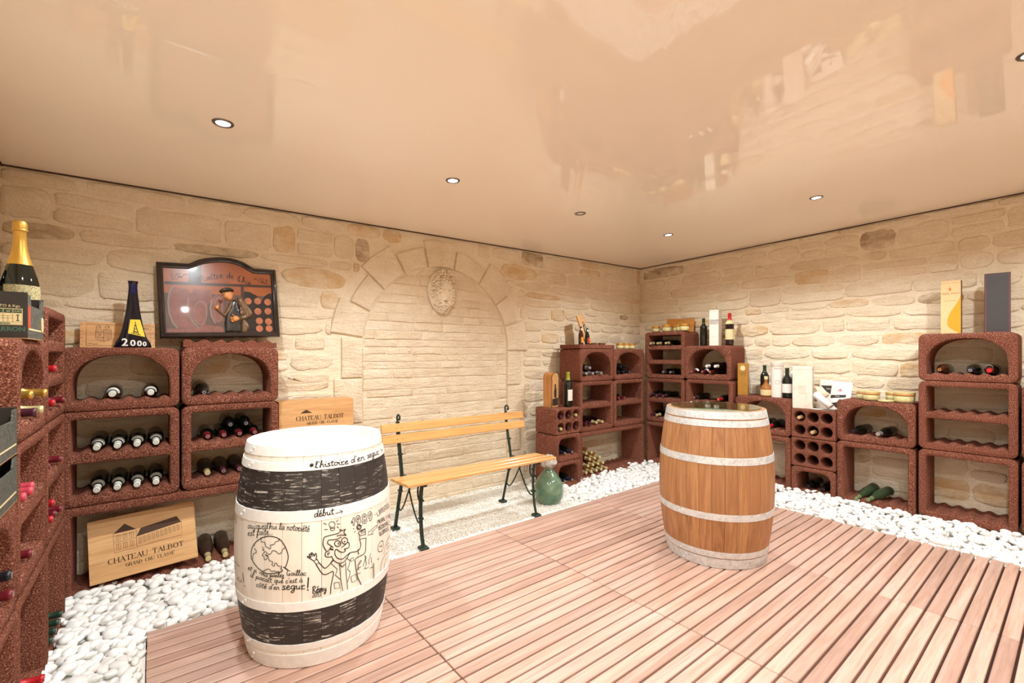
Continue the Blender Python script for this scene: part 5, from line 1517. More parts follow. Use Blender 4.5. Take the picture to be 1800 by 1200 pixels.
PIC_LINE = {
    'hoops': '0:815,3394 615,2973 539,2355 570,1639 736,976 942,670|0:1625,2658 1550,2082 1608,1511 1806,1045 2097,683|0:2912,2555 2815,2020 2872,1436 3048,1014',
    'fingers': '0:4090,1358 3868,1363|0:4084,1260 3870,1244|0:4087,1162 3907,1126|0:4118,1087 3960,1040|0:4142,1495 4036,1573',
    'stem': '0:3418,2362 3340,2091',
    'orn': '0:748,4264 863,4323 831,4141 742,4161 802,4011 939,4071 1086,4313 1264,4300 1211,4141 1079,4184 1296,4043 1489,4316 1666,4266|0:771,3855 889,3965 1066,3925 1164,4086 1341,4046|0:5582,4224 5741,4258 5821,4113 6014,4323 6190,4281 6134,4108 6001,4126 6213,3944 6408,4184 6303,4289 6438,3960 6341,3840|0:5857,3976 6041,4045 6211,3916 6349,3965',
    'title': '0:2202,3841 2329,4112 2428,4277 2385,3905 2561,4260 2518,3887 2678,3951|0:2284,4109 2146,4047|0:2866,4184 2844,4200 2818,4207 2778,4187 2739,4151 2715,4104 2705,4054 2715,4011 2738,3983 2772,3990 2807,4019 2837,4071 2859,4129 2870,4187 2872,4212 2864,4143 2859,4058 2876,4032 2899,4020|0:2948,4152 2975,4214 2995,4244 2987,4165 2981,4072 3007,4055 3043,4057|0:3014,4355 3023,4375|0:2961,4332 2997,4404 3038,4352|0:3165,4439 3146,4268 3134,4129 3142,4084 3161,4083 3189,4098 3222,4125|0:3090,4304 3235,4360|0:3277,4282 3295,4320 3309,4326 3305,4233 3296,4109|0:3303,4226 3336,4291 3368,4341 3394,4346 3418,4336|0:3297,4127 3331,4129 3364,4135 3395,4150 3425,4169|0:3484,4256 3522,4278 3557,4302 3588,4330 3607,4359 3605,4390 3589,4408 3560,4401 3528,4374 3505,4324 3493,4267 3499,4218 3517,4184 3549,4179 3584,4192 3612,4219 3638,4251|0:4055,4370 4031,4396 4004,4411 3968,4397 3937,4366 3921,4321 3920,4272 3935,4230 3961,4206 3993,4214 4025,4250 4051,4316 4073,4403 4088,4507 4101,4619|0:4079,4446 4064,4337 4056,4247 4070,4209 4091,4190|0:4145,4271 4180,4279 4211,4289 4239,4306 4256,4328 4254,4358 4240,4383 4214,4386 4186,4372 4165,4330 4153,4279 4158,4229 4175,4188 4203,4172 4235,4172 4260,4187 4283,4210|0:4766,4423 4603,4328 4522,4103 4625,3957 4785,4012|0:4648,4331 4628,4001|0:4828,3975 4868,4086 4903,4189 4930,4275 4943,4336 4933,4366 4914,4358 4897,4296 4880,4199 4868,4074 4856,3936|0:4871,4048 4902,4093 4930,4124 4957,4119 4975,4088 4970,4018 4966,3946 4987,3910 5016,3884|0:5217,3979 5197,4010 5173,4034 5138,4038 5103,4026 5081,3993 5071,3948 5080,3897 5100,3854 5130,3840 5162,3847 5189,3882 5210,3928 5220,3980 5222,4005 5214,3939 5209,3855 5223,3817 5244,3790|0:5289,3895 5314,3942 5332,3959 5324,3883 5318,3792 5341,3757 5372,3737|0:5350,4062 5359,4076',
}
PIC_DISC = [(0.51, 0.2597), (0.5703, 0.2613), (0.6347, 0.257), (0.5678, 0.187), (0.6325, 0.1891), (0.5723, 0.1173), (0.632, 0.1129), (0.5705, 0.0547), (0.6327, 0.0553)]
# marker drawing on the white barrel
def barrel_map(s, z):
    th = BARREL_TH0 + s / LB['rb']
    r_ = barrel_r(z, LB['H'], LB['re'], LB['rb']) + 0.0012
    for (a, b) in ((0.852, 0.888), (0.642, 0.690), (0.265, 0.306)):
        if a - 0.006 < z < b + 0.006: r_ += 0.0036
    return (r_ * math.cos(th), r_ * math.sin(th), z)
ink = decode(BARREL_INK)
WID = {'0': 0.0026, '1': 0.0036, '2': 0.0050}
for key, nm, lb in (('g', 'globe_drawing', 'black marker globe with a pointer line'), ('c', 'cartoon_drawing', 'black marker cartoon man with a light bulb'), ('t', 'lettering', 'black marker handwriting')):
    o = obj(nm, merge(*[ribbon([q], WID[w[1]], barrel_map) for w, q in ink if w[0] == key]), M_INK, left_barrel)
    o['label'] = lb; o['kind'] = 'stuff'

# ------------------------------------------------------------------ bottles
def glassm(name, c, rough=0.06):
    if name in _mats: return _mats[name]
    t = NT(name); t.color(rgba(c)); t.p(Roughness=rough, IOR=1.5)
    t.b.inputs['Specular IOR Level'].default_value = 0.55
    _mats[name] = t.m
    return t.m
G_BLACK = glassm('black_green_bottle_glass', (16, 20, 14))
G_GREEN = glassm('dusty_green_bottle_glass', (52, 66, 44), 0.25)
G_BROWN = glassm('amber_bottle_glass', (70, 34, 14))
G_WINE = glassm('wine_dark_glass', (34, 14, 16))
G_AMBER = glassm('light_amber_glass', (150, 92, 40), 0.08)
G_BLUE = glassm('cobalt_blue_glass', (18, 22, 66), 0.05)
G_ROSE = glassm('golden_wine_glass', (128, 84, 40), 0.10)
C_RED = plain('red_foil', (186, 34, 40), 0.35, metal=0.15)
C_PINK = plain('pink_red_foil', (206, 70, 84), 0.4, metal=0.1)
C_DRED = plain('dark_red_foil', (112, 28, 36), 0.38, metal=0.15)
C_WHITE = plain('white_foil', (220, 220, 208), 0.4)
C_GOLD = plain('gold_foil', (206, 160, 74), 0.32, metal=0.65)
C_PGOLD = plain('pale_gold_foil', (214, 196, 140), 0.38, metal=0.4)
C_SILVER = plain('silver_foil', (192, 190, 192), 0.3, metal=0.7)
C_BLACK = plain('black_foil', (26, 26, 30), 0.35)
C_GREENF = plain('green_foil', (40, 66, 50), 0.35, metal=0.2)
C_LGREEN = plain('lime_green_foil', (150, 160, 60), 0.4)
C_PURPLE = plain('purple_foil', (84, 40, 52), 0.35, metal=0.2)
C_CORK = plain('natural_cork', (196, 160, 118), 0.85, var=0.15)
L_WHITE = plain('white_paper_label', (226, 222, 214), 0.7, var=0.05)
L_CREAM = plain('cream_paper_label', (216, 196, 148), 0.65, var=0.08)
L_GREY = plain('grey_paper_label', (178, 174, 162), 0.75, var=0.08)
L_ORANGE = plain('orange_paper_label', (226, 150, 40), 0.6, var=0.15)
L_RED = plain('red_paper_label', (176, 60, 44), 0.6)
M_DARKPRINT = plain('dark_print', (46, 40, 36), 0.7)

PROFILE = {
    'bordeaux': dict(h=0.30, r=0.0375, body=[(0.010, 0.006), (0.032, 0.0), (0.0365, 0.004), (0.0375, 0.012), (0.0378, 0.100), (0.0375, 0.190), (0.036, 0.203), (0.030, 0.218), (0.0215, 0.230), (0.0165, 0.240), (0.0150, 0.252), (0.0142, 0.285), (0.0155, 0.287), (0.0155, 0.296), (0.0138, 0.299)], cap=(0.232, 0.3005), neck=(0.198, 0.232), lab=(0.055, 0.150)),
    'burgundy': dict(h=0.30, r=0.0405, body=[(0.010, 0.008), (0.034, 0.0), (0.0395, 0.004), (0.0405, 0.014), (0.0405, 0.135), (0.039, 0.155), (0.034, 0.180), (0.0265, 0.207), (0.0195, 0.232), (0.0158, 0.252), (0.0145, 0.285), (0.016, 0.287), (0.016, 0.296), (0.0138, 0.299)], cap=(0.240, 0.3005), neck=(0.195, 0.225), lab=(0.045, 0.115)),
    'champagne': dict(h=0.49, r=0.058, body=[(0.02, 0.012), (0.050, 0.0), (0.057, 0.006), (0.0585, 0.02), (0.0585, 0.215), (0.056, 0.240), (0.049, 0.272), (0.039, 0.308), (0.029, 0.342), (0.0225, 0.372), (0.0195, 0.405), (0.0185, 0.445), (0.0215, 0.450), (0.0215, 0.462), (0.022, 0.480), (0.019, 0.489)], cap=(0.310, 0.490), neck=(0.28, 0.32), lab=(0.03, 0.225)),
    'beer': dict(h=0.20, r=0.0285, body=[(0.01, 0.004), (0.025, 0.0), (0.028, 0.004), (0.0285, 0.010), (0.0285, 0.100), (0.026, 0.118), (0.018, 0.142), (0.013, 0.162), (0.0115, 0.188), (0.013, 0.190), (0.013, 0.194)], cap=(0.1915, 0.2), neck=(0.158, 0.183), lab=(0.020, 0.082)),
    'liqueur': dict(h=0.21, r=0.050, body=[(0.01, 0.004), (0.044, 0.0), (0.049, 0.005), (0.051, 0.02), (0.053, 0.070), (0.050, 0.092), (0.038, 0.115), (0.022, 0.132), (0.0155, 0.145), (0.0145, 0.18), (0.0165, 0.182), (0.0165, 0.19)], cap=(0.176, 0.21), neck=(0.14, 0.17), lab=(0.018, 0.075)),
    'stubby': dict(h=0.285, r=0.043, body=[(0.01, 0.006), (0.037, 0.0), (0.042, 0.005), (0.043, 0.015), (0.043, 0.165), (0.040, 0.182), (0.030, 0.198), (0.0195, 0.210), (0.0165, 0.222), (0.0155, 0.272), (0.0175, 0.274), (0.0175, 0.284)], cap=(0.232, 0.2865), neck=(0.19, 0.22), lab=(0.050, 0.135)),
}
def prof_r(body, z):
    for i in range(1, len(body) - 1):
        (r0, z0), (r1, z1) = body[i], body[i + 1]
        if z0 <= z <= z1 and z1 > z0: return r0 + (r1 - r0) * (z - z0) / (z1 - z0)
    return body[-1][0]
_bc = {}
def bmesh_part(kind, part, mat):
    key = (kind, part, mat.name)
    if key in _bc: return _bc[key]
    P = PROFILE[kind]; b = P['body']
    if part == 'glass':
        me = new_mesh('glass_body', lathe(b, 24), mat, True); auto_smooth(me, 50)
    elif part == 'capsule':
        z0, z1 = P['cap']
        zs = [z0] + [z for r, z in b if z0 < z < z1 - 0.004] + [z1 - 0.003]
        pr = [(prof_r(b, z) + 0.0007, z) for z in zs] + [(prof_r(b, z1 - 0.004) * 0.9, z1)]
        me = new_mesh('capsule', lathe(pr, 20, False, True), mat, True); auto_smooth(me, 50)
    elif part == 'seal':
        z1 = P['cap'][1]; r = prof_r(b, z1 - 0.004)
        v, f = lathe([(r * 0.62, z1 + 0.0002), (r * 0.62, z1 + 0.0006), (r * 0.40, z1 + 0.0006), (r * 0.40, z1 + 0.0002)], 20, False, False)
        me = new_mesh('seal', (v, f), mat)
    else:
        z0, z1 = P['neck'] if part == 'neck_label' else P['lab']
        half = R(75) if part == 'label' else R(88)
        if part == 'ring': half = PI
        n, m = 24, 10
        v, f = [], []
        for i in range(m + 1):
            z = z0 + (z1 - z0) * i / m
            r = prof_r(b, z) + 0.0011
            for k in range(n + 1):
                a = -PI / 2 - half + 2 * half * k / n
                v.append((r * math.cos(a), r * math.sin(a), z))
        for i in range(m):
            for k in range(n):
                q = i * (n + 1) + k
                f.append((q, q + 1, q + n + 2, q + n + 1))
        me = new_mesh(part, (v, f), mat, True)
    _bc[key] = me
    return me
def bottle(kind, label, group, loc, mat4, glass=None, cap=None, lab=None, neck=None, seal=None, scale=1.0, name='wine_bottle', cat='bottle'):
    t = thing(name, label, cat, loc, 0, group)
    t.rotation_euler = mat4.to_euler()
    t.scale = (scale,) * 3
    place('glass_body', bmesh_part(kind, 'glass', glass or G_BLACK), t)
    if cap is not None: place('capsule', bmesh_part(kind, 'capsule', cap), t)
    if seal is not None: place('seal', bmesh_part(kind, 'seal', seal), t)
    if lab is not None: place('label', bmesh_part(kind, 'label', lab), t)
    if neck is not None: place('neck_label', bmesh_part(kind, 'neck_label', neck), t)
    return t
UP = Matrix.Identity(3)
ORD = ['first', 'second', 'third', 'fourth', 'fifth', 'sixth', 'seventh', 'eighth', 'ninth', 'tenth']
rbt = random.Random(9)
def lying(rk, x, floor_z, kind, label, group, y_tip=0.015, lift=0.0, tilt=1.5, yaw=0.0, roll=None, r_cradle=0.006, **kw):
    """bottle on its side in a rack, neck to the front"""
    P = PROFILE[kind]; sc = kw.get('scale', 1.0)
    zc = floor_z + P['r'] * sc + r_cradle + lift
    rl = rbt.uniform(-25, 25) if roll is None else roll
    m = Matrix.Rotation(rk.rz + R(yaw), 3, 'Z') @ Matrix.Rotation(R(90 + tilt), 3, 'X') @ Matrix.Rotation(R(180 + rl), 3, 'Z')
    d = m @ Vector((0, 0, 1))
    tip = rk.pt(x, y_tip, zc)
    base = tip - d * (P['h'] * sc)
    base.z = zc + rk.loc.z - d.z * P['h'] * sc * 0.45
    return bottle(kind, label, group, base, m, **kw)
def standing(kind, label, x, y, z, face=0.0, group=None, **kw):
    """upright bottle; face = direction the label looks to, degrees about z (0 = towards -y)"""
    return bottle(kind, label, group, (x, y, z), Matrix.Rotation(R(face), 3, 'Z'), **kw)

GB = 'bottles lying in the racks'
tr = lambda k: TR0 + TRP * k
FLD = {'up': 0.264 + 0.022, 'lo': 0.046}      # shelf floors of the two-shelf racks (h 0.528)
# back wall, left of the arch
for k, x in enumerate((0.2205, 0.396)):
    lying(RK['A1'], x, 0.048, 'burgundy', '%s white-capped bottle in the arched rack below the blue bottle' % ('left' if k == 0 else 'right'), GB, cap=C_WHITE, neck=L_WHITE, seal=L_GREY, roll=-10)
for sh, nm in (('up', 'upper'), ('lo', 'lower')):
    for k in range(1, 5):
        lying(RK['A2'], tr(k), FLD[sh], 'burgundy', '%s from the left of four white-capped bottles on the %s shelf' % (ORD[k - 1], nm), GB, cap=C_WHITE, neck=L_GREY, seal=L_GREY, roll=-12, y_tip=0.004, tilt=4)
lying(RK['B1'], 0.117, 0.048, 'burgundy', 'single dark bottle lying in the arched rack under the picture', GB, cap=C_BLACK, seal=C_SILVER, tilt=5)
for k in range(1, 5):
    lying(RK['B2'], tr(k) - 0.02, FLD['up'], 'bordeaux', '%s from the left in the lower layer of bottles behind the white barrel' % ORD[k - 1], GB, cap=C_DRED, seal=C_SILVER)
for k, x in enumerate((0.260, 0.350)):
    lying(RK['B2'], x, FLD['up'], 'bordeaux', '%s of two dark bottles stacked on top behind the white barrel' % ('left' if k == 0 else 'right'), GB, cap=C_BLACK, seal=C_SILVER, lift=0.066, tilt=2)
for k in range(3):
    lying(RK['B2'], tr(k + 1) - 0.02, FLD['lo'], 'burgundy', '%s dusty bottle from the left on the lowest shelf behind the white barrel' % ORD[k], GB, glass=glassm('dusty_dark_glass', (44, 34, 26), 0.35), cap=C_PURPLE if k else C_PGOLD, seal=C_SILVER, y_tip=0.03)
for k, x in enumerate((0.684, 0.777)):
    lying(RK['A3'], x, 0.052, 'burgundy', '%s old dusty bottle lying beside the crate lid' % ('left' if k == 0 else 'right'), GB, glass=glassm('dusty_brown_glass', (58, 40, 30), 0.3), cap=C_PGOLD, lab=L_GREY, y_tip=-0.004, tilt=7, roll=170)
# corner racks on the back wall
for k, (x, l) in enumerate(((0.10, 0), (0.205, 0.0), (0.155, 0.062), (0.345, 0.0))):
    lying(RK['C1'], x, 0.048, 'bordeaux', ['silver-capped bottle at the left of the arched rack under the beers', 'second silver-capped bottle in the arched rack under the beers', 'silver-capped bottle lying on two others under the beers', 'silver-capped bottle lying apart at the right under the beers'][k], GB, cap=C_SILVER, glass=G_WINE, lift=l, y_tip=-0.01)
for k, (x, l) in enumerate(((0.10, 0), (0.19, 0.0), (0.30, 0.0), (0.145, 0.062), (0.24, 0.062))):
    lying(RK['D1'], x, 0.048, 'bordeaux', '%s of five black bottles piled in the arched rack under three jars' % ORD[k], GB, cap=C_BLACK, glass=G_BLACK, lift=l, seal=C_SILVER if k == 2 else None, y_tip=0.01)
CF_UP, CF_LO = 0.274 + 0.022, 0.046
for k, (x, g_) in enumerate(((0.10, C_PURPLE), (0.18, C_PURPLE), (0.275, C_PGOLD), (0.375, C_PGOLD))):
    lying(RK['C2'], x, CF_LO, 'bordeaux', '%s from the left on the lower shelf of the rack above the gold-capped pile' % ORD[k], GB, cap=g_, glass=G_WINE, y_tip=0.0)
for k, x in enumerate((0.09, 0.19)):
    lying(RK['D2'], x, CF_UP, 'bordeaux', '%s bottle on the upper shelf nearest the room corner' % ('left' if k == 0 else 'right'), GB, cap=C_DRED, seal=C_SILVER, y_tip=0.0)
pile = [(0.095, 0), (0.178, 0), (0.262, 0), (0.345, 0), (0.432, 0), (0.137, 1), (0.220, 1), (0.304, 1), (0.388, 1), (0.178, 2), (0.262, 2), (0.346, 2), (0.137, 3), (0.222, 3)]
for k, (x, l) in enumerate(pile):
    lying(RK['C3'], x, 0.052, 'bordeaux', 'gold-capped bottle in the %s layer of the corner pile, %s from the left' % (['bottom', 'second', 'third', 'top'][l], ORD[[i for i, q in enumerate([p for p in pile if p[1] == l]) if q[0] == x][0]]), 'gold-capped bottles piled in the corner rack', cap=C_PGOLD, glass=G_ROSE if k % 3 else G_BROWN, lift=0.066 * l, y_tip=-0.01 + 0.012 * l)
for i in range(3):
    for j in range(2):
        cx, cz = RK['S1'].w * (0.5 + (i - 1) * 0.30), RK['S1'].h * (0.5 + (j - 0.5) * 0.47)
        lying(RK['S1'], cx + 0.002, cz - 0.0485, 'bordeaux', 'capsule in the %s row, %s hole of the block beside the bench' % (('lower', 'upper')[j], ('left', 'middle', 'right')[i]), GB, cap=(C_PGOLD, C_PURPLE, C_PURPLE, C_PURPLE, C_PGOLD, C_PURPLE)[i + 3 * j if j == 0 else 3 + (i + 2) % 3], y_tip=0.0, r_cradle=0.001, tilt=0, glass=G_WINE)
for nm, yy in (('S2', 'middle'), ('S3', 'lowest')):
    for k, x in enumerate((0.12, 0.225)):
        lying(RK[nm], x, 0.045, 'bordeaux', '%s blue-black capsule in the %s small rack beside the demijohn' % (('left', 'right')[k], yy), GB, cap=plain('navy_foil', (40, 40, 62), 0.35), seal=C_PGOLD, y_tip=-0.005)
# side wall
q3 = (0.572 - 0.04) / 3
for k, x in enumerate((0.085, 0.185, 0.30)):
    lying(RK['E1'], x, 0.040 + 2 * q3, 'bordeaux', '%s of three gold-capped bottles on the top shelf below the jars' % ORD[k], GB, cap=C_PGOLD, scale=0.95, y_tip=-0.005)
for k, x in enumerate((0.225, 0.325)):
    lying(RK['E1'], x, 0.040, 'bordeaux', '%s silver-capped bottle on the bottom shelf of the three-shelf corner rack' % ('left' if k == 0 else 'right'), GB, cap=C_SILVER, scale=0.95, y_tip=0.05)
for k, x in enumerate((0.075, 0.165, 0.255)):
    lying(RK['E2'], x, 0.269 + 0.022, 'bordeaux', '%s purple-capped bottle on the corner shelf behind the oak barrel' % ORD[k], GB, cap=C_PURPLE, seal=C_SILVER, y_tip=-0.005, lab=L_GREY, roll=160)
for k, x in enumerate((0.09, 0.165)):
    lying(RK['E2'], x, 0.046, 'bordeaux', ['dark-capped bottle low in the corner rack left of the oak barrel', 'pale corked bottle low in the corner rack left of the oak barrel'][k], GB, cap=[C_PURPLE, C_PGOLD][k], y_tip=0.0)
for k, (x, l, c, n_) in enumerate(((0.10, 0, C_DRED, L_WHITE), (0.225, 0, C_DRED, L_WHITE), (0.315, 0, C_DRED, None), (0.275, 0.064, C_WHITE, None), (0.375, 0.064, C_WHITE, None))):
    lying(RK['F1'], x, 0.048, 'burgundy', ['dark red bottle at the left of the arched rack under the tall white carton', 'middle dark red bottle under the tall white carton', 'right dark red bottle under the tall white carton', 'left white-capped bottle stacked under the tall white carton', 'right white-capped bottle stacked under the tall white carton'][k], GB, cap=c, neck=n_, glass=G_WINE, lift=l, seal=C_PGOLD if c is C_DRED else None, roll=0, y_tip=-0.005)
for k, (x, c) in enumerate(((0.115, C_PURPLE), (0.40, C_RED))):
    lying(RK['F2'], x, 0.269 + 0.022, 'bordeaux', ['purple-capped bottle just above the rim of the oak barrel', 'red-capped bottle just above the rim of the oak barrel'][k], GB, cap=c, seal=C_PGOLD, y_tip=-0.005)
lying(RK['G2'], 0.345, 0.048, 'burgundy', 'red-capped bottle lying in the arched rack right of the oak barrel', GB, cap=C_RED, seal=C_SILVER, y_tip=-0.01, glass=G_BLACK)
lying(RK['G2'], 0.255, 0.048, 'burgundy', 'dark bottle half hidden by the oak barrel in the arched rack', GB, cap=C_BLACK, y_tip=0.02)
for (i, j, lb) in ((0, 1, 'upper left'), (1, 0, 'lower middle')):
    cx, cz = RK['H1'].w * (0.5 + (i - 1) * 0.30), RK['H1'].h * (0.5 + (j - 0.5) * 0.47)
    lying(RK['H1'], cx, cz - 0.0485, 'bordeaux', 'corked bottle in the %s hole of the block under the white stone box' % lb, GB, cap=C_CORK, y_tip=-0.018, r_cradle=0.001, tilt=0)
for k, x in enumerate((0.13, 0.255)):
    lying(RK['H3'], x, 0.045, 'bordeaux', '%s dark bottle in the small floor rack under the six-hole blocks' % ('left' if k == 0 else 'right'), GB, cap=C_BLACK, y_tip=0.06)
for k, (x, c) in enumerate(((0.118, C_BLACK), (0.298, C_SILVER))):
    lying(RK['I2'], x, 0.048, 'burgundy', ['black-capped champagne-style bottle at the left under the glass jars', 'silver-capped dark bottle at the right under the glass jars'][k], GB, cap=c, lab=L_GREY, y_tip=0.0, yaw=-8, roll=180)
for k, (x, ya, ti) in enumerate(((0.150, -14, 14), (0.235, -18, 10))):
    lying(RK['I3'], x, 0.052, 'burgundy', '%s of two dusty green bottles tilted in the floor rack' % ('left' if k == 0 else 'right'), GB, glass=G_GREEN, cap=glassm('pale_green_neck_glass', (112, 124, 84), 0.2), lab=L_GREY, y_tip=-0.03, yaw=ya, tilt=ti, lift=0.006, roll=180)
lying(RK['J1'], 0.125, 0.048, 'burgundy', 'amber bottle with orange stopper lying under the orange-swirl carton', GB, glass=G_BROWN, cap=G_BROWN, seal=plain('orange_stopper', (226, 140, 50), 0.5), y_tip=0.02)
lying(RK['J1'], 0.300, 0.048, 'burgundy', 'blue-black capped bottle lying under the black box', GB, cap=plain('midnight_foil', (38, 40, 60), 0.25), seal=C_SILVER, y_tip=0.0)
sw = lying(RK['J1'], 0.400, 0.048, 'burgundy', 'bottle with red swing stopper and wire bail under the black box', GB, glass=G_BLACK, cap=C_RED, y_tip=0.0, roll=0)
obj('wire_bail', tube(smooth_line([(0.017, 0, 0.255), (0.020, 0.016, 0.285), (0.016, 0.034, 0.298), (0, 0.042, 0.302), (-0.016, 0.034, 0.298), (-0.020, 0.016, 0.285), (-0.017, 0, 0.255)], 5), 0.0016, 6), C_SILVER, sw, True, None, (0, 0, PI))
# near racks on the left
nm3 = lambda lst: None
T3 = (0.512 - 0.04) / 3
def lrow(rk, key, items):
    for (x, fz, cap, lab_, tip, l) in items:
        lying(RK[key], x, fz, 'bordeaux', lab_, GB, cap=cap, seal=C_SILVER, y_tip=tip, lift=l)
lrow(None, 'N1', [(0.21, 0.040 + T3, C_RED, 'red-capped bottle alone on the middle shelf beside the corner', -0.005, 0), (0.17, 0.040, C_RED, 'bright red capsule on the lowest shelf of the tall near rack', -0.005, 0), (0.34, 0.040, C_DRED, 'dark red capsule on the lowest shelf of the tall near rack', -0.02, 0)])
lrow(None, 'N2', [(0.155, 0.2675 + 0.022, C_DRED, 'dark red capsule on the upper shelf beside the eight white caps', 0.01, 0), (0.33, 0.2675 + 0.022, C_DRED, 'far dark red capsule on the upper shelf beside the eight white caps', -0.01, 0),
    (0.155, 0.046, C_RED, 'lower red capsule in the heap beside the corner', 0.0, 0), (0.245, 0.046, C_DRED, 'middle dark red capsule in the heap beside the corner', 0.0, 0), (0.20, 0.046, C_RED, 'upper red capsule in the heap beside the corner', 0.0, 0.064), (0.33, 0.046, C_DRED, 'far dark red capsule in the heap beside the corner', -0.01, 0)])
lrow(None, 'N3', [(0.11, 0.052, C_GREENF, 'first green capsule from the viewer in the near floor rack', -0.005, 0), (0.20, 0.052, C_GREENF, 'second green capsule from the viewer in the near floor rack', -0.005, 0), (0.29, 0.052, C_GREENF, 'third green capsule from the viewer in the near floor rack', -0.005, 0), (0.38, 0.052, C_GREENF, 'farthest green capsule from the viewer in the near floor rack', -0.005, 0)])
lrow(None, 'O1', [(0.25, 0.048, C_PURPLE, 'dark purple capsule under the two gold ones in the near arched rack', -0.01, 0), (0.35, 0.048, C_PGOLD, 'pale gold capsule in the near arched rack', -0.015, 0), (0.215, 0.048, C_GOLD, 'near gold capsule in the arched rack under the fruit crate', -0.005, 0.068), (0.315, 0.048, C_GOLD, 'far gold capsule in the arched rack under the fruit crate', -0.03, 0.068)])
lrow(None, 'O2', [(0.13, 0.265 + 0.022, C_PINK, 'nearest pink capsule on the shelf below the gold ones', 0.0, 0), (0.22, 0.265 + 0.022, C_PINK, 'second pink capsule on the shelf below the gold ones', -0.005, 0), (0.31, 0.265 + 0.022, C_PINK, 'farthest pink capsule on the shelf below the gold ones', 0.005, 0), (0.24, 0.046, C_DRED, 'dark red capsule alone on the shelf below the pink ones', 0.0, 0)])
lrow(None, 'O3', [(0.155, 0.052, C_RED, 'nearest bright red capsule in the floor rack by the pebbles', -0.005, 0), (0.245, 0.052, C_RED, 'second bright red capsule in the floor rack by the pebbles', -0.01, 0), (0.335, 0.052, C_RED, 'farthest bright red capsule in the floor rack by the pebbles', -0.02, 0)])
lrow(None, 'P2', [(0.42, 0.048, C_DRED, 'dark red capsule at the picture edge under the fruit trays', -0.01, 0), (0.40, 0.048, C_BLACK, 'black capsule at the picture edge under the fruit trays', -0.01, 0.068)])
# ------------------------------------------------------------------ flat print helpers (local board frame: x right, z up, front at y = 0)
def poly_pts(s): return [(float(a) * 1e-4, float(b) * 1e-4) for a, b in (q.split(',') for q in s.split())]
def flat_poly(loop, y=-0.0006):
    loop = ccw(loop)
    return [(x, y, z) for x, z in loop], [tuple(range(len(loop)))]
def flat_lines(lines, w, y=-0.0006): return ribbon(lines, w, lambda s, t: (s, y, t))
def flat_text(s, size, x, z, y=-0.0006, **kw):
    v, f = text_vf(s, size, **kw)
    return [(p[0] + x, y, p[1] + z) for p in v], f
def serif_text(S, x, z, width, cap, y=-0.0007):
    W, s = S
    parts = []
    for w, q in decode(s, 0.1):
        parts.append(flat_lines([[(x + a * width / W, z + b * cap / 10) for a, b in q]], (0.075 if w == 0 else 0.17) * cap, y))
    return merge(*parts)
def board_root(name, label, cat, loc, rot, group=None):
    t = thing(name, label, cat, loc, 0, group); t.rotation_euler = rot
    return t
M_PINE = grain('pale_pine_crate', (196, 142, 88), (214, 164, 108), (226, 182, 128), axis='x', scale=10, stretch=12, rough=0.6, bump=0.05, rnd_hue=0.12)
M_PINE2 = grain('orange_pine_panel', (206, 148, 92), (222, 168, 110), (234, 186, 128), axis='x', scale=12, stretch=12, rough=0.55, bump=0.05, rnd_hue=0.1)

def talbot_print(parent, W, Hh, full=True):
    """the chateau drawing and its two lines of lettering"""
    A = lambda a, b: (a * W, Hh * (1 - b))
    fills = [[A(.22, .275), A(.325, .145), A(.425, .275)], [A(.425, .40), A(.47, .275), A(.82, .215), A(.86, .33)]]
    ln = [[A(.22, .275), A(.22, .585), A(.86, .555), A(.86, .33)], [A(.425, .275), A(.425, .575)], [A(.22, .42), A(.425, .42)], [A(.425, .40), A(.86, .33)]]
    def win(a, b, w=.022, h=.07):
        return [A(a, b), A(a + w, b), A(a + w, b + h), A(a, b + h), A(a, b)]
    for i in range(3):
        for b in (.31, .455): ln.append(win(.245 + .06 * i, b, .034, .085)); ln.append([A(.262 + .06 * i, b), A(.262 + .06 * i, b + .085)])
    for i in range(10):
        ln.append(win(.445 + .041 * i, .425 - .0065 * i, .024, .10)); ln.append([A(.457 + .041 * i, .425 - .0065 * i), A(.457 + .041 * i, .525 - .0065 * i)])
    vf = [flat_poly(q) for q in fills] + [flat_lines(ln, 0.0016)]
    o = obj('chateau_print', merge(*vf), M_BURN, parent); o['kind'] = 'stuff'
    o['label'] = 'dark brown print of a long chateau'
    o = obj('lettering', merge(serif_text(S_TALBOT, .165 * W, Hh * (1 - .745), .71 * W, .078 * Hh), serif_text(S_GRANDCRU, .315 * W, Hh * (1 - .845), .46 * W, .052 * Hh)), M_BURN, parent)
    o['kind'] = 'stuff'; o['label'] = 'CHATEAU TALBOT, GRAND CRU CLASSE in dark brown capitals'

# crate lid leaning in the long floor rack
t = board_root('crate_board', 'pine wine-crate lid printed with a chateau, leaning in the floor rack', 'crate lid', (-0.272, 3.468, 0.052), (R(-19), R(-3.6), 0))
W, Hh = 0.503, 0.348
for i, (a, b) in enumerate(((0, .105), (.1055, .235), (.2355, Hh))):
    obj('plank', cbox(0, W, 0, 0.009, a, b, 0.0008), M_PINE, t)
talbot_print(t, W, Hh)
for z in (0.03, 0.17, 0.31):
    for x in (0.006, W - 0.006):
        obj('nail', lathe([(0.0022, 0), (0.0018, 0.0006)], 8, False, True), plain('dark_nail', (60, 44, 32), 0.5, metal=0.6), t, False, (x, -0.0002, z), (R(90), 0, 0))
# second lid behind it
t2 = board_root('crate_board', 'plain crate lid tucked behind the printed chateau lid', 'crate lid', (-0.252, 3.486, 0.055), (R(-19), R(-2.0), 0))
for (a, b) in ((0, .115), (.1155, .225), (.2255, .333)):
    obj('plank', cbox(0.0, 0.48, 0, 0.008, a, b, 0.0008), M_PINE, t2)

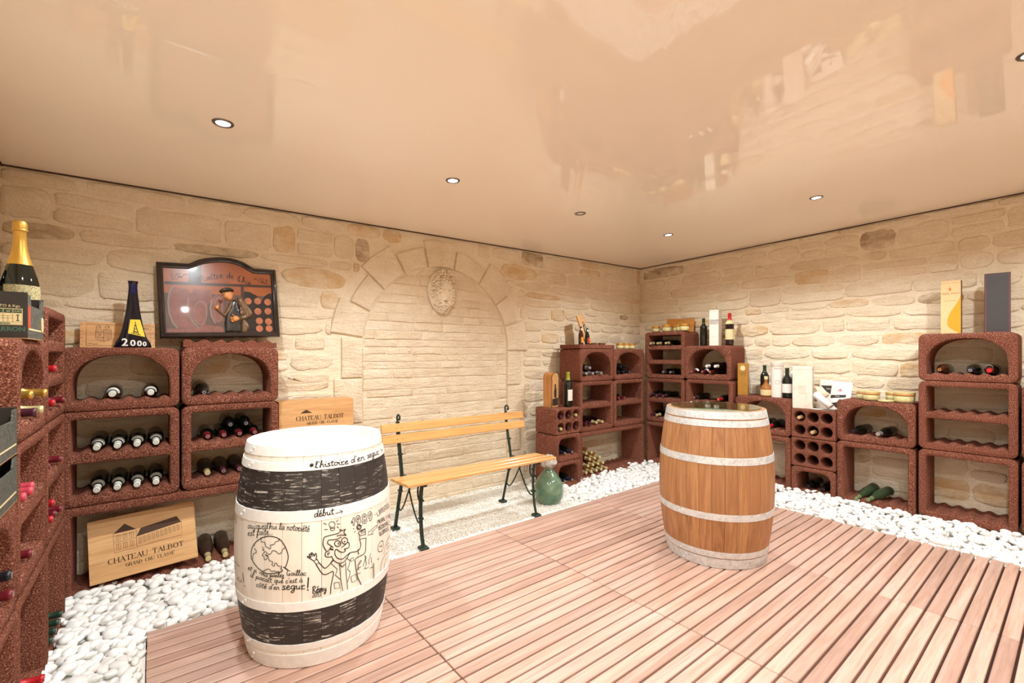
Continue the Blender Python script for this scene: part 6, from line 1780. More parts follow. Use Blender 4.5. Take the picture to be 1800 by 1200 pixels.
# stacked wine cases behind the barrel, the top one printed
for k in range(3):
    z0 = -0.028 + 0.347 * k
    lab = ['plain wooden wine case at the bottom of the stack behind the white barrel', 'plain wooden wine case in the middle of the stack behind the white barrel', 'wooden wine case printed with a chateau, standing on top behind the white barrel'][k]
    t = thing('wine_case', lab, 'wine case', (0.712, 3.575, z0), 0, 'wooden wine cases behind the barrel')
    W, Hh, D = 0.53, 0.345, 0.17
    obj('front_panel', merge(cbox(0, W, 0, 0.010, 0, Hh * .5 - .0004, 0.0008), cbox(0, W, 0, 0.010, Hh * .5 + .0004, Hh, 0.0008)), M_PINE, t)
    obj('back_panel', cbox(0, W, D - 0.010, D, 0, Hh, 0.0008), M_PINE, t)
    for x in (0.0, W - 0.012): obj('side_panel', cbox(x, x + 0.012, 0.0102, D - 0.0102, 0, Hh, 0.0008), M_PINE, t)
    obj('top_panel', cbox(0.0122, W - 0.0122, 0.0102, D - 0.0102, Hh - 0.010, Hh, 0.0008), M_PINE, t)
    if k == 2:
        fr = bpy.data.objects.new('front_print', None); COL.objects.link(fr); fr.parent = t
        o = obj('roof_print', flat_poly([(0.14, Hh * .735), (0.182, Hh * .81), (0.225, Hh * .735)]), M_BURN, t)
        o['label'] = 'dark brown printed roof'
        o = obj('lettering', merge(serif_text(S_TALBOT, .115, Hh * .585, .345, .030), serif_text(S_GRANDCRU, .19, Hh * .485, .225, .020)), M_BURN, t)
        o['kind'] = 'stuff'; o['label'] = 'CHATEAU TALBOT, GRAND CRU CLASSE in dark brown capitals'
        bpy.data.objects.remove(fr)

# small wooden panel with coat of arms
t = board_root('branded_plaque', 'small pine crate panel branded with a coat of arms behind the blue bottle', 'crate panel', (-0.335, 3.715, 1.393), (R(-9), 0, 0))
W, Hh = 0.352, 0.158
obj('panel', cbox(0, W, 0, 0.010, 0, Hh, 0.001), M_PINE2, t)
ln = [[(.028, .014), (W - .022, .014), (W - .022, Hh - .014), (.028, Hh - .014), (.028, .014)]]
sh = [(.070, .112), (.140, .112), (.142, .060), (.125, .046), (.106, .040), (.088, .046), (.070, .056), (.070, .112)]
ln += [sh, [(.106, .112), (.106, .040)]]
for (cx, cz) in ((.080, .098), (.096, .098), (.088, .080), (.082, .064), (.098, .062)): ln.append([(cx + .006 * math.cos(a), cz + .0045 * math.sin(a)) for a in [PI * k / 4 for k in range(9)]])
for k in range(6): ln.append([(.110, .106 - .010 * k), (.122, .110 - .010 * k), (.128, .100 - .010 * k), (.138, .106 - .010 * k)])
for cx in (.082, .122): ln += [[(cx - .008, .118), (cx - .010, .132), (cx, .138), (cx + .010, .132), (cx + .008, .118)], [(cx - .004, .120), (cx + .006, .132)]]
ln += [[(.036, .024), (.050, .026), (.058, .022), (.080, .024)]]
o = obj('coat_of_arms', flat_lines(ln, 0.0022), M_BURN, t); o['kind'] = 'stuff'; o['label'] = 'branded shield and border line'
o = obj('lettering', merge(flat_text('MBARD', 0.020, 0.255, Hh - 0.040), flat_text('ne', 0.018, 0.295, 0.052)), M_BURN, t); o['kind'] = 'stuff'
for x in (0.008, W - 0.008):
    for z in (0.02, 0.06, 0.10, 0.14):
        obj('nail', lathe([(0.0026, 0), (0.002, 0.0006)], 8, False, True), plain('dark_nail', (60, 44, 32), 0.5, metal=0.6), t, False, (x, -0.0002, z), (R(90), 0, 0))

# tower-shaped blue bottle
t = thing('tower_bottle', 'tall cobalt blue bottle flaring to a wide foot, marked 2000', 'bottle', (-0.088, 3.585, 1.394))
sec = [(0.000, .086, .032), (.006, .089, .034), (.030, .082, .033), (.058, .067, .031), (.10, .054, .029), (.16, .043, .027), (.22, .034, .025), (.28, .028, .022), (.33, .0225, .020), (.37, .0205, .019), (.385, .0215, .020), (.395, .025, .0235), (.401, .025, .0235)]
v, f = [], []
n = 24
for (z, a, b) in sec:
    for k in range(n):
        an = 2 * PI * k / n; c, s = math.cos(an), math.sin(an)
        p = 3.2 if z < 0.2 else 2.2
        v.append((a * math.copysign(abs(c) ** (2 / p), c), b * math.copysign(abs(s) ** (2 / p), s), z))
for i in range(len(sec) - 1):
    for k in range(n): f.append((i * n + k, i * n + (k + 1) % n, (i + 1) * n + (k + 1) % n, (i + 1) * n + k))
f += [tuple(range(n - 1, -1, -1)), tuple((len(sec) - 1) * n + k for k in range(n))]
obj('glass_body', (v, f), glassm('cobalt_black_glass', (14, 14, 26), 0.05), t, True)
obj('neck_band', [(p[0] * 1.01, p[1] * 1.01, p[2]) for p in lathe([(0.0245, .318), (0.0212, .36), (0.0214, .384)], 24, False, False)[0]] and lathe([(0.0232, .325), (0.0210, .365), (0.0222, .384)], 24, False, False), G_BLUE, t, True)
yl = plain('yellow_label', (226, 196, 60), 0.5, var=0.06)
def tb_y(z):
    for i in range(len(sec) - 1):
        if sec[i][0] <= z <= sec[i + 1][0]:
            q = (z - sec[i][0]) / (sec[i + 1][0] - sec[i][0]); return sec[i][2] + (sec[i + 1][2] - sec[i][2]) * q
lab = [(-.006, .080), (.062, .070), (.060, .066), (.030, .160), (-.004, .160)]
lab = [(-.022, .084), (.058, .064), (.034, .168), (-.012, .168)]
def on_tb(x, z, e): return (x, -(tb_y(z) * (1 - 0.18 * min(1, abs(x) / 0.06) ** 4)) - e, z)
g = 6
vv, ff = [], []
for i in range(g + 1):
    for j in range(g + 1):
        a, b = i / g, j / g
        x = (1 - b) * (lab[0][0] + (lab[1][0] - lab[0][0]) * a) + b * (lab[3][0] + (lab[2][0] - lab[3][0]) * a)
        z = (1 - b) * (lab[0][1] + (lab[1][1] - lab[0][1]) * a) + b * (lab[3][1] + (lab[2][1] - lab[3][1]) * a)
        vv.append(on_tb(x, z, 0.0008))
for i in range(g):
    for j in range(g): ff.append((i * (g + 1) + j, (i + 1) * (g + 1) + j, (i + 1) * (g + 1) + j + 1, i * (g + 1) + j + 1))
lo_ = obj('label', (vv, ff), yl, t)
ink_l = [[(.012, .155), (.012, .130)], [(.010, .135), (.004, .088)], [(.014, .135), (.026, .082)], [(.006, .112), (.019, .110)], [(.002, .096), (.023, .093)], [(.007, .090), (.012, .098), (.018, .088)], [(-.006, .086), (.035, .076)]]
o = obj('tower_print', ribbon(ink_l, 0.0035, lambda s_, z_: on_tb(s_, z_, 0.0016)), M_INK, t); o['kind'] = 'stuff'
tv, tf = text_vf('2000', 0.062, bold=0.0012)
tv2, tf2 = text_vf('2', 0.070, bold=0.0012)
zz = [(p[0] - 0.030 if True else 0, p[1] + 0.010) for p in tv]
digits = []
for i, (ch, x, sz) in enumerate((('2', -.052, .062), ('0', -.012, .050), ('0', .020, .044), ('0', .046, .036))):
    a, b = text_vf(ch, sz, bold=0.0012)
    digits.append(([on_tb(p[0] + x, max(0.001, p[1] + 0.010), 0.0030 if abs(p[0] + x) < 0.05 else 0.0035) for p in a], b))
o = obj('lettering', merge(*digits), L_WHITE, t); o['kind'] = 'stuff'; o['label'] = 'white digits 2000'

# ------------------------------------------------------------------ framed relief picture
t = board_root('framed_picture', 'black-framed arched cellar picture with a relief of a man tasting wine', 'picture', (0.040, 3.672, 1.4565), (R(-7), R(-2.2), R(0)))
P = {k: poly_pts(s) for k, s in PIC_POLY.items()}
M_FRAME = plain('dark_brown_lacquered_frame', (40, 30, 28), 0.25, var=0.2, coat=0.5)
M_PAINT = plain('dark_painted_ground', (92, 70, 64), 0.22, var=0.15, vscale=14, coat=0.6)
M_TERRA = plain('terracotta_painted_ground', (156, 86, 48), 0.25, var=0.12, vscale=14, coat=0.6)
M_POST = plain('umber_paint', (66, 42, 34), 0.25, var=0.15, coat=0.5)
M_CASK = plain('maroon_paint', (128, 80, 72), 0.25, var=0.2, vscale=30, coat=0.5)
M_CASKL = plain('grey_paint', (126, 110, 100), 0.3, coat=0.5)
M_DISC = plain('russet_paint', (168, 98, 68), 0.3, var=0.2, coat=0.5)
M_SKIN = plain('painted_skin', (206, 140, 82), 0.3, var=0.1, coat=0.4)
M_COAT = plain('painted_brown_coat', (110, 82, 56), 0.28, var=0.25, vscale=60, bump=0.3, bscale=70, coat=0.5)
M_APRON = plain('painted_dark_apron', (42, 36, 32), 0.28, var=0.2, coat=0.4)
out_l = ccw(P['outline'])
arc = smooth_line([(x, z, 0) for x, z in [(.1844, .5084), (.2354, .5369), (.2993, .5555), (.3674, .5655), (.4345, .5600), (.4917, .5426), (.5350, .5161)]], 4)
OUTL = [(0, 0), (.70, 0), (.70, .50), (.5609, .5006)] + [(p[0], p[1]) for p in arc[::-1]] + [(.1684, .5018), (0, .50)]
def ring_section(loop, a, b, y0, y1):
    L0, L1 = offset_loop(loop, a), offset_loop(loop, b)
    return L0, L1
fv, ff = [], []
prof = [(0.0, 0.022), (0.0, 0.002), (0.006, -0.006), (0.014, -0.008), (0.020, -0.003), (0.026, -0.006), (0.033, -0.002), (0.036, 0.010)]
n = len(OUTL)
for (d, y) in prof:
    for (x, z) in (offset_loop(OUTL, d) if d else OUTL): fv.append((x, y, z))
for i in range(len(prof) - 1):
    for k in range(n): ff.append((i * n + k, i * n + (k + 1) % n, (i + 1) * n + (k + 1) % n, (i + 1) * n + k))
fo = obj('frame', (fv, ff), M_FRAME, t)
bmx = bmesh.new(); bmx.from_mesh(fo.data); bmesh.ops.recalc_face_normals(bmx, faces=bmx.faces); bmx.to_mesh(fo.data); bmx.free()
auto_smooth(fo.data, 40)
inn = offset_loop(OUTL, 0.034)
pn = thing('painting', None, None); pn.parent = t
del_v = flat_poly(inn, 0.010)
obj('ground', del_v, M_PAINT, pn)
obj('backing', flat_poly(OUTL, 0.022), M_POST, pn)
def clip_above(loop, zmin):
    return [p for p in loop if p[1] >= zmin]
up = [(x, z) for x, z in inn if z > 0.3]
upper = [(0.036, 0.300), (0.664, 0.300)] + [p for p in inn if p[1] > 0.31]
obj('upper_wall', flat_poly(upper, 0.0095), M_TERRA, pn)
for nm, mt, y in (('beam', M_POST, .0088), ('post1', M_POST, .0086), ('post2', M_POST, .0086), ('bigbarrel', M_CASK, .0090), ('midbarrel', M_CASK, .0084), ('farbarrel', M_CASK, .0080), ('lowbarrel', M_CASK, .0078), ('arches', plain('near_black_paint', (28, 24, 24), 0.25, coat=0.5), .0092), ('head1', M_CASKL, .0074), ('head2', M_CASKL, .0074), ('head3', M_CASKL, .0072)):
    lp = [(min(max(x, .037), .663), max(z, .037)) for x, z in P[nm]]
    obj({'post1': 'post', 'post2': 'post', 'head1': 'cask_head', 'head2': 'cask_head', 'head3': 'cask_head', 'bigbarrel': 'cask', 'midbarrel': 'cask', 'farbarrel': 'cask', 'lowbarrel': 'cask'}.get(nm, nm), flat_poly(lp, y), mt, pn)
    if nm.startswith('head'):
        cx = sum(p[0] for p in lp) / len(lp); cz = sum(p[1] for p in lp) / len(lp)
        obj('cask_end', flat_poly([(cx + (x - cx) * .9, cz + (z - cz) * .93) for x, z in lp], y - 0.0004), M_CASK, pn)
for (cx, cz) in PIC_DISC:
    cz = max(cz, 0.062)
    obj('bottle_end', flat_poly([(cx + .0225 * math.cos(a), cz + .0245 * math.sin(a)) for a in [2 * PI * k / 16 for k in range(16)]], .0086), M_DISC, pn)
def pic_lines(key): return [q for w, q in decode(PIC_LINE[key])]
obj('cask_hoops', flat_lines(pic_lines('hoops'), 0.010, .0076), M_CASKL, pn)['kind'] = 'stuff'
o = obj('lettering', flat_lines(pic_lines('title'), 0.0042, .0080), plain('dark_sepia_paint', (40, 22, 14), 0.3), pn); o['kind'] = 'stuff'; o['label'] = 'Maitre de Chai in old script'
obj('scroll_ornament', flat_lines(pic_lines('orn'), 0.0030, .0080), plain('dark_sepia_paint', (40, 22, 14), 0.3), pn)['kind'] = 'stuff'
def inflate(loop, height, y0, step=0.0045, edge=0.018):
    """soft relief from an outline: fine grid inside it, rising with the distance to the outline"""
    loop = ccw(loop)
    bm = bmesh.new()
    vs = [bm.verts.new((x, y0, z)) for x, z in dense(loop, step)]
    bm.faces.new(vs)
    bmesh.ops.triangulate(bm, faces=bm.faces[:])
    for _ in range(3):
        long_e = [e for e in bm.edges if e.calc_length() > step * 1.7 and not e.is_boundary]
        if not long_e: break
        bmesh.ops.subdivide_edges(bm, edges=long_e, cuts=1)
        bmesh.ops.triangulate(bm, faces=bm.faces[:])
        bmesh.ops.beautify_fill(bm, faces=bm.faces[:], edges=bm.edges[:])
    segs = [(Vector(loop[i]), Vector(loop[(i + 1) % len(loop)])) for i in range(len(loop))]
    for p in bm.verts:
        q = Vector((p.co.x, p.co.z)); d = 9.0
        for a, b in segs:
            ab = b - a; k = max(0, min(1, (q - a).dot(ab) / max(ab.length_squared, 1e-12)))
            d = min(d, (q - (a + ab * k)).length)
        u = min(1.0, d / edge)
        p.co.y = y0 - height * math.sqrt(max(0.0, 1 - (1 - u) ** 2))
    bm.normal_update()
    for f_ in bm.faces:
        if f_.normal.y > 0: f_.normal_flip()
    v = [tuple(p.co) for p in bm.verts]; bm.verts.index_update()
    f = [tuple(q.index for q in p.verts) for p in bm.faces]
    bm.free()
    return v, f
fg = thing('relief_man', None, None); fg.parent = t; fg['label'] = 'relief of a man in a beret and brown coat nosing a wine glass'
y0 = 0.009
obj('apron', inflate(P['apron'], 0.016, y0), M_APRON, fg, True)
obj('coat_hem', inflate(P['coathem'], 0.012, y0), M_COAT, fg, True)
obj('sleeve', inflate(P['leftarm'], 0.020, y0), M_COAT, fg, True)
obj('sleeve', inflate(P['rightarm'], 0.024, y0), M_COAT, fg, True)
obj('face', inflate(P['face'], 0.022, y0), M_SKIN, fg, True)
obj('beret', inflate(P['beret'], 0.026, y0), M_APRON, fg, True)
obj('hand', merge(inflate(P['lefthand'], 0.026, y0, edge=0.012)), M_SKIN, fg, True)
hv = [inflate(P['righthand'], 0.030, y0, edge=0.014)]
for q in pic_lines('fingers'):
    hv.append(tube([(q[0][0], y0 - 0.024, q[0][1]), ((q[0][0] + q[1][0]) / 2, y0 - 0.027, (q[0][1] + q[1][1]) / 2), (q[1][0], y0 - 0.022, q[1][1])], [0.0042, 0.004, 0.003], 8))
obj('hand', merge(*hv), M_SKIN, fg, True)
gq = pic_lines('stem')[0]
obj('wine_glass', merge(inflate(P['glassbowl'], 0.020, y0, edge=0.010), tube([(gq[0][0], y0 - .012, gq[0][1]), (gq[1][0], y0 - .020, gq[1][1])], 0.002, 6)), plain('painted_glass', (120, 70, 60), 0.1, coat=1.0), fg, True)
# brow, nose shadow and collar lines give the face its features
fx, fz = P['face'][0]
eye = plain('painted_brow', (70, 40, 24), 0.4)
obj('brow', flat_lines([[(fx + .006, fz - .006), (fx + .020, fz - .002)], [(fx + .008, fz - .013), (fx + .018, fz - .012)], [(fx + .022, fz - .044), (fx + .034, fz - .040)]], 0.0026, y0 - 0.0235), eye, fg)['kind'] = 'stuff'
obj('ear', tube(smooth_line([(fx + .058, y0 - .022, fz - .004), (fx + .064, y0 - .024, fz - .012), (fx + .060, y0 - .022, fz - .024), (fx + .055, y0 - .021, fz - .018)], 4), 0.0026, 6), M_SKIN, fg, True)

# ------------------------------------------------------------------ carved mask under the arch
_rm = random.Random(12)
FU, FV, FA, FB_ = 0.06, -0.16, 0.44, 0.56          # face ellipse of the mask
CURLS = []
for _ in range(2500):
    cu, cv = _rm.uniform(-0.95, 0.95), _rm.uniform(-0.95, 0.95)
    ww = math.sqrt(max(0.0, 1 - cv * cv)) * (1.0 if cv > -0.1 else 1.0 - 0.18 * min(1, -cv))
    if abs(cu) > ww * 0.86: continue
    fc = ((cu - FU) / FA) ** 2 + ((cv - FV) / FB_) ** 2
    chin = cv < -0.60
    if fc < 1.0 and not chin: continue
    if cv < -0.30 and not chin and fc > 1.75: continue
    cr = _rm.uniform(0.07, 0.12) if not chin else _rm.uniform(0.055, 0.085)
    if any((cu - p) ** 2 + ((cv - q) * 1.51) ** 2 < (0.80 * (cr + c)) ** 2 for p, q, c in CURLS): continue
    CURLS.append((cu, cv, cr))
def mask_h(u, v):
    """u,v in -1..1 ; relief height in metres"""
    w = math.sqrt(max(0.0, 1 - v * v)) * (1.0 if v > -0.1 else 1.0 - 0.18 * min(1, -v))
    if w < 1e-4: return 0.0
    e = abs(u) / w
    h = 0.026 * min(1.0, math.sqrt(max(0.0, 1 - e)) * 2.6)
    q = ((u - FU) / 0.66) ** 2 + ((v + 0.10) / 0.84) ** 2
    if q < 1: h = max(h, 0.020 + 0.062 * math.sqrt(1 - q))
    face = ((u - FU) / FA) ** 2 + ((v - FV) / FB_) ** 2
    if face < 1.0:
        k = min(1.0, (1 - face) * 4)
        def gs(cu, cv, su, sv): return math.exp(-((u - FU - cu) / su) ** 2 - ((v - cv) / sv) ** 2)
        h += k * (0.030 * gs(0, -0.14, 0.070, 0.17) + 0.012 * gs(0, -0.27, 0.10, 0.05))
        h -= k * 0.026 * (gs(-0.17, -0.01, 0.10, 0.050) + gs(0.17, -0.01, 0.10, 0.050))
        h += k * 0.012 * (gs(-0.17, -0.015, 0.060, 0.028) + gs(0.17, -0.015, 0.060, 0.028))
        h += k * 0.012 * (gs(-0.17, 0.085, 0.13, 0.030) + gs(0.17, 0.085, 0.13, 0.030))
        h += k * 0.012 * (gs(0, -0.375, 0.15, 0.030) + gs(0, -0.525, 0.12, 0.032)) - k * 0.050 * gs(0, -0.45, 0.105, 0.030)
    if e < 0.97:
        hb = h
        for (cu, cv, cr) in CURLS:
            d2_ = (u - cu) ** 2 + ((v - cv) * 1.51) ** 2
            if d2_ < cr * cr: h = max(h, hb + 0.26 * math.sqrt(cr * cr - d2_))
        if h == hb and (face > 1.05 or v < -0.60) and e < 0.86: h = max(0.010, hb - 0.012)
    return max(h, 0.0)
NU, NV = 110, 150
MW, MH = 0.158, 0.214
v, f = [], []
for j in range(NV + 1):
    vv_ = -1 + 2 * j / NV
    w = math.sqrt(max(0.0, 1 - vv_ * vv_)) * (1.0 if vv_ > -0.1 else 1.0 - 0.18 * min(1, -vv_))
    w = max(w, 0.02)
    for i in range(NU + 1):
        uu = (-1 + 2 * i / NU) * w
        v.append((uu * MW, -mask_h(uu, vv_), vv_ * MH))
for j in range(NV):
    for i in range(NU):
        q = j * (NU + 1) + i
        f.append((q, q + 1, q + NU + 2, q + NU + 1))
M_MASK = plain('weathered_cast_stone', (228, 214, 190), 0.85, var=0.08, vscale=50, bump=0.25, bscale=90)
o = obj('stone_mask', (v, f), M_MASK, None, True, (2.158, WB - 0.014, 1.945), (0, R(4), 0))
tag(o, 'carved stone mask of a bearded man with grape hair under the arch', 'mask')
# ------------------------------------------------------------------ fruit crates and magnums on the near racks
def make_printed(name, cols, scale=26.0):
    t = NT(name)
    vec = t.coords((1, 1, 1))
    n = t.noise(vec, scale, 4, 0.7, 1.0)
    t.color(t.ramp(n, [(0.25 + 0.5 * i / (len(cols) - 1), rgba(c)) for i, c in enumerate(cols)]))
    t.p(Roughness=0.45)
    return t.m
M_CARD = plain('dark_printed_card', (44, 38, 34), 0.55, var=0.12)
M_CARDIN = plain('kraft_card_inside', (150, 110, 74), 0.85, var=0.1)
M_PHOTO = make_printed('fruit_photo_print', [(24, 26, 24), (60, 66, 58), (36, 44, 38), (120, 120, 112), (40, 56, 44), (84, 90, 80)], 130)
M_SWIRL = make_printed('flower_print', [(14, 18, 14), (30, 44, 34), (16, 18, 14), (150, 140, 96), (206, 196, 160), (180, 150, 50), (40, 50, 36), (190, 186, 170)], 230)
def fruit_tray(label, x0, x1, y0, y1, z, h, rot=0.0, group=None):
    t = thing('fruit_tray', label, 'fruit crate', ((x0 + x1) / 2, (y0 + y1) / 2, z), rot, group)
    a, b = (x1 - x0) / 2, (y1 - y0) / 2
    th = 0.005
    obj('base', box(-a, a, -b, b, 0.0, 0.004), M_CARDIN, t)
    fp = obj('end_panel', cbox(-a, a, -b, -b + th, 0.004, h, 0.001), M_CARD, t)
    obj('end_panel', cbox(-a, a, b - th, b, 0.004, h, 0.001), M_CARD, t)
    for sx in (-1, 1):
        lo = [(-b + th, 0.004), (b - th, 0.004), (b - th, h * .96), (b - th - .045, h * .96), (b - th - .06, h * .74), (-b + th + .06, h * .74), (-b + th + .045, h * .96), (-b + th, h * .96)]
        m = [(a - th, p[0], p[1]) for p in lo] + [(a, p[0], p[1]) for p in lo]
        k = len(lo)
        f = [tuple(range(k)), tuple(range(2 * k - 1, k - 1, -1))] + [(i, i + k, (i + 1) % k + k, (i + 1) % k) for i in range(k)]
        if sx < 0: m = [(-p[0], p[1], p[2]) for p in m]
        s = obj('side_panel', (m, f), M_PHOTO, t)
        if sx > 0:
            obj('side_stripe', box(a, a + 0.0006, -b + .02, b - .02, h * .20, h * .235), L_CREAM, s)
            obj('red_flash', box(a, a + 0.0007, -b + .012, -b + .045, h * .24, h * .72), plain('red_print', (208, 70, 46), 0.5), s)
    return t, fp, a, b
crate, fp, a, b = fruit_tray('black printed fruit crate reading ARRON on top of the near rack', -0.655, -0.345, 2.335, 2.640, 1.4065, 0.165)
yf = -b - 0.0008
def on_front(vf, dx, dz): return [(p[0] + dx, yf, p[2] + dz) for p in vf[0]], vf[1]
lx1 = a - 0.012; lw = 0.10
M_GRN = plain('dark_green_print', (42, 70, 52), 0.5)
obj('label', flat_poly([(lx1 - lw, .048), (lx1, .048), (lx1, .106), (lx1 - lw, .106)], yf), L_CREAM, crate)
pr = [[(lx1 - lw + .002, .050), (lx1 - .002, .050), (lx1 - .002, .104), (lx1 - lw + .002, .104), (lx1 - lw + .002, .050)]]
for x in (lx1 - .024, lx1 - .047, lx1 - .070): pr.append([(x, .058), (x, .104)])
for z in (.058, .072, .080): pr.append([(lx1 - lw, z), (lx1 - (.024 if z > .06 else .002), z)])
pr.append([(lx1 - .0355, .058), (lx1 - .0355, .080)])
band = [flat_poly([(x0, .090), (x0 + .0205, .090), (x0 + .0205, .103), (x0, .103)], yf - .0004) for x0 in (lx1 - .0225, lx1 - .0455, lx1 - .0685, lx1 - .0915)]
grn = [flat_lines(pr, 0.0009, yf - .0004)] + band + [flat_poly([(lx1 - .016, .062), (lx1 - .0075, .062), (lx1 - .0075, .065), (lx1 - .0103, .065), (lx1 - .0103, .082), (lx1 - .0075, .082), (lx1 - .0075, .085), (lx1 - .016, .085), (lx1 - .016, .082), (lx1 - .0132, .082), (lx1 - .0132, .065), (lx1 - .016, .065)], yf - .0004)]
o = obj('label_print', merge(*grn), M_GRN, crate); o['kind'] = 'stuff'
o = obj('lettering', merge(flat_text('CAT', .0085, lx1 - .020, .0935, yf - .0008), flat_text('60', .0085, lx1 - .039, .0935, yf - .0008), flat_text('NETO 6 Kgs.', .0125, lx1 - .072, .111, yf - .0004)), L_CREAM, crate); o['kind'] = 'stuff'
o = obj('lettering', merge(flat_text('ESPA\u00d1A', .0085, lx1 - .060, .0505, yf - .0006, bold=.0003), flat_text('ARRON', .021, lx1 - .066, .027, yf - .0004, bold=.0008)), plain('green_letter_print', (62, 96, 80), 0.5), crate); o['kind'] = 'stuff'
obj('handle_ring', tube([(a + 0.002, b - .045 + 0.012 * math.cos(q * PI / 8), .060 + 0.028 * math.sin(q * PI / 8)) for q in range(16)], 0.0025, 6, True), L_CREAM, crate, True)
fruit_tray('upper of two printed fruit trays stacked on the nearest rack', -0.655, -0.352, 1.895, 2.222, 1.021, 0.155, 0, 'printed fruit trays')
fruit_tray('lower of two printed fruit trays stacked on the nearest rack', -0.655, -0.352, 1.895, 2.222, 0.8630, 0.155, 0, 'printed fruit trays')
for k, (x, y) in enumerate(((-0.423, 2.713), (-0.556, 2.705))):
    t = standing('champagne', ['gold-foiled sparkling magnum with painted flowers behind the fruit crate', 'gold-foiled sparkling magnum with painted flowers cut by the picture edge'][k], x, y, 1.4065, 35, 'painted magnums', glass=G_BLACK, cap=C_GOLD, name='magnum')
    place('flower_print', bmesh_part('champagne', 'label', M_SWIRL), t, None, None, (1.0, 1.0, 1.0))
    P_ = PROFILE['champagne']
    o = obj('gold_medallion', ribbon([[(0, .035), (0, .075)]], 0.05, lambda s_, z_: (0.0597 * math.sin(s_ / .0597 + .25), -0.0597 * math.cos(s_ / .0597 + .25), z_)), C_GOLD, t)
    obj('foil_ring', lathe([(0.0205, 0.447), (0.0240, 0.450), (0.0240, 0.456), (0.0205, 0.459)], 24, False, False), C_GOLD, t, True)

# ------------------------------------------------------------------ cartons, jars and bottles on the corner racks
def carton(name, label, x, y, z, w, d, h, mat, rot, group=None, cat='carton'):
    """upright carton; x,y = middle of the front face, front looks along -y before rotation"""
    t = thing(name, label, cat, (x, y, z), R(rot), group)
    obj('box_body', cbox(-w / 2, w / 2, 0, d, 0, h, 0.0012), mat, t)
    lid = obj('lid_seam', box(-w / 2 - .0003, w / 2 + .0003, -.0003, d + .0003, h * .955, h * .958), plain('seam_line', (110, 100, 88), 0.8), t)  # thin grey-brown line along the lid joint
    return t
def jar(label, x, y, z, r=0.052, h=0.078, group='preserve jars on the racks', lid=C_GOLD, fill=(222, 196, 144)):
    t = thing('preserve_jar', label, 'jar', (x, y, z), 0, group)
    obj('contents', lathe([(r * .90, 0.004), (r * .95, h * .2), (r * .96, h * .62), (r * .5, h * .66)], 20), plain('potted_terrine', fill, 0.5, var=0.2, vscale=60), t, True)
    obj('glass_body', lathe([(r * .55, 0.001), (r * .95, 0.0005), (r, h * .06), (r * 1.02, h * .4), (r, h * .80)], 24, True, False), M_GLASS, t, True)
    o = obj('lid', lathe([(r * .90, h * .76), (r * 1.02, h * .77), (r * 1.03, h * .93), (r * .98, h * .97), (r * .80, h), (r * .1, h)], 24, True, True), lid, t); auto_smooth(o.data, 35)
    obj('seal_band', lathe([(r * 1.005, h * .66), (r * 1.03, h * .70), (r * 1.03, h * .76), (r * 1.005, h * .765)], 24, False, False), plain('amber_seal', (196, 120, 50), 0.5), t, True)
    return t
ZS = 0.802     # top of the six-hole block
t = standing('bordeaux', 'wine bottle with lime capsule and tall white label beside the bench', 3.447, 3.40, ZS, 28, None, glass=G_BLACK, cap=C_LGREEN, scale=1.22)
lb = place('label', bmesh_part('bordeaux', 'label', L_WHITE), t)
o = obj('label_print', ribbon([[(-.012, z), (.014, z)] for z in (.072, .080, .088, .128, .136)], 0.0022, lambda s_, z_: (0.0392 * math.sin(s_ / .0392), -0.0392 * math.cos(s_ / .0392), z_)), M_DARKPRINT, t); o['kind'] = 'stuff'
t = thing('gift_box', 'round-topped wooden gift box with a vineyard picture beside the lime-capped bottle', 'gift box', (3.30, 3.44, ZS), R(10))
arc_l = [(-.062, 0), (.062, 0)] + [(.062 * math.cos(R(q)), .315 + .05 * math.sin(R(q))) for q in range(0, 181, 15)]
vf = extrude_poly(arc_l, 0.11); vf = ([(p[0], p[1], p[2]) for p in vf[0]], vf[1])
M_GIFT = grain('varnished_box_wood', (160, 100, 52), (188, 126, 70), (200, 144, 86), axis='z', scale=12, stretch=8, rough=0.4, bump=0.04)
obj('box_body', vf, M_GIFT, t)
obj('front_rim', tube([(p[0], -0.001, p[1]) for p in arc_l], 0.003, 6, True), plain('dark_trim', (70, 36, 26), 0.4), t, True)
sc2 = lambda s_: [(x * s_, 0.01 + z * (.96 if s_ < 1 else 1)) for x, z in arc_l]
obj('picture_panel', flat_poly(sc2(.88), -0.0012), plain('sepia_picture', (196, 150, 96), 0.5, var=0.25, vscale=24), t)
obj('picture_figure', merge(flat_poly([(-.020, .10), (.018, .10), (.022, .17), (.010, .215), (.012, .235), (0, .25), (-.012, .238), (-.010, .21), (-.024, .17)], -0.0020), flat_poly([(-.05, .02), (.05, .02), (.05, .10), (-.05, .09)], -0.0018)), plain('dark_sepia', (58, 44, 38), 0.5), t)
ZP = 1.464
standing('beer', 'small brown beer bottle with a gold oval label on the corner slab', 3.752, 3.50, ZP, 35, 'beer bottles on the corner slab', glass=G_BROWN, cap=C_BLACK, lab=L_ORANGE, neck=L_CREAM, name='beer_bottle')
standing('beer', 'small dark beer bottle with a red and white label on the corner slab', 3.838, 3.485, ZP, 35, 'beer bottles on the corner slab', glass=G_BLACK, cap=C_BLACK, lab=L_RED, neck=L_WHITE, scale=0.93, name='beer_bottle')
t = board_root('wooden_plaque', 'pale wooden board with a dark printed figure leaning in the corner', 'plaque', (3.875, 3.530, ZP + 0.003), (R(-16), R(-9), R(10)))
obj('board', cbox(0, 0.125, 0, 0.018, 0, 0.345, 0.002), M_PINE, t)
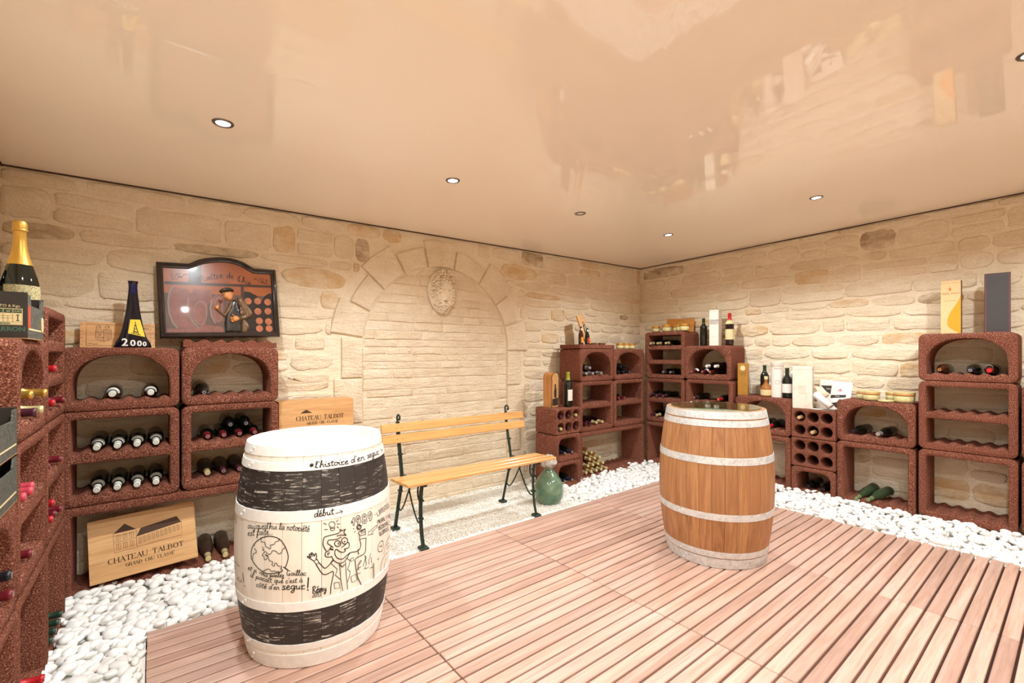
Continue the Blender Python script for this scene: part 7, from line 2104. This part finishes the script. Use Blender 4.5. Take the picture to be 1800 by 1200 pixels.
o = obj('figure_print', merge(flat_poly([(.045, .06), (.10, .06), (.112, .16), (.100, .235), (.080, .270), (.058, .245), (.046, .17)]), flat_lines([[(.03, .020), (.11, .020)]], .006)), plain('dark_ink_print', (66, 60, 54), 0.7), t); o['kind'] = 'stuff'
obj('figure_highlight', flat_lines([[(.066, .10), (.082, .15), (.070, .20)], [(.09, .09), (.095, .16), (.085, .22)], [(.06, .23), (.085, .25)]], .006, -.0012), L_WHITE, t)['kind'] = 'stuff'
for k, x in enumerate((4.435, 4.548, 4.655)):
    jar(['left of three small preserve jars in the room corner', 'middle of three small preserve jars in the room corner', 'right of three small preserve jars in the room corner'][k], x, 3.50, 1.4195, 0.047, 0.072)
for k, (x, y) in enumerate(((4.02, 3.56), (4.135, 3.53))):
    o = obj('flat_tin', lathe([(.040, 0), (.046, .004), (.046, .020), (.042, .024), (.01, .025)], 24), plain('brown_tin', (116, 76, 52), 0.35, metal=0.4), None, False, (x, y, ZP)); auto_smooth(o.data, 35)
    tag(o, ['left flat brown tin on the corner slab', 'right flat brown tin at the end of the corner slab'][k], 'tin', 'flat tins on the corner slab')
# top of the three-shelf rack
ZT = 1.633
for k, (y, x, r_, h_) in enumerate(((3.373, 4.99, .050, .078), (3.225, 5.00, .058, .090), (3.130, 5.06, .044, .080), (3.045, 5.00, .052, .086), (2.965, 4.975, .060, .090))):
    jar(['%s from the corner of five gold-lidded jars on the three-shelf rack' % ORD[k]][0], x, y if k != 4 else 2.972, ZT, r_ * (0.93 if k in (3, 4) else 1), h_, fill=(226, 208, 172))
t = board_root('wooden_plaque', 'orange wooden crate end standing behind the gold-lidded jars', 'plaque', (5.165, 3.345, ZT), (R(-4), R(2.5), R(-90)))
obj('board', cbox(0, 0.375, 0, 0.012, 0, 0.175, 0.001), grain('orange_crate_wood', (176, 108, 44), (200, 130, 56), (214, 150, 76), axis='x', scale=12, stretch=10, rough=0.5, bump=0.04), t)
o = obj('seal_print', flat_lines([[(.20 + .06 * math.cos(q * .3), .10 + .055 * math.sin(q * .3)) for q in range(22)]], .003), M_BURN, t); o['kind'] = 'stuff'
# arched rack with the tall white carton
ZF = 1.454
standing('bordeaux', 'plain black wine bottle left of the tall white carton', 5.05, 2.775, ZF, -60, None, glass=G_BLACK, cap=plain('dark_green_foil', (36, 50, 30), 0.4), scale=1.07)
t = carton('tall_carton', 'tall white carton with grey lettering between two wine bottles', 5.00, 2.625, ZF, 0.102, 0.105, 0.405, plain('white_carton', (232, 222, 208), 0.6, var=0.03), -82)
o = obj('lettering', merge(flat_text('GRAND', .030, -.045, .272, -.001, bold=.0004), flat_text('RESERVA', .0235, -.046, .248, -.001), flat_lines([[(-.04, .242), (.04, .242)], [(-.03, .10), (.03, .10)], [(-.02, .20), (.02, .20)]], .0016, -.001)), plain('grey_print', (110, 104, 100), 0.6), t); o['kind'] = 'stuff'
obj('grey_band', flat_poly([(-.050, .240), (.050, .240), (.050, .300), (-.050, .300)], -.0004), plain('pale_grey_print', (206, 198, 188), 0.6), t)
standing('bordeaux', 'red-capped wine bottle with gold label right of the tall white carton', 5.05, 2.470, ZF, -60, None, glass=G_WINE, cap=C_RED, lab=L_CREAM, neck=L_CREAM, scale=1.20)
# spirits
ZG = 0.918
t = carton('gold_carton', 'slim gold spirits carton with a round cream badge', 4.955, 2.283, ZG, 0.098, 0.085, 0.342, plain('gold_card', (176, 128, 56), 0.4, metal=0.3, var=0.1), -74)
obj('badge', flat_poly([(.024 * math.cos(q * .3142), .290 + .028 * math.sin(q * .3142)) for q in range(20)], -.0006), L_CREAM, t)
o = obj('lettering', merge(flat_text('RHUM', .018, -.024, .225, -.0006), flat_lines([[(-.04, .245), (.04, .245)], [(-.03, .215), (.03, .215)]], .002)), plain('brown_print', (96, 62, 24), 0.5), t); o['kind'] = 'stuff'
standing('bordeaux', 'dark wine bottle with green capsule behind the small amber flask', 5.045, 2.098, ZG, -60, None, glass=G_BLACK, cap=C_GREENF, scale=1.08)
standing('liqueur', 'small bulbous amber flask with a cream label', 4.965, 2.052, ZG, -65, None, glass=G_AMBER, cap=L_CREAM, lab=L_CREAM, name='liqueur_bottle')
t = thing('gift_tube', 'white cylindrical gift tube between the dark bottles', 'tube', (5.00, 1.958, ZG), R(-65))
o = obj('tube_body', lathe([(.050, 0), (.0555, .002), (.0555, .352), (.050, .354)], 36), plain('white_tube_card', (230, 222, 212), 0.55, var=0.03), t); auto_smooth(o.data, 40)
o = obj('lid', lathe([(.0560, .310), (.0568, .311), (.0568, .356), (.050, .358)], 36, False, True), plain('white_tube_lid', (222, 212, 200), 0.5), t); auto_smooth(o.data, 40)
cyl = lambda s_, z_: (0.0562 * math.sin(s_ / .0562), -0.0562 * math.cos(s_ / .0562), z_)
tv, tf = text_vf('MARTIN', .020)
o = obj('lettering', merge(([cyl(p[0] - .034, p[1] + .285) for p in tv], tf), ribbon([[(.028 * math.cos(q * .4) * (1 - .03 * q), .155 + .020 * math.sin(q * .4)) for q in range(18)]], .0025, cyl), ribbon([[(-.02, .135), (.02, .140)]], .003, cyl)), plain('rust_print', (150, 96, 80), 0.6), t); o['kind'] = 'stuff'
standing('stubby', 'squat dark bottle with a broad cream label beside the white stone box', 5.00, 1.866, ZG, -68, None, glass=G_BLACK, cap=plain('dark_green_foil', (36, 50, 30), 0.4), lab=L_WHITE, scale=1.05)
o = obj('white_flask', lathe([(.03, 0), (.042, .003), (.042, .20), (.040, .235), (.030, .26), (.012, .272)], 24), plain('white_ceramic', (236, 232, 226), 0.3), None, True, (5.085, 1.842, ZG))
tag(o, 'rounded white ceramic flask peeping from behind the squat bottle', 'flask')
# white stone-effect box
ZH = 0.830
t = thing('stone_box', 'tall marbled cream gift box standing on the six-hole block', 'gift box', (4.945, 1.712, ZH), R(-77))
M_MARBLE = plain('marbled_cream_card', (226, 214, 198), 0.6, var=0.10, vscale=18)
obj('box_body', cbox(-.082, .082, 0, .155, 0, .405, .002), M_MARBLE, t)
obj('lid_seam', box(-.0824, .0824, -.0004, .1554, .375, .3765), plain('seam_line', (110, 100, 88), 0.8), t)
o = obj('emblem', merge(flat_lines([[(-.030, .215), (.030, .215)], [(-.028, .150), (-.028, .212), (-.010, .212), (-.010, .150)], [(.004, .150), (.004, .212), (.026, .212), (.026, .150)], [(-.03, .145), (.03, .145)], [(-.019, .18), (-.019, .20)], [(.015, .18), (.015, .20)]], .0028, -.0006)), plain('faded_tan_print', (192, 170, 146), 0.7), t); o['kind'] = 'stuff'
obj('clasp', cbox(.0815, .088, .135, .150, .175, .195, .002), plain('dark_clasp', (84, 74, 64), 0.5), t)
# brochure board and rolled papers
t = board_root('brochure', 'white brochure with black blocks and a small pink triangle against the wall', 'brochure', (5.085, 1.640, ZH + 0.002), (R(-10), R(5), R(-90)))
obj('card', cbox(0, .262, 0, .004, 0, .285, .0006), plain('glossy_white_card', (240, 234, 226), 0.3), t)
o = obj('dark_blocks', merge(flat_poly([(.005, .225), (.10, .235), (.10, .150), (.060, .175), (.020, .215)]), flat_poly([(.105, .145), (.225, .165), (.225, .140), (.105, .115)]), flat_poly([(.120, .070), (.160, .085), (.175, .115), (.235, .120), (.235, .090), (.215, .085), (.222, .030), (.160, .032)])), plain('charcoal_print', (58, 50, 48), 0.5), t); o['kind'] = 'stuff'
obj('pink_triangle', flat_poly([(.150, .190), (.190, .190), (.176, .222)]), plain('pink_print', (218, 130, 130), 0.5), t)
o = obj('lettering', merge(flat_text('Jean', .022, .060, .196, -.001, shear=.3), flat_text('www', .016, .140, .137, -.001)), L_WHITE, t); o['kind'] = 'stuff'
def roll(label, p0, p1, r_, mat):
    p0, p1 = Vector(p0), Vector(p1)
    d = (p1 - p0).normalized(); u = d.orthogonal().normalized(); w = d.cross(u)
    v, f = [], []
    n = 30
    for e in (p0, p1):
        for k in range(n + 1):
            q = 2 * PI * 1.35 * k / n; rr_ = r_ * (1 - 0.16 * k / n)
            v.append(e + (u * math.cos(q) + w * math.sin(q)) * rr_)
    for k in range(n): f.append((k, k + 1, n + 2 + k, n + 1 + k))
    t = thing('paper_roll', label, 'paper roll', (0, 0, 0), 0, 'rolled papers')
    o = obj('sheet', (v, f), mat, t, True)
    sd = o.modifiers.new('thickness', 'SOLIDIFY'); sd.thickness = 0.0012
    return t
M_PAPER = plain('white_paper', (238, 236, 232), 0.5, var=0.03)
roll('larger white paper roll leaning by the marbled box', (4.985, 1.612, ZH + .150), (4.955, 1.478, ZH + .034), .032, M_PAPER)
roll('smaller cream paper roll on top of the larger one', (5.015, 1.622, ZH + .205), (5.00, 1.520, ZH + .128), .0225, plain('cream_paper', (226, 208, 176), 0.6))
t = thing('leaflet', 'black and white leaflet lying under the paper rolls', 'leaflet', (4.945, 1.628, ZH + .001), R(-80))
obj('sheet', box(0, .17, 0, .11, 0, .002), M_PAPER, t)
obj('dark_print', flat_poly([(.07, .005), (.165, .005), (.165, .1), (.09, .08)]) and ([(.07, .006, .0026), (.165, .006, .0026), (.165, .10, .0026), (.09, .08, .0026)], [(0, 1, 2, 3)]), plain('charcoal_print', (58, 50, 48), 0.5), t)
# jars
ZI = 0.947
jar('small foil-topped jar behind the left pair on the low arched rack', 5.085, 1.262, ZI, .052, .080, lid=C_PGOLD, fill=(222, 196, 140))
jar('front foil-topped jar of the left pair on the low arched rack', 4.985, 1.180, ZI, .060, .084, lid=C_PGOLD, fill=(222, 196, 140))
jar('foil-topped jar half hidden behind the wide one', 5.09, 1.050, ZI, .054, .082, lid=C_PGOLD, fill=(222, 196, 140))
jar('wide foil-topped jar at the end of the low arched rack', 4.98, 0.955, ZI, .072, .092, lid=C_PGOLD, fill=(224, 196, 136))
o = obj('jar_lid', lathe([(.040, 0), (.058, .002), (.060, .010), (.055, .016), (.02, .018)], 28), C_PGOLD, None, False, (4.955, 1.070, ZI)); auto_smooth(o.data, 35)
tag(o, 'loose pale gold jar lid lying between the jars', 'lid')
# cartons on the last arched rack
ZJ = 1.519
t = carton('wine_carton', 'tan wine carton with a big orange swirl and drop', 5.045, 0.680, ZJ, 0.118, 0.060, 0.428, plain('tan_card', (222, 184, 134), 0.55, var=0.03), -90)
sw_ = [(.059, .31), (.052, .285), (.036, .245), (.012, .20), (-.010, .150), (-.020, .105), (-.016, .065), (.002, .040), (.030, .020), (.048, .004), (.059, .002)]
obj('orange_swirl', flat_poly([(p[0], p[1]) for p in smooth_line([(x, z, 0) for x, z in sw_], 4)], -.0006), plain('orange_print', (236, 150, 30), 0.5), t)
obj('drop', flat_poly([(-.004, .378), (-.012, .358), (-.010, .348), (-.004, .345), (.002, .348), (.004, .358)], -.0006), plain('ochre_print', (196, 116, 34), 0.5), t)
o = obj('lettering', merge(flat_text('PE\u00d1A DOCE', .0175, -.052, .318, -.0006, space=1.12), flat_text('R E S E R V A', .0115, -.040, .262, -.0006, space=1.05)), plain('brown_print', (96, 62, 24), 0.5), t); o['kind'] = 'stuff'
obj('dark_side', box(.0588, .0598, .0005, .0595, .001, .427), plain('umber_card', (120, 92, 62), 0.6), t)
t = carton('black_box', 'tall charcoal gift box edged with a red line', 5.03, 0.420, ZJ, 0.137, 0.085, 0.452, plain('charcoal_card', (62, 58, 58), 0.5, var=0.06), -84, cat='gift box')
obj('red_border', flat_lines([[(-.062, .008), (.062, .008), (.062, .444), (-.062, .444), (-.062, .008)]], .0026, -.0006), plain('dark_red_line', (150, 56, 62), 0.5), t)
